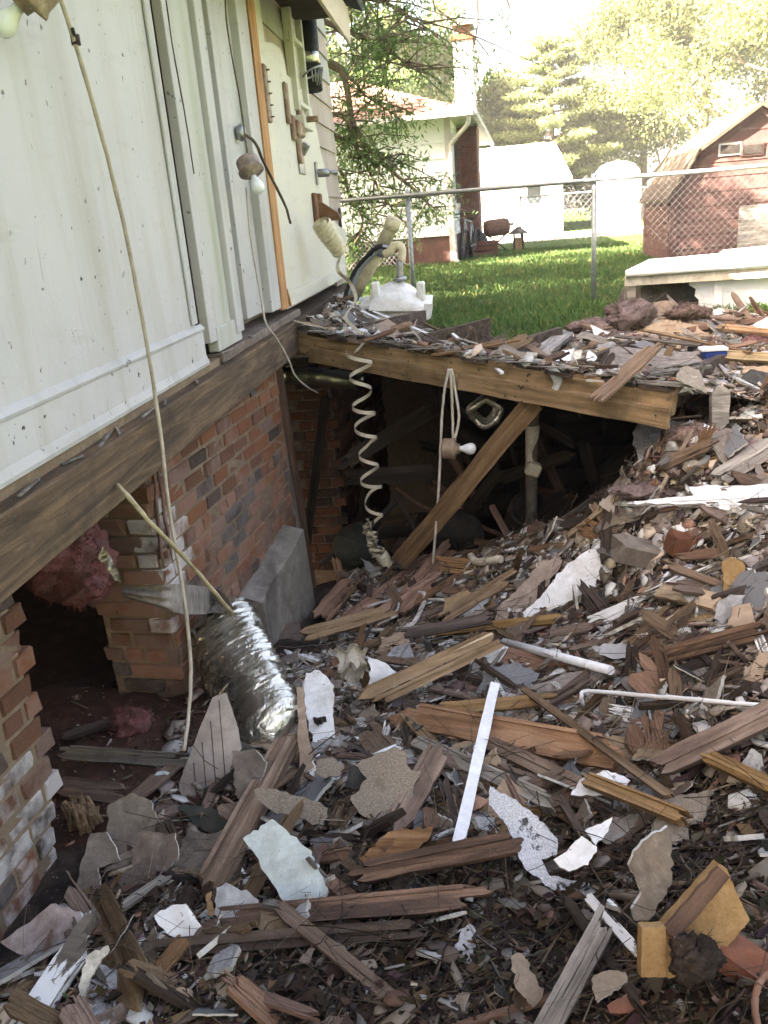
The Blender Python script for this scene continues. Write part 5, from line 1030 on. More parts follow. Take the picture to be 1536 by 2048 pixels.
# far garage and tank in full sun
mottled('white_sunlit_paint', (0.74, 0.74, 0.73), (0.8, 0.8, 0.79), scale=2, dirtamt=0.1, vary=0, bstr=0.1, rough=0.5)
ga = empty('garage', (5, 36, 0), 'white garage with pale sloping roof far behind the lawn', 'garage')
gx0 = px_(948, 390, 34); gx1 = px_(1142, 360, 34); zt = float(ony(1110, 288, 37)[2]); ze = float(ony(1142, 358, 33.6)[2])
MB().bbox((gx0 + .3, 34, 0), (gx1 - .3, 40, ze)).build('wall', 'white_sunlit_paint', ga)
MB().prism([(gx0, 33.6, ze), (gx1, 33.6, ze), (px_(1110, 288, 37), 37, zt), (px_(938, 312, 37), 37, zt)], (0, 0, .08)).build('roof', 'white_sunlit_paint', ga)
MB().prism([(gx0, 40.4, ze), (gx1, 40.4, ze), (px_(1110, 288, 37), 37, zt), (px_(938, 312, 37), 37, zt)], (0, 0, .08)).build('roof', 'white_sunlit_paint', ga)
p = V3(px_(1068, 385, 33.98), 33.985, 0); MB().bbox(p + V3(-.25, -.02, 1.1), p + V3(.25, .01, 1.8)).build('window', 'window_glass', ga)
tk = empty('white_tank', (px_(1243, 400, 27), 27.6, 0), 'big white rounded tank in the sun left of the barn shed', 'tank')
c = V3(px_(1243, 400, 27), 27.8, 0); zt = float(ony(1243, 319, 27)[2]); rr = px_(1292, 400, 27) - c[0]
MB().lathe(c, (0, 0, 1), [(0, rr), (zt - .55, rr), (zt - .3, rr * .93), (zt - .12, rr * .72), (zt - .03, rr * .4), (zt, .05)], 28).build('shell', 'white_sunlit_paint', tk); MB().lathe(c + V3(0, 0, zt * .5), (0, 0, 1), [(0, rr * 1.0), (.01, rr * 1.015), (.05, rr * 1.015), (.06, rr)], 28).build('hoop', 'white_sunlit_paint', tk)

# ================================================================== TREES
def leaf_cloud(clumps, n_, size, aspect, cols, droop=0.0, seed=1):
    """leaf quads through ellipsoid clumps (centre, radii)"""
    r = np.random.default_rng(seed); w = np.array([c[1][0] * c[1][1] * c[1][2] for c in clumps]) ** 0.75; k = r.choice(len(clumps), n_, p=w / w.sum())
    C = np.array([c[0] for c in clumps])[k]; Rr = np.array([c[1] for c in clumps])[k]
    d = r.normal(size=(n_, 3)); d /= np.linalg.norm(d, axis=1)[:, None]; rad = r.random(n_) ** 0.45
    P = C + d * Rr * rad[:, None]
    a = r.normal(size=(n_, 3)); a[:, 2] -= droop; a /= np.linalg.norm(a, axis=1)[:, None]; q = r.normal(size=(n_, 3)) + np.array([0, 0, 0.8]); b_ = np.cross(a, q); b_ /= np.linalg.norm(b_, axis=1)[:, None] + 1e-9
    L = size * r.uniform(0.6, 1.35, n_)[:, None]; W = L * aspect
    v_ = np.stack([P - a * L / 2, P + b_ * W / 2, P + a * L / 2, P - b_ * W / 2], 1).reshape(-1, 3)
    o = np.arange(n_) * 4; f = np.stack([o, o + 1, o + 2, o + 3], 1)
    cc = np.array(cols); t = r.random((n_, 1)); base = cc[0] * (1 - t) + cc[1] * t; cv = r.uniform(0.75, 1.25, len(clumps))[k]; base = base * cv[:, None]
    if len(cc) > 2: m_ = r.random(n_) < 0.08; base[m_] = cc[2]
    return v_, f, np.repeat(base, 4, axis=0)
def limb(mb, a, d, L, r0, depth, rnd, tips, droop=0.0, split=3):
    pts = [np.array(a, float)]; dd = _n(np.array(d, float)); n_ = 5
    for i in range(n_):
        dd = _n(dd + rnd.normal(0, 0.13, 3) + V3(0, 0, 0.05 - droop)); pts.append(pts[-1] + dd * L / n_)
    mb.tube(pts, [r0 * (1 - 0.6 * i / n_) for i in range(n_ + 1)], 6)
    if depth <= 0: tips.append(pts[-1]); tips.append(pts[-3]); return
    for k in range(split):
        i = rnd.integers(2, n_ + 1); ang = rnd.uniform(0, 2 * math.pi); s = V3(math.cos(ang), math.sin(ang), rnd.uniform(-0.2, 0.5)); limb(mb, pts[i], _n(dd * 0.8 + s * 0.9), L * rnd.uniform(0.5, 0.75), r0 * 0.5, depth - 1, rnd, tips, droop, split)
def tree(name, base, h, spread, label, cols, n_leaf, leaf, aspect=0.55, seed=1, trunk_r=0.18, group=None, lean=(0, 0), depth=2, clump=0.9, droop=0.0, low=0.3, cat='tree', bark='twig', flat=0.75, split=3):
    rnd = np.random.default_rng(seed); base = np.array(base, float); o = empty(name, base, label, cat, group); mb = MB(); tips = []
    top_ = base + V3(lean[0], lean[1], h * 0.8); pts = [base + (top_ - base) * t + V3(0.15 * math.sin(3 * t + seed), 0.12 * math.sin(2 * t + 2 * seed), 0) * t for t in np.linspace(0, 1, 8)]
    mb.tube(pts, [trunk_r * (1 - 0.8 * t) for t in np.linspace(0, 1, 8)], 9)
    nl = 9
    for k in range(nl):
        t = low + (0.95 - low) * k / nl; i = t * 7; p = pts[int(i)] + (pts[min(int(i) + 1, 7)] - pts[int(i)]) * (i - int(i)); a = k * 2.4 + seed
        limb(mb, p, (math.cos(a), math.sin(a), 0.45), spread * (1.15 - 0.75 * t) * rnd.uniform(0.7, 1.1), trunk_r * 0.42 * (1.1 - t), depth - 1, rnd, tips, droop, split)
    mb.build('trunk', bark, o)
    cl = [(p + rnd.normal(0, 0.15, 3), V3(1, 1, flat) * clump * rnd.uniform(0.6, 1.25)) for p in tips] + [(top_ + V3(0, 0, 0.08 * h), V3(1, 1, 1) * clump)]
    v_, f, c_ = leaf_cloud(cl, n_leaf, leaf, aspect, cols, droop * 4, seed)
    me = fast_mesh('crown', v_ - base, f, 'leaf_matter', c_); link('crown', me, parent=o); return o
SUNNY = [(0.15, 0.185, 0.07), (0.26, 0.285, 0.125), (0.29, 0.27, 0.12)]; DEEP = [(0.075, 0.125, 0.045), (0.15, 0.20, 0.075), (0.22, 0.22, 0.08)]; PINE = [(0.19, 0.23, 0.085), (0.31, 0.34, 0.16)]; GOLD = [(0.17, 0.19, 0.05), (0.26, 0.255, 0.085), (0.33, 0.25, 0.08)]
BG = 'trees beyond the lawn'
for i, (u, y, h, sp_, cols, lab, nl, lf) in enumerate([
    (700, 38, 13.5, 4.2, DEEP, 'tall green tree rising directly behind the roof of the neighbouring house', 22000, .2), (800, 42, 10.5, 3.6, SUNNY, 'sunny green tree left of the chimney above the brown roof', 22000, .19), (905, 44, 11, 3.8, SUNNY, 'dense green tree behind the tall chimney', 22000, .19),
    (1010, 46, 7.6, 3.0, SUNNY, 'rounded green tree right of the chimney above the garage', 20000, .18), (1285, 44, 13.0, 4.4, SUNNY, 'tall bright green tree rising behind the white tank', 32000, .18), (1400, 40, 15.5, 4.8, SUNNY, 'largest bright yellow green tree behind the barn shed', 38000, .17),
    (1525, 36, 15.0, 4.6, SUNNY, 'yellowish tree at the right edge above the shed roof', 34000, .16), (1190, 44, 5.0, 2.4, SUNNY, 'low shrub tree between the garage and the white tank', 12000, .18), (1640, 32, 14, 4.4, SUNNY, 'green tree partly beyond the right edge', 16000, .18)]):
    bp = ony(u, 420, y); tree('broadleaf_tree', V3(bp[0], bp[1], 0), h, sp_, lab, cols, nl, lf, 0.6, 20 + i, 0.22, BG, clump=1.05, low=0.16, depth=2)
for i, (x, y, lab) in enumerate(((7.5, -13, 'green tree across the side yard behind the photographer, left one'), (2.5, -20, 'green tree across the side yard behind the photographer, middle one'), (13, -7, 'green tree across the side yard behind the photographer, right one'))): tree('broadleaf_tree', V3(x, y, -.15), 8, 4.2, lab, SUNNY, 5000, .4, .6, 60 + i, .25, 'trees behind the photographer', clump=1.3, low=.12)
tree('broadleaf_tree', V3(-8.5, 13.0, 0), 8.5, 3.4, 'shade tree standing left of the neighbouring house, hidden by the house corner', DEEP, 9000, .24, .55, 88, .22, BG, clump=.95, low=.3)
# layered pine in the middle
pb = ony(1105, 420, 42); po = empty('pine_tree', V3(pb[0], pb[1], 0), 'layered pale pine with flat sunlit boughs right of the garage roof', 'tree', BG)
mb = MB(); H = 8.0; mb.tube([V3(pb[0], pb[1], z) for z in np.linspace(0, H, 8)], [.2 * (1 - .85 * t) for t in np.linspace(0, 1, 8)], 8); cl = []
for k in range(44):
    z = 2.2 + (H - 2.2) * k / 44; a = k * 2.4; L = 3.1 * (1 - (z / H) ** 1.5) + .5; p = V3(pb[0], pb[1], z); e = p + V3(math.cos(a) * L, math.sin(a) * L, L * .12); mb.tube([p, (p + e) / 2 + V3(0, 0, -.08), e], [.05, .035, .01], 5)
    for t in (.45, .7, .95): cl.append((p + (e - p) * t, V3(.62, .62, .17)))
mb.build('trunk', 'twig', po); v_, f, c_ = leaf_cloud(cl, 26000, .22, .3, PINE, 0, 77); link('crown', fast_mesh('crown', v_ - np.array(po.location), f, 'leaf_matter', c_), parent=po)
# the leaning willow-leaved tree beside the house corner, narrow leaves
wo_ = empty('willow_oak', (-2.4, 11.2, 0), 'narrow leaved tree with drooping branches beside the house corner', 'tree'); mb = MB(); rnd = np.random.default_rng(4); tips = []; cl = []
mb.tube(smoothpath([(-2.4, 11.2, 0), (-2.35, 11.2, 1.5), (-2.2, 11.1, 3.2), (-2.3, 11.0, 5.5)], 5), [.16 - .005 * i for i in range(16)], 9)
def bough(pts, r0, n_, rad):
    p = smoothpath(pts, 8); mb.tube(p, [r0 * (1 - .85 * i / len(p)) for i in range(len(p))], 6)
    for i in range(n_):
        t = rnd.integers(len(p) // 4, len(p)); q = p[t]; d = V3(rnd.normal(), rnd.normal() * .6, rnd.normal() * .5 - .35); e = q + d * rad; mb.tube([q, (q + e) / 2 + V3(0, 0, .05), e], [.012, .008, .003], 4)
        for s in (.4, .75, 1.0): cl.append((q + (e - q) * s, V3(.17, .17, .13) * rnd.uniform(.7, 1.4)))
W = lambda u, v, y=10.8: ony(u, v, y)
bough([(-2.3, 11.1, 2.8), W(672, 130), W(710, 255), W(770, 330), W(835, 385), W(868, 425)], .05, 28, .36); bough([(-2.3, 11.1, 2.2), W(680, 230), W(715, 300), W(760, 380), W(800, 440)], .04, 34, .42); bough([(-2.3, 11.1, 3.6), W(690, 60), W(760, 90), W(830, 140)], .05, 30, .55)
bough([(-2.3, 11.0, 4.2), W(700, -20), W(780, 10), W(860, 60)], .05, 34, .6); bough([(-2.3, 11.1, 2.0), W(668, 330), W(700, 390), W(725, 440), W(715, 480)], .03, 26, .32); bough([(-2.3, 11.1, 2.5), W(690, 280), W(745, 300), W(790, 335)], .03, 20, .35); bough([(-2.3, 11.0, 5), W(690, -90), W(760, -90), W(850, -70)], .05, 20, .6); bough([(-2.3, 11.1, 3.2), W(690, 150), W(730, 190), W(790, 230)], .03, 22, .4)
bough([(-2.3, 11.0, 5), (-2.0, 10.0, 5.6), (-1.2, 9.6, 6.2)], .05, 26, .8); bough([(-2.3, 11.0, 5), (-3.2, 11.5, 6), (-4, 12, 6.6)], .05, 26, .8)
cl2 = list(cl); rnd2 = np.random.default_rng(12)
for k in range(100):   # the high crown that shades lawn and shed
    a = rnd2.uniform(0, 2 * math.pi); q = rnd2.random() ** .5; e = V3(-3.7 + 3.2 * q * math.cos(a), 9.9 + 3.3 * q * math.sin(a), 4.0 + rnd2.uniform(0, 3.4) * (1.1 - q * .6)); e[0] = min(e[0], -2.3 - .3 * rnd2.random()); st = V3(-2.3, 11.0, rnd2.uniform(3.5, 5.4)); mb.tube([st, (st + e) / 2 + V3(0, 0, .25), e], [.04, .025, .008], 5); cl2.append((e, V3(.75, .75, .5) * rnd2.uniform(.7, 1.2)))
for k in range(34): cl2.append((V3(rnd2.uniform(-5.2, -2.2), rnd2.uniform(8.4, 11.5), rnd2.uniform(2.6, 4.6)), V3(.6, .6, .45)))
mb.build('trunk', 'twig', wo_); vh, fh, ch_ = leaf_cloud(cl2[len(cl):], 27000, .18, .3, [(0.06, 0.12, 0.03), (0.13, 0.2, 0.055), (.22, .22, .07)], .3, 15); link('crown', fast_mesh('crown', vh - np.array(wo_.location), fh, 'leaf_matter', ch_), parent=wo_)
v_, f, c_ = leaf_cloud(cl, 11500, .08, .26, [(0.10, 0.18, 0.06), (0.18, 0.26, 0.10), (.24, .26, .1)], .5, 5); link('crown', fast_mesh('crown', v_ - np.array(wo_.location), f, 'leaf_matter', c_), parent=wo_)
# thin branches reaching in at the top middle
mb = MB(); ob = empty('overhanging_branch', W(860, -60, 14), 'sparse bare branch tip hanging in the white sky above the chimney', 'branch'); rnd = np.random.default_rng(9)
for k, pts in enumerate(([W(865, -40, 14), W(868, 10, 14), W(930, 60, 14), W(962, 90, 14), W(995, 140, 14)], [W(950, -40, 14), W(956, 30, 14), W(950, 80, 14), W(935, 130, 14)], [W(1000, -30, 14), W(1020, 20, 14), W(1010, 50, 14)])):
    p = smoothpath(pts, 6); mb.tube(p, [.018 * (1 - .7 * i / len(p)) for i in range(len(p))], 5)
mb.build('twig', 'twig', ob)
# ================================================================== DEBRIS: pieces one can point at
def nrm_at(p, S, lean=0.55): return _n(S.normal(p[0], p[1]) * (1 - lean) + CAMBACK * lean)
def torn(poly, jit, seed, k=3):
    r = np.random.default_rng(seed); out = []
    for i in range(len(poly)):
        a = np.array(poly[i], float); b_ = np.array(poly[(i + 1) % len(poly)], float); L = np.linalg.norm(b_ - a); m = max(1, min(k + 6, int(L / 8)))
        nn_ = np.array([-(b_ - a)[1], (b_ - a)[0]]) / (L + 1e-6)
        for j in range(m): t = j / m; out.append(a + (b_ - a) * t + (nn_ * r.normal(0, jit) if j else r.normal(0, jit * 0.4, 2)))
    return out
SEED = [100]; HERO = []
import re as _re, bmesh
def phrase(label):
    return _re.split(r' (?:in|at|of|below|right|left|lying|leaning|on|under|above|beside|near|across|sloping|slanting|hanging|over|pointing|behind|between|along|alongside|standing|entering|crossing|rising|curling|poking|from|by|running|spilling) ', label)[0]
def bent(poly3, nv, th, seed, curl, mb, edge):
    """outline filled with a fine skin that curls a little, with real thickness"""
    r = np.random.default_rng(seed); P = np.array(poly3); c = P.mean(0); X = _n(P[0] - c); X = _n(X - nv * np.dot(X, nv)); Y = np.cross(nv, X); size = np.linalg.norm(P - c, axis=1).max()
    bm = bmesh.new(); f = bm.faces.new([bm.verts.new(tuple(p)) for p in P]); bmesh.ops.triangulate(bm, faces=[f]); bmesh.ops.subdivide_edges(bm, edges=[e for e in bm.edges if e.calc_length() > size * .35], cuts=2, use_grid_fill=True); bmesh.ops.triangulate(bm, faces=bm.faces[:])
    an = r.uniform(0, math.pi); k1, k2 = curl * r.uniform(.5, 1.2) * r.choice([-1, 1]), curl * r.uniform(-.5, .5); ph = r.uniform(0, 6, 4); V_ = []
    for v in bm.verts:
        q = np.array(v.co) - c; x, y = np.dot(q, X) / size, np.dot(q, Y) / size; a, b_ = x * math.cos(an) + y * math.sin(an), -x * math.sin(an) + y * math.cos(an)
        V_.append(c + q + nv * size * (k1 * (a * a - .3) + k2 * a * b_ + .018 * math.sin(5 * a + ph[0]) * math.sin(4 * b_ + ph[1]) + .01 * math.sin(11 * a + ph[2])))
    bm.verts.index_update(); fs = [tuple(v.index for v in f.verts) for f in bm.faces]; be = [(e.verts[0].index, e.verts[1].index) for e in bm.edges if len(e.link_faces) == 1]; bm.free()
    n0 = np.zeros(3)
    for f in fs: n0 += np.cross(V_[f[1]] - V_[f[0]], V_[f[2]] - V_[f[0]])
    if np.dot(n0, nv) < 0: fs = [f[::-1] for f in fs]
    B_ = [v - nv * th for v in V_]; mb.add(V_, fs, 0, True); mb.add(B_, [f[::-1] for f in fs], edge, True)
    for i, j in be: mb.add([V_[i], V_[j], B_[j], B_[i]], [(0, 1, 2, 3)], edge)
def slab(name, label, poly, mat, edge=None, h=0.05, th=0.012, S=None, lean=0.55, jit=1.8, cat='plaster piece', nrm=None, back=None, group=None, y=None, curl=None):
    S = LOW if S is None else S; SEED[0] += 1; c = np.mean(np.array(poly, float), axis=0)
    p0 = at(c[0], c[1], h, S) if y is None else ony(c[0], c[1], y); nv = nrm_at(p0, S, lean) if nrm is None else _n(np.array(nrm, float))
    P = [onplane(u, v, p0, nv) for u, v in torn(poly, jit, SEED[0])]
    mb = MB(); HERO.append((phrase(label), p0, label)); mats = [mat] + ([edge] if edge else [])
    if curl is None: curl = .16 if cat in ('shingle', 'tar paper', 'paper', 'card', 'cardboard', 'sheet') else .035
    if jit < 1: mb.prism(P, -nv * th, 0, 1 if edge else 0, 1 if edge else 0)
    else: bent(P, nv, th, SEED[0], curl, mb, 1 if edge else 0)
    return mb.build(name, mats, origin=p0, label=label, cat=cat, group=group)
def beamlet(name, label, a, b_, wpx, mat, h=0.05, h2=None, th=0.025, S=None, cat='board', jag=0.25, lean=0.55, group=None, y=None):
    S = LOW if S is None else S; SEED[0] += 1; h2 = h if h2 is None else h2
    pa = at(a[0], a[1], h, S) if y is None else ony(*a, y); pb_ = at(b_[0], b_[1], h2, S) if y is None else ony(*b_, y)
    w = wpx / F * (optdepth(pa) + optdepth(pb_)) / 2; HERO.append((phrase(label), (pa + pb_) / 2, label))
    return plank3(name, pa, pb_, w, th, mat, nrm=nrm_at((pa + pb_) / 2, S, lean), seed=SEED[0], jag=jag, label=label, cat=cat, group=group)
W_, D_ = 'plaster_white', 'plaster_dusty'
# --- lower left
slab('plaster_slab', 'pinkish stained plaster slab at the foot of the near brick wall', [(0, 1885), (103, 1808), (160, 1823), (172, 1867), (150, 1905), (100, 1937)], 'plaster_pink', 'plaster_edge', .07, .025)
beamlet('painted_board', 'white peeling painted board in the lower left corner', (40, 2070), (165, 1882), 52, 'paint_peeling', .04, .09, .03, jag=.6)
slab('plaster_strip', 'thin cream plaster strip right of the white peeling board', [(150, 2020), (172, 1915), (183, 1905), (215, 1890), (217, 1900), (190, 1940), (170, 1985), (163, 2018)], 'plaster_edge', None, .07, .01)
slab('plaster_sheet', 'large dusty brown plaster sheet below the crawl opening', [(213, 1612), (262, 1585), (300, 1600), (322, 1650), (348, 1700), (290, 1760), (260, 1725), (215, 1690)], D_, 'plaster_edge', .05, .012)
slab('plaster_sheet', 'rounded dusty plaster plate with pale rim lying on the dusty sheet', [(277, 1660), (350, 1667), (357, 1710), (330, 1740), (303, 1758), (262, 1725)], 'plaster_brown', 'plaster_edge', .085, .014)
slab('plaster_sheet', 'tall dusty plaster sheet left of the rounded plate', [(180, 1667), (213, 1663), (240, 1720), (195, 1735), (207, 1800), (167, 1812), (147, 1790)], D_, 'plaster_edge', .06, .012)
beamlet('wood_stick', 'short pale trimmed stick below the rounded dusty plate', (252, 1808), (328, 1758), 18, 'wood_grey', .07, .08, .015)
beamlet('dusty_board', 'wide dusty reddish board pointing down at lower left', (190, 1795), (272, 1978), 72, 'wood_brown', .05, .045, .02)
slab('foam_chunk', 'white torn foam chunk with tan rim at lower left', [(308, 1830), (345, 1810), (372, 1808), (382, 1822), (403, 1852), (376, 1882), (368, 1890), (352, 1878), (335, 1868), (318, 1852)], 'plaster_white', 'board_tan', .09, .03, cat='foam')
slab('torn_card', 'torn grey card with white patch right of the white foam chunk', [(432, 1775), (452, 1765), (500, 1785), (517, 1800), (512, 1845), (480, 1860), (450, 1852), (428, 1828)], 'plaster_grey', 'plaster_brown', .08, .006)
slab('orange_scrap', 'small orange card scrap between the white foam and torn card', [(412, 1790), (422, 1782), (430, 1830), (415, 1832)], 'wood_orange', None, .09, .006, cat='scrap')
slab('plaster_slab', 'pale blue green painted plaster slab left of centre', [(487, 1677), (543, 1638), (583, 1670), (620, 1700), (640, 1745), (656, 1782), (647, 1803), (570, 1808)], 'plaster_blue', 'plaster_edge', .12, .016)
beamlet('timber', 'brown timber sloping down beside the beige grooved panel', (425, 1765), (572, 1490), 52, 'wood_brown', .06, .10, .045)
bp_ = slab('grooved_panel', 'warped beige panel with fine grooves leaning below the foil duct', [(425, 1395), (452, 1385), (470, 1440), (484, 1497), (460, 1535), (457, 1613), (427, 1620), (367, 1605), (357, 1567)], 'board_beige', 'wood_grey', .10, .012, lean=.75, jit=.8, cat='panel')
mb = MB()
for k in range(4):
    a, c_ = (430 - 17 * k + 8, 1400 + 42 * k), (455 - 20 * k, 1612 - 2 * k); nv = nrm_at(at(420, 1520, .1), LOW, .75); p0 = at(*np.mean(np.array([(425, 1395), (452, 1385), (470, 1440), (484, 1497), (460, 1535), (457, 1613), (427, 1620), (367, 1605), (357, 1567)]), axis=0), .1)
    mb.tube([onplane(*a, p0 + nv * .0005, nv), onplane(*c_, p0 + nv * .0005, nv)], .0014, 4)
mb.build('groove_line', 'wood_dark', bp_)
slab('plaster_chunk', 'brown plaster chunk with pale crust right of the beige grooved panel', [(463, 1503), (510, 1500), (533, 1527), (512, 1587), (490, 1622), (470, 1587)], 'plaster_dusty', 'plaster_edge', .13, .025, lean=.7)
slab('plaster_strip', 'tall white plaster strip below the cream crumpled paper', [(612, 1345), (640, 1340), (667, 1370), (668, 1450), (672, 1590), (635, 1565), (625, 1480), (603, 1400)], W_, 'board_tan', .10, .014, lean=.5)
slab('torn_board', 'tan torn edge of board alongside the tall white plaster strip', [(592, 1372), (606, 1372), (612, 1440), (630, 1545), (690, 1612), (678, 1622), (600, 1572)], 'board_tan', 'wood_brown', .085, .012)
slab('roof_shingle', 'large sand coloured roof shingle in the middle of the rubble', [(707, 1527), (790, 1493), (812, 1503), (820, 1540), (843, 1543), (827, 1577), (820, 1617), (790, 1667), (753, 1647), (720, 1627), (700, 1600), (733, 1557)], 'shingle_tan', 'tar', .11, .006, cat='shingle')
slab('roof_shingle', 'curved sand coloured roof shingle above the blue green slab', [(510, 1580), (547, 1577), (587, 1590), (633, 1603), (657, 1617), (648, 1652), (617, 1645), (593, 1630), (553, 1627), (517, 1600)], 'shingle_tan', 'tar', .13, .006, cat='shingle')
slab('roof_shingle', 'small ragged brown shingle on the lower end of the white strip', [(634, 1520), (665, 1515), (690, 1530), (680, 1552), (650, 1556), (632, 1545)], 'shingle_tan', 'tar', .13, .006, cat='shingle')
slab('tar_paper', 'black tar paper scrap left of the large sand shingle', [(700, 1535), (730, 1515), (738, 1550), (735, 1585), (690, 1575)], 'tar', None, .12, .004, cat='tar paper')
slab('dark_board', 'short scorched reddish board right below the sand shingle', [(720, 1717), (777, 1663), (867, 1653), (860, 1675), (817, 1717), (757, 1747)], 'wood_red', 'wood_dark', .09, .03, cat='board')
beamlet('dark_board', 'square ended brown board standing right of the sand shingle', (812, 1620), (868, 1515), 48, 'wood_brown', .06, .12, .03)
beamlet('rotten_beam', 'long rotten split beam across the lower middle', (462, 1838), (935, 1795), 44, 'wood_rotten', .05, .05, .05, jag=.6)
beamlet('rotten_beam', 'charred flat beam lying below the long rotten beam', (330, 1898), (800, 1862), 34, 'wood_dark', .04, .04, .04, jag=.6)
beamlet('rotten_beam', 'rotten crumbling timber left of the leaning white trim stick', (735, 1745), (1010, 1690), 40, 'wood_rotten', .08, .1, .05, jag=.5)
beamlet('trim_stick', 'long white trim stick leaning in the middle of the rubble', (916, 1690), (990, 1370), 22, 'plastic_white', .06, .16, .02, jag=.05, cat='trim')
slab('roof_shingle', 'grey granular roof shingle curling right of the white trim stick', [(980, 1573), (1033, 1597), (1067, 1627), (1100, 1660), (1115, 1677), (1113, 1707), (1083, 1717), (1100, 1750), (1167, 1763), (1223, 1788), (1183, 1797), (1100, 1773), (1047, 1733), (1030, 1683), (1007, 1640), (977, 1607)], 'shingle_grey', 'tar', .10, .005, cat='shingle')
slab('plaster_shard', 'white speckled plaster shard right of the grey granular shingle', [(1107, 1720), (1133, 1703), (1163, 1670), (1193, 1693), (1177, 1730), (1137, 1743)], W_, 'plaster_edge', .10, .012)
slab('plaster_shard', 'white pointed plaster triangle above the speckled shard', [(1170, 1660), (1226, 1634), (1210, 1670), (1192, 1690)], W_, 'plaster_edge', .11, .012)
slab('plaster_sheet', 'upright dusty plaster plate with thick white edge at right', [(1299, 1673), (1336, 1652), (1343, 1702), (1345, 1764), (1325, 1800), (1299, 1841), (1270, 1841), (1263, 1819), (1285, 1786), (1259, 1731), (1270, 1702)], 'plaster_dusty', 'plaster_white', .12, .02, lean=.8)
fbp = [(1327, 1851), (1438, 1727), (1453, 1738), (1475, 1790), (1500, 1840), (1445, 1906), (1425, 1925), (1343, 1956), (1334, 1956)]
fbd = slab('fiberboard', 'yellow brown fiberboard panel with dark batten at lower right', fbp, 'fiberboard', 'fiberboard', .13, .03, lean=.85, jit=.7, cat='fiberboard')
p0 = at(*np.mean(np.array(fbp, float), axis=0), .13); nv = nrm_at(p0, LOW, .85); a, c_ = onplane(1338, 1868, p0 + nv * .006, nv), onplane(1446, 1742, p0 + nv * .006, nv)
plank3('batten', a, c_, .028, .012, 'wood_post', nrm=nv, jag=.02, parent=fbd)
slab('fiberboard', 'small upright yellow brown fiberboard block left of the large panel', [(1284, 1857), (1332, 1855), (1333, 1955), (1282, 1955)], 'fiberboard', 'fiberboard', .14, .03, lean=.9, jit=.5, cat='fiberboard')
slab('plaster_chunk', 'brown plaster chunk with thick white edge at the bottom right', [(1187, 1950), (1220, 1940), (1252, 1945), (1255, 1962), (1195, 2005), (1187, 1985)], 'plaster_dusty', 'plaster_white', .08, .025)
beamlet('weathered_log', 'grey weathered timber end rising at the bottom right of centre', (1085, 2075), (1205, 1852), 46, 'wood_grey', .05, .12, .05, jag=.4)
beamlet('charred_stick', 'white flaking charred stick above the weathered timber end', (1180, 1800), (1270, 1898), 22, 'paint_charred', .08, .08, .02, jag=.4)
slab('plaster_chunk', 'narrow brown plaster chunk with pale rim at the bottom centre right', [(1022, 1913), (1038, 1905), (1053, 1920), (1087, 1987), (1067, 2017), (1030, 1973)], 'plaster_dusty', 'plaster_edge', .07, .014)
slab('clay_tile', 'red clay tile piece at the bottom right', [(1215, 2012), (1258, 1985), (1292, 2004), (1258, 2026), (1220, 2026)], 'brick_red', None, .05, .03, cat='tile')
mb = MB(); c_ = at(1490, 1930, .03); mb.cbox(c_, (.06, .035, .03), .012, ax=[[.8, -.5, -.3], [.5, .85, 0], [.25, -.15, .95]], jit=.006); mb.build('loose_brick', 'brick_red', label='broken red brick right of the yellow fiberboard', cat='brick')
cable('pipe_hoop', [at(1545, 1940, .05), at(1520, 1965, .06), at(1510, 2005, .06), at(1516, 2050, .06), at(1530, 2080, .05)], .006, 'rust', 'curved rusty pipe hoop in the bottom right corner', 'pipe')
# --- middle
beamlet('edge_board', 'olive brown board with pale top edge slanting up in the middle', (762, 1385), (986, 1280), 44, 'wood_brown', .10, .14, .02, lean=.95)
beamlet('edge_board', 'pale narrow strip lying along the slanting olive board', (758, 1366), (985, 1270), 7, 'wood_pale', .125, .165, .02, lean=.4, jag=.1)
beamlet('split_board', 'wide cracked reddish board right of centre', (845, 1437), (1215, 1505), 62, 'wood_red', .06, .06, .03, jag=.4)
beamlet('split_board', 'pale orange split board above the wide cracked board', (890, 1418), (1085, 1402), 26, 'wood_orange', .08, .08, .02, jag=.5)
beamlet('weathered_beam', 'grey weathered beam under the white trim stick', (842, 1488), (1080, 1598), 30, 'wood_grey', .06, .05, .04, jag=.4)
beamlet('brown_board', 'long purplish board sloping right of the white trim stick', (985, 1492), (1185, 1588), 34, 'wood_brown', .05, .05, .03)
beamlet('thin_stick', 'long thin brown stick crossing the rubble at right', (1050, 1380), (1335, 1590), 16, 'wood_brown', .11, .10, .014)
beamlet('timber', 'thick purplish timber entering from the right edge', (1332, 1528), (1560, 1418), 46, 'wood_brown', .10, .12, .06)
beamlet('broken_plank', 'orange broken plank at the right edge below the thick timber', (1418, 1515), (1560, 1580), 30, 'wood_orange', .10, .08, .03, jag=.6)
beamlet('split_timber', 'split tan timber lying over the white shard at right', (1175, 1560), (1355, 1632), 28, 'wood_orange', .11, .08, .035, jag=.4)
slab('plaster_shard', 'white plaster shard under the split tan timber', [(1140, 1590), (1165, 1555), (1215, 1540), (1262, 1560), (1240, 1585), (1190, 1592)], W_, 'plaster_edge', .085, .012)
o_ = MB(); pth = [at(1008, 1284, .07), at(1222, 1341, .07)]; o_.tube(pth, .017, 12); o_.build('white_pipe', 'plastic_white', label='straight white pipe with broken end lying at right of centre', cat='pipe')
cable('bent_rod', [at(1166, 1410, .05), at(1163, 1392, .09), at(1178, 1382, .095), at(1300, 1392, .1), at(1420, 1402, .1), at(1520, 1411, .1)], .0075, 'plastic_white', 'long thin white bent rod lying near the right edge', 'rod')
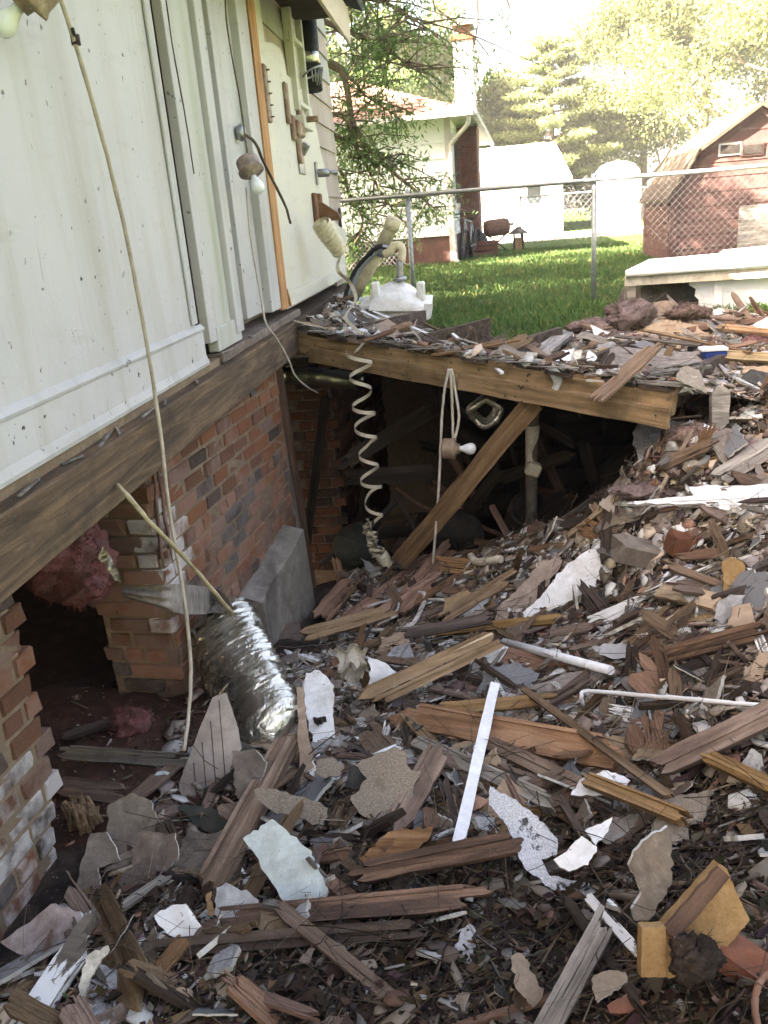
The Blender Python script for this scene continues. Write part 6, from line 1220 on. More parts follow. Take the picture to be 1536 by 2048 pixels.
beamlet('rotten_log', 'rotten orange brown log at right', (1308, 1318), (1505, 1268), 34, 'wood_rotten', .07, .07, .045, jag=.5)
slab('roof_shingle', 'grey lens shaped shingle left of the rotten orange log', [(1183, 1293), (1215, 1287), (1260, 1288), (1302, 1303), (1255, 1315), (1225, 1317), (1200, 1308)], 'plaster_grey', 'tar', .07, .006, cat='shingle')
slab('plaster_slab', 'largest white plaster slab in the rubble, right of centre', [(1081, 1195), (1134, 1127), (1204, 1083), (1221, 1097), (1277, 1127), (1180, 1180), (1084, 1229), (1037, 1241), (1040, 1228)], W_, 'plaster_edge', .10, .018, lean=.45)
slab('tan_veneer', 'tan torn veneer left of the largest white slab', [(985, 1250), (1000, 1210), (1054, 1160), (1080, 1123), (1110, 1117), (1126, 1122), (1084, 1190), (1034, 1238)], 'board_tan', 'wood_brown', .08, .01, lean=.45, cat='panel')
slab('white_sheet', 'long white sheet at the right edge of the rubble slope', [(1237, 1003), (1387, 988), (1377, 970), (1536, 962), (1600, 962), (1600, 1036), (1484, 1032), (1497, 1017), (1437, 1011), (1434, 1001), (1350, 1006)], W_, 'plaster_edge', .08, .012, lean=.25, jit=1.2, cat='sheet')
beamlet('white_strip', 'narrow white board under the long white sheet', (1240, 1008), (1435, 1010), 10, 'paint_peeling', .07, .07, .02, jag=.1)
mb = MB(); c_ = at(1292, 1108, .04); mb.cbox(c_, (.14, .07, .055), .02, ax=[[.95, .1, -.28], [-.1, 1, 0], [.28, 0, .95]], jit=.008); mb.build('mortar_lump', 'plaster_dusty', label='brown mortar lump above the largest white slab', cat='lump')
mb = MB(); c_ = at(1362, 1090, .05); mb.cbox(c_, (.06, .05, .05), .012, ax=[[.9, .3, -.25], [-.3, .95, 0], [.25, 0, .95]], jit=.005); mb.build('loose_brick', 'brick_red', label='red brick end poking out beside the brown mortar lump', cat='brick')
beamlet('trim_strip', 'white and tan trim strip slanting at right below the largest slab', (1187, 1237), (1445, 1128), 15, 'paint_peeling', .06, .07, .015, jag=.5)
beamlet('trim_strip', 'broken bluish white trim piece under the slanting trim strip', (1220, 1232), (1340, 1170), 22, 'plastic_white', .055, .055, .012, jag=.5)
beamlet('pine_block', 'pale pine board end right of the slanting trim strip', (1322, 1183), (1440, 1207), 34, 'wood_pale', .07, .06, .035, jag=.15)
slab('tan_board', 'upright rounded tan board piece at right', [(1445, 1125), (1460, 1113), (1488, 1125), (1490, 1180), (1462, 1197), (1447, 1182)], 'fiberboard', 'wood_orange', .09, .012, lean=.9, cat='board')
slab('tan_board', 'beige curled board scrap below the upright rounded tan board', [(1455, 1250), (1470, 1210), (1500, 1205), (1512, 1245), (1480, 1262)], 'board_tan', None, .07, .01, cat='board')
slab('grey_card', 'grey crumpled card below the upright rounded tan board', [(1425, 1235), (1440, 1200), (1460, 1188), (1490, 1190), (1478, 1225), (1445, 1248)], 'plaster_grey', None, .08, .005, lean=.8, cat='card')
beamlet('thin_stick', 'short brown stick leaning across the pale strip near the cavity edge', (1188, 1012), (1243, 1095), 17, 'wood_brown', .10, .06, .02)
beamlet('pale_strip', 'pale strip leaning by the square beige panel', (1138, 1070), (1238, 992), 9, 'wood_pale', .05, .12, .012, jag=.1)
slab('square_panel', 'square beige panel leaning at the cavity edge', [(1198, 1008), (1238, 972), (1264, 997), (1226, 1030)], 'board_beige', 'plaster_edge', .09, .01, lean=.8, jit=.6, cat='panel')
beamlet('orange_board', 'orange broken board below the tan torn veneer', (886, 1262), (1112, 1238), 19, 'wood_orange', .06, .07, .02, jag=.4)
cable('white_elbow', [at(942, 1112, .05), at(948, 1122, .06), at(965, 1124, .06), at(1002, 1118, .06)], .022, 'plastic_cream', 'short cream pipe elbow at the edge of the dark cavity', 'pipe')
cable('conduit', [at(655, 1262, .05), at(700, 1258, .06), at(780, 1260, .06), at(822, 1250, .07), at(845, 1212, .07), at(848, 1188, .07), at(826, 1186, .07)], .012, 'cable_white', 'looped cream conduit on the brown boards left of centre', 'conduit')
cable('conduit', [at(718, 1235, .05), at(735, 1215, .06), at(790, 1200, .06), at(888, 1200, .06)], .009, 'cable_white', 'thin cream conduit above the looped one', 'conduit')
slab('paper_sheet', 'white sheet hanging right of the crumpled cream paper', [(738, 1313), (770, 1325), (797, 1347), (772, 1370), (766, 1418), (738, 1392)], W_, 'plaster_edge', .10, .006, lean=.7, cat='sheet')
mb = MB(); rows = []; c_ = at(707, 1325, .12)
for i in range(12):
    rows.append([c_ + V3(.008 * math.sin(i * 1.9 + j) + (j - 5) * .012, .03 * math.sin(i * .9) - .02 * abs(j - 5) / 5, (5.5 - i) * .014 + .018 * math.cos(j * 1.1 + .4 * i)) for j in range(11)])
mb.grid(rows, smooth=False); mb.build('crumpled_paper', 'paper_cream', label='crumpled cream folded paper left of the white sheet', cat='paper')
slab('cardboard', 'brown cardboard box scrap below the hanging cable', [(885, 1225), (890, 1195), (935, 1180), (952, 1200), (930, 1240), (900, 1245)], 'cardboard', None, .09, .006, lean=.8, cat='cardboard')
slab('plaster_shard', 'grey plaster shard left of the slanting olive board', [(775, 1310), (790, 1292), (820, 1285), (828, 1320), (800, 1333), (780, 1330)], 'plaster_grey', 'plaster_edge', .07, .012)
slab('plaster_shard', 'white shard right of the top of the slanting board', [(965, 1312), (985, 1296), (1016, 1294), (1000, 1322), (985, 1327)], W_, 'plaster_edge', .07, .01)
slab('broken_sheet', 'grey green broken sheet right of the cardboard scrap', [(917, 1235), (945, 1190), (985, 1183), (975, 1205), (945, 1232)], 'plaster_grey', None, .08, .006, cat='sheet')
slab('grey_shingle', 'grey flat shingle right of the white shard in the middle', [(950, 1385), (975, 1340), (1030, 1325), (1080, 1345), (1060, 1375), (1000, 1392)], 'shingle_slate', 'tar', .07, .006, cat='shingle')
for i, (a, b_, w_, m_, lab) in enumerate([((640, 1235), (700, 1165), 42, 'wood_red', 'leftmost reddish veneer board near the concrete footing'), ((690, 1245), (860, 1115), 30, 'wood_red', 'long reddish veneer board pointing toward the hanging bulb'), ((735, 1250), (870, 1160), 34, 'wood_red', 'reddish veneer board under the looped conduit'), ((820, 1190), (895, 1100), 46, 'wood_red', 'jagged reddish veneer board at the cavity edge below the bulb'),
        ((905, 1225), (1010, 1160), 26, 'wood_brown', 'brown board behind the tan torn veneer'), ((640, 1262), (760, 1228), 30, 'wood_brown', 'flat brown board left below the looped conduit'), ((830, 1265), (960, 1240), 24, 'wood_dark', 'dark board above the orange broken board'), ((790, 1100), (830, 1030), 12, 'wood_pale', 'pale splinter standing at the foot of the leaning timber')]):
    beamlet('veneer_board', lab, a, b_, w_, m_, .05 + .012 * i, .06 + .012 * i, .012, jag=.7)
# --- by the crawl opening
beamlet('weathered_board', 'grey green weathered board lying across the crawl opening', (135, 1506), (352, 1522), 27, 'wood_grey', .05, .05, .03, jag=.7)
beamlet('old_board', 'brown flaking board below the grey green weathered board', (125, 1572), (232, 1586), 38, 'wood_brown', .03, .04, .02, jag=.3)
beamlet('dark_board', 'dark board lying inside the crawl opening', (142, 1472), (238, 1440), 22, 'wood_dark', .03, .04, .02, jag=.3)
mb = MB(); c_ = at(168, 1650, .02)
for k in range(60):
    a = RNG.uniform(0, 2 * math.pi); r_ = RNG.uniform(0, .05); h_ = RNG.uniform(.03, .11); p = c_ + V3(r_ * math.cos(a), r_ * math.sin(a), 0); mb.box(p + V3(0, 0, h_ / 2), (RNG.uniform(.002, .007), RNG.uniform(.002, .006), h_ / 2), ax=[_n(V3(1, RNG.normal(0, .4), .1)), _n(V3(RNG.normal(0, .3), 1, 0)), _n(V3(RNG.normal(0, .2), RNG.normal(0, .2), 1))])
mb.build('splintered_stump', 'wood_brown', label='splintered brown stump of wood against the near brick wall', cat='stump')
slab('blue_scrap', 'small bluish cloth scrap below the weathered board', [(292, 1560), (315, 1545), (338, 1545), (325, 1565), (298, 1570)], 'plaster_blue', None, .05, .005, cat='scrap')
slab('tin_scrap', 'olive twisted scrap below the beige grooved panel', [(355, 1612), (375, 1608), (430, 1618), (470, 1650), (430, 1672), (390, 1650)], 'barrel_green', None, .08, .006, cat='scrap')
# --- foil duct with its fabric strap
du = empty('foil_duct', at(530, 1490, .05), 'silver foil wrapped duct lying against the brick wall', 'duct')
A, B = ony(430, 1225, 3.15), at(552, 1492, .04); ax = _n(B - A); s1 = _n(np.cross(ax, CAMBACK)); s2 = np.cross(ax, s1); rows = []; r_ = np.random.default_rng(8)
L = np.linalg.norm(B - A); NA, NL = 64, 110; wr = r_.normal(0, 1, (NL, NA))
for k in range(3): wr = (wr + np.roll(wr, 1, 1) + np.roll(wr, -1, 1)) / 3
dep = 0.135
for i in range(NL):
    t = i / (NL - 1); rr = .152 * (0.6 + .4 * min(1, t / .12) ** .6) * (1 + .05 * math.sin(t * 5)) * (1 if t < .85 else 1 - ((t - .85) / .15) ** 2 * .95)
    rows.append([A + ax * L * t + (s1 * math.cos(a) + s2 * .6 * math.sin(a)) * (rr * (1 + .07 * wr[i, j] + .008 * math.sin(7 * a + 22 * t) + .012 * math.sin(70 * t + 2 * a))) for j, a in enumerate(np.linspace(0, 2 * math.pi, NA))])
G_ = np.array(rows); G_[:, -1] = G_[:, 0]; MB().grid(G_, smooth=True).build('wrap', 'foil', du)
band = smoothpath([onx(246, 1185, XW - .02), onx(300, 1192, XW + .1), onx(360, 1198, XW + .16), ony(420, 1202, 3.12), ony(452, 1216, 3.06), ony(470, 1245, 3.0)], 6)
mb = MB(); rows = []
for i, p in enumerate(band):
    t = i / (len(band) - 1); w_ = .024 + .02 * math.sin(3 * t) ** 2 + .06 * t * t; rows.append([p + V3(0, 0, 1) * w_ * s + CAMBACK * (.014 * math.cos(2.5 * s + 4 * t) + .007 * math.sin(8 * s + 3 * t)) for s in np.linspace(-1, 1, 17)])
mb.grid(rows); mb.build('strap', 'strap_cloth', du)
rows = []
for i in range(6): rows.append([A + ax * (-.02 + .035 * i) + (s1 * math.cos(a) + s2 * math.sin(a)) * (.05 + .017 * i) * (1 + .16 * math.sin(9 * a + i)) for a in np.linspace(0, 2 * math.pi, 30)])
MB().grid(rows).build('gathered_end', 'strap_cloth', du)
slab('foil_scrap', 'small torn foil scrap hanging from the pink insulation', [(196, 1110), (206, 1093), (225, 1118), (238, 1150), (243, 1166), (228, 1160), (214, 1140)], 'foil_ring', None, .0, .004, lean=.9, cat='foil', y=float(onx(220, 1130, -1.3)[1]))
# --- pink glass wool
def wool(c, r, seed, mat, label=None, group=None, fib=260, name='insulation_clump', cat='insulation'):
    rr = np.random.default_rng(seed); n_, m_ = 44, 28; fib = fib * 7; c = np.array(c, float); ph = rr.uniform(0, 6, 12); rows = []
    for p in np.linspace(.03, math.pi - .03, m_):
        row = []
        for a in np.linspace(0, 2 * math.pi, n_):
            k = 1 + .16 * math.sin(2 * a + ph[0] + 2 * p) + .12 * math.sin(5 * a + ph[1]) * math.sin(4 * p + ph[2]) + .07 * math.sin(9 * a + ph[3] + 7 * p) + rr.normal(0, .055)
            row.append(c + V3(r[0] * math.sin(p) * math.cos(a), r[1] * math.sin(p) * math.sin(a), r[2] * math.cos(p)) * k)
        row[-1] = row[0]; rows.append(row)
    mb = MB(); mb.grid(rows)
    G = np.array(rows).reshape(-1, 3)
    for k in range(fib):
        q = G[rr.integers(len(G))]; d = _n((q - c) / np.array(r) + rr.normal(0, .8, 3)); l = rr.uniform(.006, .03) * (2 if rr.random() < .05 else 1); w_ = _n(np.cross(d, rr.normal(size=3))) * rr.uniform(.0006, .0022); q = q - d * .004
        mb.add([q - w_, q + w_, q + d * l + rr.normal(0, .006, 3)], [(0, 1, 2)])
    if label: HERO.append((phrase(label), c, label))
    return mb.build(name, mat, label=label, cat=cat, group=group)
wool(onx(135, 1120, -1.5), (.13, .14, .15), 1, 'insulation_pink', 'large pink insulation wad hanging in the crawl opening', fib=900)
wool(onx(172, 1178, -1.45), (.08, .09, .04), 2, 'insulation_pink', 'small pink insulation tail below the large hanging wad', fib=300)
wool(at(265, 1450, .02), (.085, .07, .06), 3, 'insulation_pink', 'pink insulation lump on the red earth of the crawl opening', fib=250)
for i, (u, v, S_, rx, rz_, m_, lab) in enumerate([(1262, 630, UP, .16, .10, 'insulation_faded', 'faded pink wool at the left end of the crest by the white box leg'), (1185, 655, UP, .20, .09, 'insulation_faded', 'long faded pink wool strip left of the crest'), (1228, 668, UP, .17, .09, 'insulation_faded', 'faded pink wool lump below the crest strip'), (1205, 690, UP, .15, .07, 'insulation_faded', 'low faded pink wool lump above the grey slab'), (1150, 690, UP, .12, .07, 'insulation_faded', 'pale pink wool beside the grey purple plank'),
        (1310, 662, UP, .16, .07, 'insulation_faded', 'pink wool streak in the middle of the heap'), (1475, 672, UP, .17, .08, 'insulation_faded', 'pink wool lump near the right edge of the heap'), (1503, 694, UP, .13, .09, 'insulation_pink', 'brighter pink wool lump at the right of the heap'), (1420, 690, UP, .13, .06, 'insulation_faded', 'faint pink wool left of the brighter lump'), (1345, 690, UP, .14, .05, 'insulation_faded', 'flat pink wool in front of the heap crest'),
        (1362, 842, LOW, .13, .13, 'insulation_pink', 'pink wool wad at the right end of the beam'), (1388, 880, LOW, .13, .10, 'insulation_faded', 'faded wool spilling below the beam end wad'), (1300, 980, LOW, .18, .06, 'insulation_faded', 'pink wool along the cavity edge behind the white sheet'), (1225, 990, LOW, .13, .07, 'insulation_faded', 'brownish wool at the cavity edge left of the square panel'), (1460, 900, LOW, .16, .07, 'insulation_faded', 'faded wool on the right slope above the white sheet'), (1375, 625, UP, .13, .05, 'insulation_faded', 'pale wool on the crest below the white box panel')]):
    p = at(u, v, .0, S_); wool(p, (rx * .78, rx * .6, rz_ * .6), 30 + i, m_, lab, fib=300)
# --- on the fallen floor and heap
beamlet('grey_plank', 'grey purple plank slanting on the heap behind the beam', (1058, 724), (1132, 668), 30, 'wood_grey', .04, .10, .03, UP)
beamlet('white_stick', 'thin white stick leaning over the edge of the beam', (1004, 746), (894, 660), 7, 'plastic_white', .02, .10, .012, UP, jag=.1, cat='stick')
beamlet('white_stick', 'long thin white moulding lying on the fallen floor by the washbasin', (895, 684), (697, 603), 6, 'paint_peeling', .03, .04, .012, UP, jag=.1, cat='stick')
beamlet('white_stick', 'second thin white lath beside the long moulding on the fallen floor', (820, 668), (700, 612), 5, 'paint_peeling', .03, .04, .012, UP, jag=.1, cat='stick')
slab('clay_tile', 'tan tile lying on the fallen floor below the washbasin', [(728, 650), (768, 634), (793, 648), (757, 668)], 'board_tan', None, .06, .015, UP, .3, .5, cat='tile')
beamlet('wood_block', 'small brown wood block beside the tan tile', (770, 668), (816, 650), 16, 'wood_red', .06, .06, .03, UP, jag=.1)
beamlet('orange_batten', 'thin orange batten behind the dark clump on the fallen floor', (978, 690), (1088, 697), 8, 'wood_orange', .05, .05, .02, UP)
mb = MB(); ellipsoid(mb, at(962, 692, .05, UP), (.09, .07, .06), 14, 9, .2); mb.build('root_clump', 'wood_dark', label='dark fibrous clump on the back edge of the fallen floor', cat='clump')
beamlet('grey_lath', 'grey lath lying along the front edge of the heap', (1105, 730), (1310, 758), 9, 'wood_grey', .06, .05, .015, UP)
for i, (poly, m_, lab) in enumerate([([(1095, 722), (1110, 705), (1150, 695), (1140, 722), (1120, 735)], 'plaster_white', 'leftmost white plaster chip on the heap behind the beam'), ([(1140, 705), (1165, 700), (1158, 728), (1142, 728)], 'plaster_edge', 'middle cream plaster chip on the heap behind the beam'), ([(1168, 722), (1178, 700), (1195, 715), (1188, 722)], 'plaster_white', 'pointed white plaster chip on the heap behind the beam'),
        ([(1192, 700), (1196, 688), (1230, 684), (1234, 700)], 'plaster_grey', 'grey flat slab in the middle of the heap'), ([(1260, 690), (1290, 680), (1320, 692), (1345, 705), (1338, 715), (1310, 702)], 'shingle_slate', 'curved slate grey shingle on the heap'), ([(1505, 650), (1540, 632), (1580, 640), (1560, 668), (1520, 660)], 'plaster_white', 'white scrap at the right edge of the heap'), ([(1425, 622), (1440, 615), (1452, 624), (1430, 630)], 'plaster_white', 'small white scrap on the heap crest'),
        ([(1480, 760), (1500, 738), (1540, 745), (1530, 770)], 'tar', 'black tar paper scrap at the right of the heap'), ([(1180, 650), (1205, 660), (1225, 665), (1190, 672)], 'plaster_white', 'pale slab under the pink wool strip')]):
    slab('heap_scrap', lab, poly, m_, None, .07, .01, UP, .5, 1.0, cat='scrap')
slab('kraft_paper', 'brown kraft paper sheet arched over the crest of the heap', [(1262, 630), (1290, 612), (1320, 602), (1350, 603), (1370, 622), (1366, 636), (1300, 640)], 'cardboard', None, .10, .006, UP, .6, 1.2, cat='paper')
slab('upright_board', 'weathered board end standing at the right of the beam', [(1424, 788), (1434, 772), (1461, 780), (1458, 845), (1440, 862), (1423, 855)], 'wood_grey', None, .12, .03, LOW, .9, .6, cat='board')
cn = at(1427, 714, .05, UP); co = empty('paint_can', cn, 'small blue can with white lid lying in the heap', 'can'); mb = MB(); mb.cbox(cn, (.06, .04, .035), .008); mb.build('body', 'can_blue' if 'can_blue' in MATS else 'rubber', co); mb = MB(); mb.cbox(cn + V3(-.005, 0, .045), (.068, .045, .008), .003); mb.build('lid', 'plastic_white', co)
mottled('can_blue', (.02, .05, .22), (.03, .08, .30), dirtamt=.3, vary=0); co.children[0].data.materials[0] = MATS['can_blue']
beamlet('pale_board', 'pale pine board near the right edge of the heap', (1445, 712), (1600, 722), 22, 'wood_pale', .06, .06, .03, UP)
beamlet('long_lath', 'long brown lath lying across the heap', (1262, 655), (1500, 705), 7, 'wood_brown', .10, .09, .015, UP)
beamlet('long_lath', 'long grey lath across the middle of the heap', (1230, 672), (1400, 690), 7, 'wood_grey', .09, .10, .015, UP)
for i, (a, b_, w_, m_, lab) in enumerate([((1330, 640), (1440, 655), 16, 'wood_brown', 'brown board below the crest of the heap'), ((1380, 660), (1560, 635), 14, 'wood_red', 'reddish board sloping up to the right on the heap'), ((1300, 625), (1480, 640), 9, 'wood_brown', 'thin board along the heap crest'), ((1440, 655), (1570, 668), 18, 'wood_orange', 'orange brown board at the right of the heap'), ((1210, 655), (1290, 640), 10, 'wood_brown', 'short brown board by the left crest of the heap'),
        ((1300, 750), (1420, 735), 9, 'wood_grey', 'grey stick in the dark middle of the heap'), ((1380, 800), (1520, 745), 6, 'wood_brown', 'thin stick slanting above the upright weathered board'), ((1470, 800), (1580, 775), 14, 'wood_grey', 'grey board at the right edge above the slope'), ((1310, 1000), (1385, 860), 7, 'wood_pale', 'thin pale stick leaning against the beam end wool'), ((1455, 945), (1545, 890), 40, 'wood_grey', 'broad grey timber at the right edge above the white sheet'), ((1240, 940), (1310, 965), 10, 'wood_red', 'reddish stick at the cavity edge'), ((1080, 1075), (1185, 1000), 14, 'wood_grey', 'grey board leaning into the cavity')]):
    S_ = UP if max(a[1], b_[1]) < 790 else LOW; beamlet('heap_board', lab, a, b_, w_, m_, .06, .07, .02, S_)
P = [[beamface(1100 + 6 * j + 10 * math.sin(i * .5), 735 + 8 * i) + bn * (.02 + .012 * math.sin(i + j)) for j in range(4)] for i in range(8)]
P[-1] = [P[-1][0]] * 4; MB().grid(P).build('torn_strip', 'plaster_grey', label='grey torn strip curling over the front of the beam', cat='strip')

wool(at(1392, 1918, .13), (.05, .03, .045), 91, 'soil', 'dark clump of rotten matter on the yellow fiberboard', fib=12, name='peat_clod', cat='clod')
# ================================================================== DEBRIS: loose pieces, each its own object
def region_low(r):
    while True:
        x = r.uniform(-1.2, 2.3); y = r.uniform(1.0, 4.9)
        if y > beam_y(min(max(x, -1.1), .9)) + .25 and x < .95: continue
        if x < -1.36 + .105 * (y - 1.8) + .06 and y < 2.2: continue
        if r.random() < .0: continue
        if x < -0.95 and 2.1 < y < 3.3 and r.random() < .8: continue
        if x < -0.8 and y > 3.4: continue
        p = V3(x, y, LOW(x, y))
        if in_view(p, 40): return p
def region_mid(r):   # the mulchy patch near the camera holds few boards
    while True:
        p = region_low(r)
        if p[1] < 1.75 and -.35 < p[0] < .62 and r.random() < .84: continue
        return p
def region_up(r):
    while True:
        x = r.uniform(-1.0, 3.0); y = r.uniform(3.6, 7.3)
        if y < (beam_y(x) + .03 if x < .97 else 3.92) or y > back_y(x) - .02: continue
        if x < -.2 and r.random() < .45: continue
        z = max(UP(x, y), deckz(x, y) + .03 if x < 1.0 else -9)
        p = V3(x, y, z); u, v = proj(p)
        if 700 < u < 880 and 560 < v < 652: continue
        if in_view(p, 30): return p
def scrap_mesh(kind, mat, i):
    r = np.random.default_rng(i * 31 + len(mat)); mb = MB()
    if kind == 'plank':
        k = 7; xs = np.linspace(-.5, .5, k); lo = [(x, -.5 + r.normal(0, .06)) for x in xs]; up = [(x, .5 + r.normal(0, .06)) for x in xs[::-1]]
        e1 = [(.5 + r.uniform(-.05, .14), -.5 + (q + 1) / 5) for q in range(4)]; e2 = [(-.5 - r.uniform(-.05, .14), .5 - (q + 1) / 5) for q in range(4)]; pts = lo + e1 + up + e2
    else:
        m = r.integers(5, 9); an = np.sort(r.uniform(0, 2 * math.pi, m)); base = [(math.cos(a) * r.uniform(.3, .55), math.sin(a) * r.uniform(.3, .55)) for a in an]; pts = [q / 100.0 for q in torn([(100 * a, 100 * b_) for a, b_ in base], 2.2, i)]
    # gentle warp
    wp = r.normal(0, .25)
    if kind == 'plank':
        ns_ = int(r.integers(2, 5)); cuts = np.sort(np.r_[-.5, r.uniform(-.35, .35, ns_ - 1), .5])
        for q in range(ns_):
            y0_, y1_ = cuts[q], cuts[q + 1]; g_ = y1_ - y0_; x0_, x1_ = -.5 + r.uniform(-.06, .16), .5 - r.uniform(-.06, .16); xs_ = np.linspace(x0_, x1_, 4); dz = r.normal(0, .12)
            lo_ = [(x, y0_ + r.normal(0, .05)) for x in xs_]; up_ = [(x, y1_ + r.normal(0, .05)) for x in xs_[::-1]]; tr = [(x1_ + r.uniform(0, .14), y0_ + g_ * f) for f in (.3, .7)]; tl_ = [(x0_ - r.uniform(0, .14), y0_ + g_ * f) for f in (.7, .3)]
            mb.prism([(x, y, .5 + dz) for x, y in lo_ + tr + up_ + tl_], (0, 0, -1), 0)
    else: bent([(p[0], p[1], .5) for p in pts], V3(0, 0, 1), 1.0, i, 0.0, mb, 1) if False else mb.prism([(p[0], p[1], .5) for p in pts], (0, 0, -1), 0, 1)
    return mb.mesh('scrap', [mat, 'plaster_edge'] if kind == 'shard' else [mat])
MC = {}; USED = set()
def loose(name, kind, mat, n_, Ls, Ws, Ts, label, group, cat, region, S, seed, tilt=.3, lift=.002):
    r = np.random.default_rng(seed)
    for i in range(n_):
        key = (kind, mat, i % 9)
        if key not in MC: MC[key] = scrap_mesh(kind, mat, i % 9 + 10 * len(MC))
        p = region(r); nv = _n(S.normal(p[0], p[1]) + r.normal(0, tilt * 1.35, 3) + CAMBACK * .12); a = r.normal(size=3); X = _n(a - nv * np.dot(a, nv)); Y = np.cross(nv, X)
        L = r.uniform(*Ls) * (1.6 if r.random() < .08 else 1); Wd = r.uniform(*Ws) if kind == 'plank' else L * r.uniform(.5, 1.0); T = r.uniform(*Ts); p = p + nv * (lift + r.random() ** 2 * .045) + V3(0, 0, abs(X[2]) * L * .12)
        o = bpy.data.objects.new(name, MC[key]); COL.objects.link(o)
        o.matrix_world = Matrix(((X[0] * L, Y[0] * Wd, nv[0] * T, p[0]), (X[1] * L, Y[1] * Wd, nv[1] * T, p[1]), (X[2] * L, Y[2] * Wd, nv[2] * T, p[2]), (0, 0, 0, 1)))
        size = 'large' if L > Ls[0] + .75 * (Ls[1] - Ls[0]) else 'small' if L < Ls[0] + .3 * (Ls[1] - Ls[0]) else 'mid-sized'
        u, v = proj(p)
        for best in sorted(HERO, key=lambda q: np.linalg.norm(q[1] - p))[:12]:
            hu, hv = proj(best[1]); side = ('left of' if u < hu else 'right of') if abs(u - hu) > abs(v - hv) else ('just above' if v < hv else 'just below')
            lb = '%s %s %s the %s' % (size, label, side, ' '.join(best[0].split()[:7]))
            if lb not in USED: break
        USED.add(lb); tag(o, lb, cat, group)
RL, RU, RM = region_low, region_up, region_mid
for (nm, kd, mt, nl, nu, Ls, Ws, Ts, lab, cat, tl) in [
    ('brown_scrap', 'plank', 'wood_brown', 190, 60, (.08, .30), (.02, .065), (.006, .018), 'loose brown splintered wood scrap in the %s', 'wood scrap', .3), ('red_scrap', 'plank', 'wood_red', 85, 14, (.07, .24), (.015, .05), (.005, .014), 'loose reddish splintered wood scrap in the %s', 'wood scrap', .3),
    ('dark_scrap', 'plank', 'wood_dark', 120, 30, (.10, .34), (.02, .06), (.008, .022), 'loose dark rotten wood scrap in the %s', 'wood scrap', .25), ('grey_scrap', 'plank', 'wood_grey', 90, 40, (.08, .28), (.012, .04), (.005, .015), 'loose grey weathered wood scrap in the %s', 'wood scrap', .3),
    ('pale_scrap', 'plank', 'wood_pale', 70, 20, (.04, .20), (.008, .035), (.004, .012), 'loose small pale pine sliver in the %s', 'wood scrap', .35), ('orange_scrap', 'plank', 'wood_orange', 44, 10, (.05, .18), (.01, .035), (.005, .014), 'loose small orange wood sliver in the %s', 'wood scrap', .3), ('rotten_scrap', 'plank', 'wood_rotten', 45, 8, (.08, .26), (.02, .05), (.01, .025), 'loose crumbling rust coloured wood piece in the %s', 'wood scrap', .25),
    ('white_shard', 'shard', 'plaster_white', 80, 34, (.03, .14), 0, (.008, .018), 'loose small white plaster shard in the %s', 'plaster shard', .4), ('grey_shard', 'shard', 'plaster_grey', 80, 36, (.04, .15), 0, (.008, .018), 'loose small grey plaster shard in the %s', 'plaster shard', .4),
    ('dusty_shard', 'shard', 'plaster_dusty', 130, 40, (.05, .20), 0, (.006, .014), 'loose dusty brown plaster shard in the %s', 'plaster shard', .35), ('brown_shard', 'shard', 'plaster_brown', 80, 18, (.05, .2), 0, (.005, .012), 'loose dark brown plaster shard in the %s', 'plaster shard', .35),
    ('tan_shard', 'shard', 'board_tan', 70, 34, (.04, .15), 0, (.004, .01), 'loose tan board shard in the %s', 'board shard', .35), ('slate_scrap', 'shard', 'shingle_slate', 34, 14, (.06, .2), 0, (.003, .006), 'loose slate grey shingle scrap in the %s', 'shingle scrap', .3), ('tar_scrap', 'shard', 'tar', 45, 18, (.06, .2), 0, (.003, .005), 'loose black tar paper scrap in the %s', 'tar paper', .35),
    ('card_scrap', 'shard', 'cardboard', 22, 8, (.05, .15), 0, (.002, .004), 'loose brown cardboard scrap in the %s', 'cardboard', .45), ('peeling_scrap', 'plank', 'paint_peeling', 36, 16, (.08, .26), (.012, .035), (.005, .012), 'loose white peeling painted strip in the %s', 'painted strip', .3)]:
    sd_ = sum(map(ord, nm)) * 7
    loose(nm, kd, mt, nl, Ls, Ws, Ts, lab.split(' in the')[0].replace('loose ', '').replace('small ', ''), lab.split(' in the')[0][6:] + ' pieces in the hollow', cat, RM, LOW, sd_, tl)
    loose(nm, kd, mt, nu, Ls, Ws, Ts, lab.split(' in the')[0].replace('loose ', '').replace('small ', ''), lab.split(' in the')[0][6:] + ' pieces on the heap', cat, RU, UP, sd_ + 1, tl)
for (nm, mt, nl, nu, lab, cat) in (('dusty_sheet', 'plaster_dusty', 26, 18, 'loose broad dusty plaster sheet in the', 'plaster sheet'), ('tan_sheet', 'board_tan', 16, 14, 'loose broad tan board sheet in the', 'board sheet'), ('kraft_sheet', 'cardboard', 14, 12, 'loose broad brown kraft paper sheet in the', 'paper sheet'), ('slate_sheet', 'shingle_slate', 18, 12, 'loose broad slate grey shingle in the', 'shingle'), ('grey_sheet', 'plaster_grey', 18, 12, 'loose broad grey plaster sheet in the', 'plaster sheet'), ('veneer_sheet', 'wood_red', 26, 14, 'loose broad reddish veneer sheet in the', 'veneer sheet'), ('brown_sheet', 'wood_brown', 26, 16, 'loose broad brown board sheet in the', 'board sheet')):
    sd_ = sum(map(ord, nm)) * 11; kd = 'plank' if mt.startswith('wood') else 'shard'; lb_ = lab.split(' in the')[0].replace('loose ', '')
    loose(nm, kd, mt, nl, (.13, .34), (.05, .12), (.006, .012), lb_, lb_ + ' pieces in the hollow', cat, RM, LOW, sd_, .2); loose(nm, kd, mt, nu, (.18, .42), (.06, .14), (.006, .012), lb_, lb_ + ' pieces on the heap', cat, RU, UP, sd_ + 1, .16)
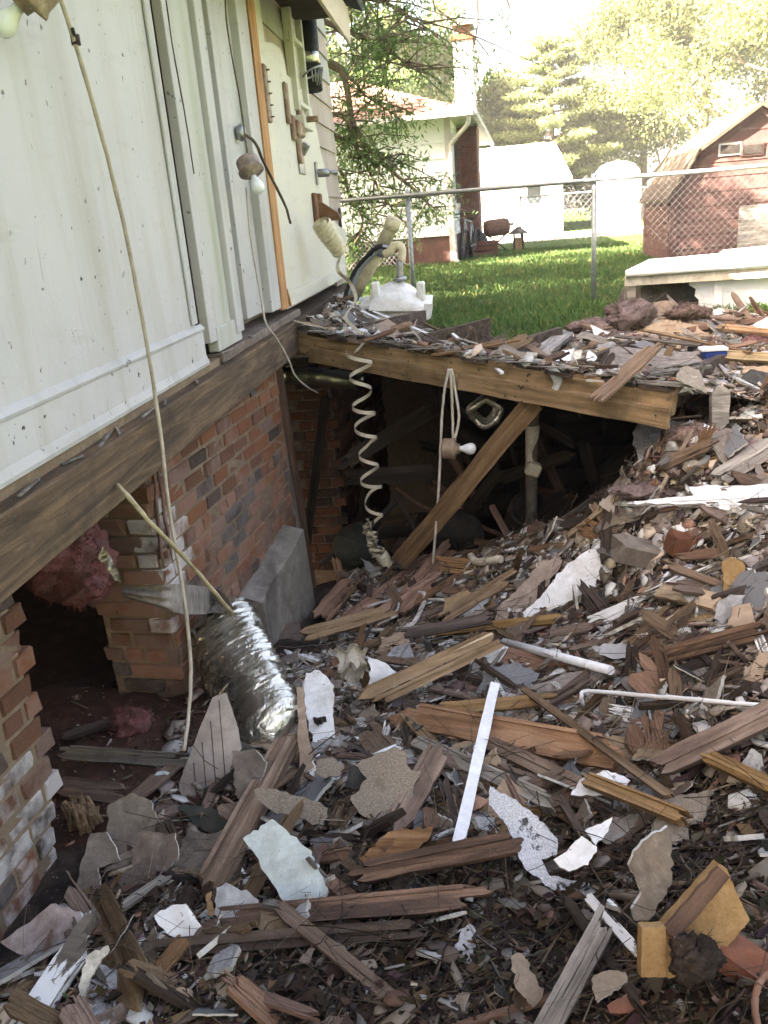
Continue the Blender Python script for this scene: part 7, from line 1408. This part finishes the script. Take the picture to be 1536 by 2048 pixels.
# ------------------------------------------------------------------ what nobody could count: splinters, crumbs, dead leaves, twigs
def scatter_pts(region, n_, seed):
    r = np.random.default_rng(seed); return np.array([region(r) for _ in range(n_)])
def frames(n_, S, P, r, tilt):
    e = .06; gx = (S(P[:, 0] + e, P[:, 1]) - S(P[:, 0] - e, P[:, 1])) / (2 * e); gy = (S(P[:, 0], P[:, 1] + e) - S(P[:, 0], P[:, 1] - e)) / (2 * e)
    N = np.c_[-gx, -gy, np.ones(n_)] + r.normal(0, tilt, (n_, 3)); N /= np.linalg.norm(N, axis=1)[:, None]; a = r.normal(size=(n_, 3)); X = a - N * np.sum(a * N, axis=1)[:, None]; X /= np.linalg.norm(X, axis=1)[:, None]; return X, np.cross(N, X), N
def damp(P):
    """the mulch close to the camera is wet and dark"""
    k = np.clip((1.95 + .25 * vnoise(P[:, 0], P[:, 1], 3.1, 91) - P[:, 1]) / .25, 0, 1) * np.clip((P[:, 0] + .75) / .25, 0, 1) * np.clip((1.0 - P[:, 0]) / .3, 0, 1); return (1 - .52 * k)[:, None]
def pick(r, n_, pal, w): c = np.array(pal)[r.choice(len(pal), n_, p=np.array(w) / sum(w))]; return np.clip(c * r.uniform(.65, 1.35, (n_, 1)) + r.normal(0, .008, (n_, 3)), .008, .9)
def splinters(name, P, S, seed, Lr, Wr, Tr, pal, w, tilt=.35, lift=.02, **kw):
    r = np.random.default_rng(seed); n_ = len(P); X, Y, N = frames(n_, S, P, r, tilt); L = Lr[0] + (Lr[1] - Lr[0]) * r.random((n_, 1)) ** 2; Wd = r.uniform(*Wr, (n_, 1)); T = r.uniform(*Tr, (n_, 1)); C = P + N * (lift * r.random((n_, 1)) + .002)
    v_ = []; 
    for sx in (-1, 1):
        for sy in (-1, 1):
            for sz in (-1, 1): v_.append(C + X * L / 2 * sx * r.uniform(.8, 1.1, (n_, 1)) + Y * Wd / 2 * sy * r.uniform(.35, 1.1, (n_, 1)) + N * T / 2 * sz)
    V_ = np.stack(v_, 1).reshape(-1, 3); o = (np.arange(n_) * 8)[:, None, None]; F_ = (o + np.array([[0, 1, 3, 2], [4, 6, 7, 5], [0, 4, 5, 1], [2, 3, 7, 6], [0, 2, 6, 4], [1, 5, 7, 3]])[None]).reshape(-1, 4)
    return link(name, fast_mesh(name, V_, F_, 'loose_matter', np.repeat(pick(r, n_, pal, w) * damp(P), 8, axis=0)), kind='stuff', **kw)
def crumbs(name, P, S, seed, sr, pal, w, lift=.012, **kw):
    r = np.random.default_rng(seed); n_ = len(P); X, Y, N = frames(n_, S, P, r, .6); s = sr[0] + (sr[1] - sr[0]) * r.random((n_, 1)) ** 3; C = P + N * (lift * r.random((n_, 1)) + s * .25); v_ = []
    for A, k in ((X, 1), (X, -1), (Y, 1), (Y, -1), (N, .6), (N, -.6)): v_.append(C + A * s * k * r.uniform(.35, 1.0, (n_, 1)) + r.normal(0, 1, (n_, 3)) * s * .12)
    V_ = np.stack(v_, 1).reshape(-1, 3); o = (np.arange(n_) * 6)[:, None, None]; F_ = (o + np.array([[0, 2, 4], [2, 1, 4], [1, 3, 4], [3, 0, 4], [2, 0, 5], [1, 2, 5], [3, 1, 5], [0, 3, 5]])[None]).reshape(-1, 3)
    return link(name, fast_mesh(name, V_, F_, 'loose_matter', np.repeat(pick(r, n_, pal, w) * damp(P), 6, axis=0)), kind='stuff', **kw)
def dead_leaves(name, P, S, seed, sr, pal, w, **kw):
    r = np.random.default_rng(seed); n_ = len(P); X, Y, N = frames(n_, S, P, r, .55); s = r.uniform(*sr, (n_, 1)); C = P + N * (.03 * r.random((n_, 1)) + .004); cu = r.uniform(-.35, .45, (n_, 1)); wd = r.uniform(.22, .42, (n_, 1))
    v_ = [C - X * s * .6 + N * s * cu * .5, C - Y * s * wd + N * s * cu, C + N * s * .0, C + Y * s * wd + N * s * cu, C + X * s * .6 + N * s * cu * r.uniform(-.5, 1, (n_, 1))]
    V_ = np.stack(v_, 1).reshape(-1, 3); o = (np.arange(n_) * 5)[:, None, None]; F_ = (o + np.array([[0, 1, 2], [0, 2, 3], [1, 4, 2], [2, 4, 3]])[None]).reshape(-1, 3)
    return link(name, fast_mesh(name, V_, F_, 'loose_matter', np.repeat(pick(r, n_, pal, w) * damp(P), 5, axis=0)), kind='stuff', **kw)
def twigs(name, P, S, seed, Lr, rad, pal, w, **kw):
    r = np.random.default_rng(seed); n_ = len(P); X, Y, N = frames(n_, S, P, r, .3); L = r.uniform(*Lr, (n_, 1)); C = P + N * (.02 + .05 * r.random((n_, 1))); k = 7; v_ = []; b1 = r.normal(0, .16, (n_, 1)); b2 = r.normal(0, .10, (n_, 1)); R_ = rad * r.uniform(.5, 1.4, (n_, 1))
    for i in range(k):
        t = i / (k - 1) - .5; c_ = C + X * L * t + Y * L * (b1 * (t * t * 4 - .5) + .5 * b2 * math.sin(t * 9)) + N * L * (b2 * (.25 - t * t) * 1.5)
        for an in (0, 2.094, 4.189): v_.append(c_ + R_ * (1 - .5 * (t + .5)) * (Y * math.cos(an) + N * math.sin(an)))
    V_ = np.stack(v_, 1).reshape(-1, 3); tp = []
    for i in range(k - 1):
        for q in range(3): tp.append([i * 3 + q, i * 3 + (q + 1) % 3, i * 3 + 3 + (q + 1) % 3, i * 3 + 3 + q])
    F_ = ((np.arange(n_) * 3 * k)[:, None, None] + np.array(tp)[None]).reshape(-1, 4)
    return link(name, fast_mesh(name, V_, F_, 'loose_matter', np.repeat(pick(r, n_, pal, w) * damp(P), 3 * k, axis=0)), kind='stuff', **kw)
WP = [(.21, .15, .115), (.265, .18, .13), (.12, .086, .068), (.06, .045, .037), (.31, .28, .245), (.42, .33, .23), (.31, .20, .12)]
CP = [(.62, .60, .56), (.36, .33, .30), (.16, .11, .085), (.07, .05, .04), (.26, .11, .07), (.48, .40, .30)]
LP = [(.055, .08, .035), (.10, .066, .048), (.155, .098, .066), (.06, .042, .033), (.24, .15, .085), (.13, .115, .095)]
PL = scatter_pts(RL, 28000, 501); PU = scatter_pts(RU, 9000, 502)
splinters('wood_splinters', PL[:6500], LOW, 1, (.015, .13), (.002, .016), (.0015, .006), WP, [4, 4, 3, 2.5, 2.2, 1.8, 1.2], label='countless brown splinters strewn through the hollow', cat='splinters')
splinters('wood_splinters', PU[:2600], UP, 2, (.02, .14), (.003, .018), (.0015, .006), WP, [4, 2, 3, 3, 2, .8, .6], label='countless brown splinters strewn over the heap', cat='splinters')
crumbs('plaster_crumbs', PL[6500:11500], LOW, 3, (.0025, .020), CP, [2.2, 2, 4, 5, .6, .8], label='plaster crumbs and grit in the hollow', cat='crumbs')
crumbs('plaster_crumbs', PU[2600:5400], UP, 4, (.004, .024), CP, [4, 3, 4, 3, .5, 1], label='plaster crumbs and grit on the heap', cat='crumbs')
dead_leaves('dead_leaves', PL[11500:14200], LOW, 5, (.02, .06), LP, [.35, 4, 3, 5, .7, 1.5], label='dead brown leaves and flakes in the hollow', cat='leaves')
dead_leaves('dead_leaves', PU[5400:6400], UP, 6, (.025, .07), LP, [.2, 3, 3, 3, .6, 3], label='dead brown leaves and flakes on the heap', cat='leaves')
twigs('twigs', np.concatenate([PL[14200:15500], PL[26000:26500]]), LOW, 7, (.08, .5), .0015, [(.12, .085, .06), (.2, .15, .11), (.07, .05, .04), (.28, .24, .19)], [4, 2, 3, 1], label='thin tangled twigs and roots in the hollow', cat='twigs')
twigs('twigs', PU[6400:6750], UP, 8, (.10, .45), .0018, [(.15, .11, .08), (.22, .17, .12), (.3, .26, .2)], [3, 2, 1], label='thin twigs lying on the heap', cat='twigs')
# crumbs on the red earth of the crawl opening
r_ = np.random.default_rng(77); PC = np.array([(x, y, float(LOW(x, y))) for x, y in zip(r_.uniform(-1.75, -.9, 1500), r_.uniform(2.0, 3.6, 1500))])
crumbs('earth_crumbs', PC, LOW, 9, (.002, .014), [(.15, .07, .045), (.09, .045, .032), (.4, .33, .28)], [5, 4, 1], label='reddish earth crumbs in the crawl opening', cat='crumbs'); splinters('earth_splinters', PC[:300], LOW, 10, (.015, .1), (.002, .012), (.0015, .005), WP, [3, 2, 4, 3, 1, .3, .3], label='splinters on the red earth of the crawl opening', cat='splinters')

splinters('fine_splinters', PL[15500:22500], LOW, 21, (.008, .05), (.001, .006), (.0008, .003), WP, [4, 4, 3, 3, 2, 2, 1], label='fine wood shreds between the boards in the hollow', cat='splinters', tilt=.5)
crumbs('soil_crumbs', PL[22500:26000], LOW, 22, (.003, .016), [(.05, .036, .029), (.03, .022, .018), (.09, .062, .047), (.3, .27, .24)], [4, 4, 2, .5], label='dark soil crumbs between the boards in the hollow', cat='crumbs')
splinters('fine_splinters', PU[6750:9000], UP, 23, (.01, .07), (.001, .008), (.0008, .003), WP, [4, 2, 3, 3, 2, .8, .6], label='fine wood shreds on the heap', cat='splinters', tilt=.5)
# extra mulch near the camera
def region_mulch(r):
    while True:
        p = region_low(r)
        if p[1] < 1.9: return p
PM = scatter_pts(region_mulch, 5200, 601)
dead_leaves('leaf_mulch', PM[:3000], LOW, 31, (.010, .032), LP, [.15, 4, 3, 6, .5, 1], label='dark leaf mulch in the foreground', cat='leaves'); splinters('mulch_shreds', PM[3000:], LOW, 32, (.01, .09), (.001, .008), (.0008, .003), WP, [4, 2, 5, 5, .8, .4, .4], label='dark bark shreds in the foreground mulch', cat='splinters', tilt=.5)

def chips(name, P, S, seed, sr, pal, w, tilt=.4, lift=.03, **kw):
    """thin broken plates"""
    r = np.random.default_rng(seed); n_ = len(P); X, Y, N = frames(n_, S, P, r, tilt); s = sr[0] + (sr[1] - sr[0]) * r.random((n_, 1)) ** 2; T = s * r.uniform(.06, .22, (n_, 1)); C = P + N * (lift * r.random((n_, 1)) + T); k = 6; up_, dn_ = [], []
    asp = r.uniform(.3, 1.0, (n_, 1))
    for i in range(k):
        a = 2 * math.pi * i / k + r.uniform(-.35, .35, (n_, 1)); rad = s * r.uniform(.45, 1.0, (n_, 1)); q = C + X * np.cos(a) * rad + Y * np.sin(a) * rad * asp; up_.append(q); dn_.append(q - N * T)
    V_ = np.stack(up_ + dn_, 1).reshape(-1, 3); o = (np.arange(n_) * 2 * k)[:, None, None]
    tp = [[0, 1, 2, 3], [0, 3, 4, 5], [9, 8, 7, 6], [11, 10, 9, 6]] + [[i, i + k, (i + 1) % k + k, (i + 1) % k] for i in range(k)]
    return link(name, fast_mesh(name, V_, (o + np.array(tp)[None]).reshape(-1, 4), 'loose_matter', np.repeat(pick(r, n_, pal, w) * damp(P), 2 * k, axis=0)), kind='stuff', **kw)
PP = [(.70, .69, .67), (.46, .435, .405), (.33, .28, .235), (.23, .175, .14), (.50, .40, .31), (.10, .08, .068), (.36, .20, .14)]
def region_slope(r):
    while True:
        p = region_low(r)
        if p[1] > 2.2 or r.random() < .14: return p
PS = scatter_pts(region_slope, 8500, 701); PV = scatter_pts(RU, 4000, 702)
chips('broken_chips', PS, LOW, 41, (.008, .065), PP, [2.4, 3.2, 4, 3, 3.4, 1.4, .7], label='small broken plaster and board chips in the hollow', cat='chips')
chips('broken_chips', PV, UP, 42, (.01, .07), PP, [2.2, 3.5, 4, 2.4, 3.2, .8, .5], label='small broken plaster and board chips on the heap', cat='chips')

# the same litter goes on beyond the frame
def region_beside(r):
    while True:
        x = r.uniform(.5, 3.3); y = r.uniform(.3, 4.6); p = V3(x, y, LOW(x, y))
        if not in_view(p, 30): return p
PB = scatter_pts(region_beside, 6500, 801)
splinters('litter_splinters', PB[:2800], LOW, 51, (.02, .2), (.004, .03), (.002, .01), WP, [4, 4, 3, 2.5, 2.2, 1.8, 1.2], label='wood litter continuing beyond the right edge', cat='splinters'); chips('litter_chips', PB[2800:5000], LOW, 52, (.01, .09), PP, [2.4, 3.2, 4, 3, 3.4, 1.4, .7], label='board chips continuing beyond the right edge', cat='chips'); dead_leaves('litter_leaves', PB[5000:], LOW, 53, (.02, .06), LP, [.3, 4, 3, 5, .7, 1.5], label='dead leaves continuing beyond the right edge', cat='leaves')
# ------------------------------------------------------------------ thin air volume added to pale the distance like lens glare
hm = bpy.data.materials.new('glare_haze'); hm.use_nodes = True; ht = hm.node_tree; ht.nodes.clear(); ho = ht.nodes.new('ShaderNodeOutputMaterial'); hv_ = ht.nodes.new('ShaderNodeVolumePrincipled')
hv_.inputs['Color'].default_value = (0.97, 0.98, 1.0, 1); hv_.inputs['Density'].default_value = 0.0009; ht.links.new(hv_.outputs[0], ho.inputs['Volume']); MATS['glare_haze'] = hm
b = MB(); b.bbox((-70, -70, -4.0), (70, 170, 22)); b.build('haze', 'glare_haze', origin=(0, 0, 0), kind='stuff', label='thin haze volume added over the yard in place of lens glare', cat='haze')
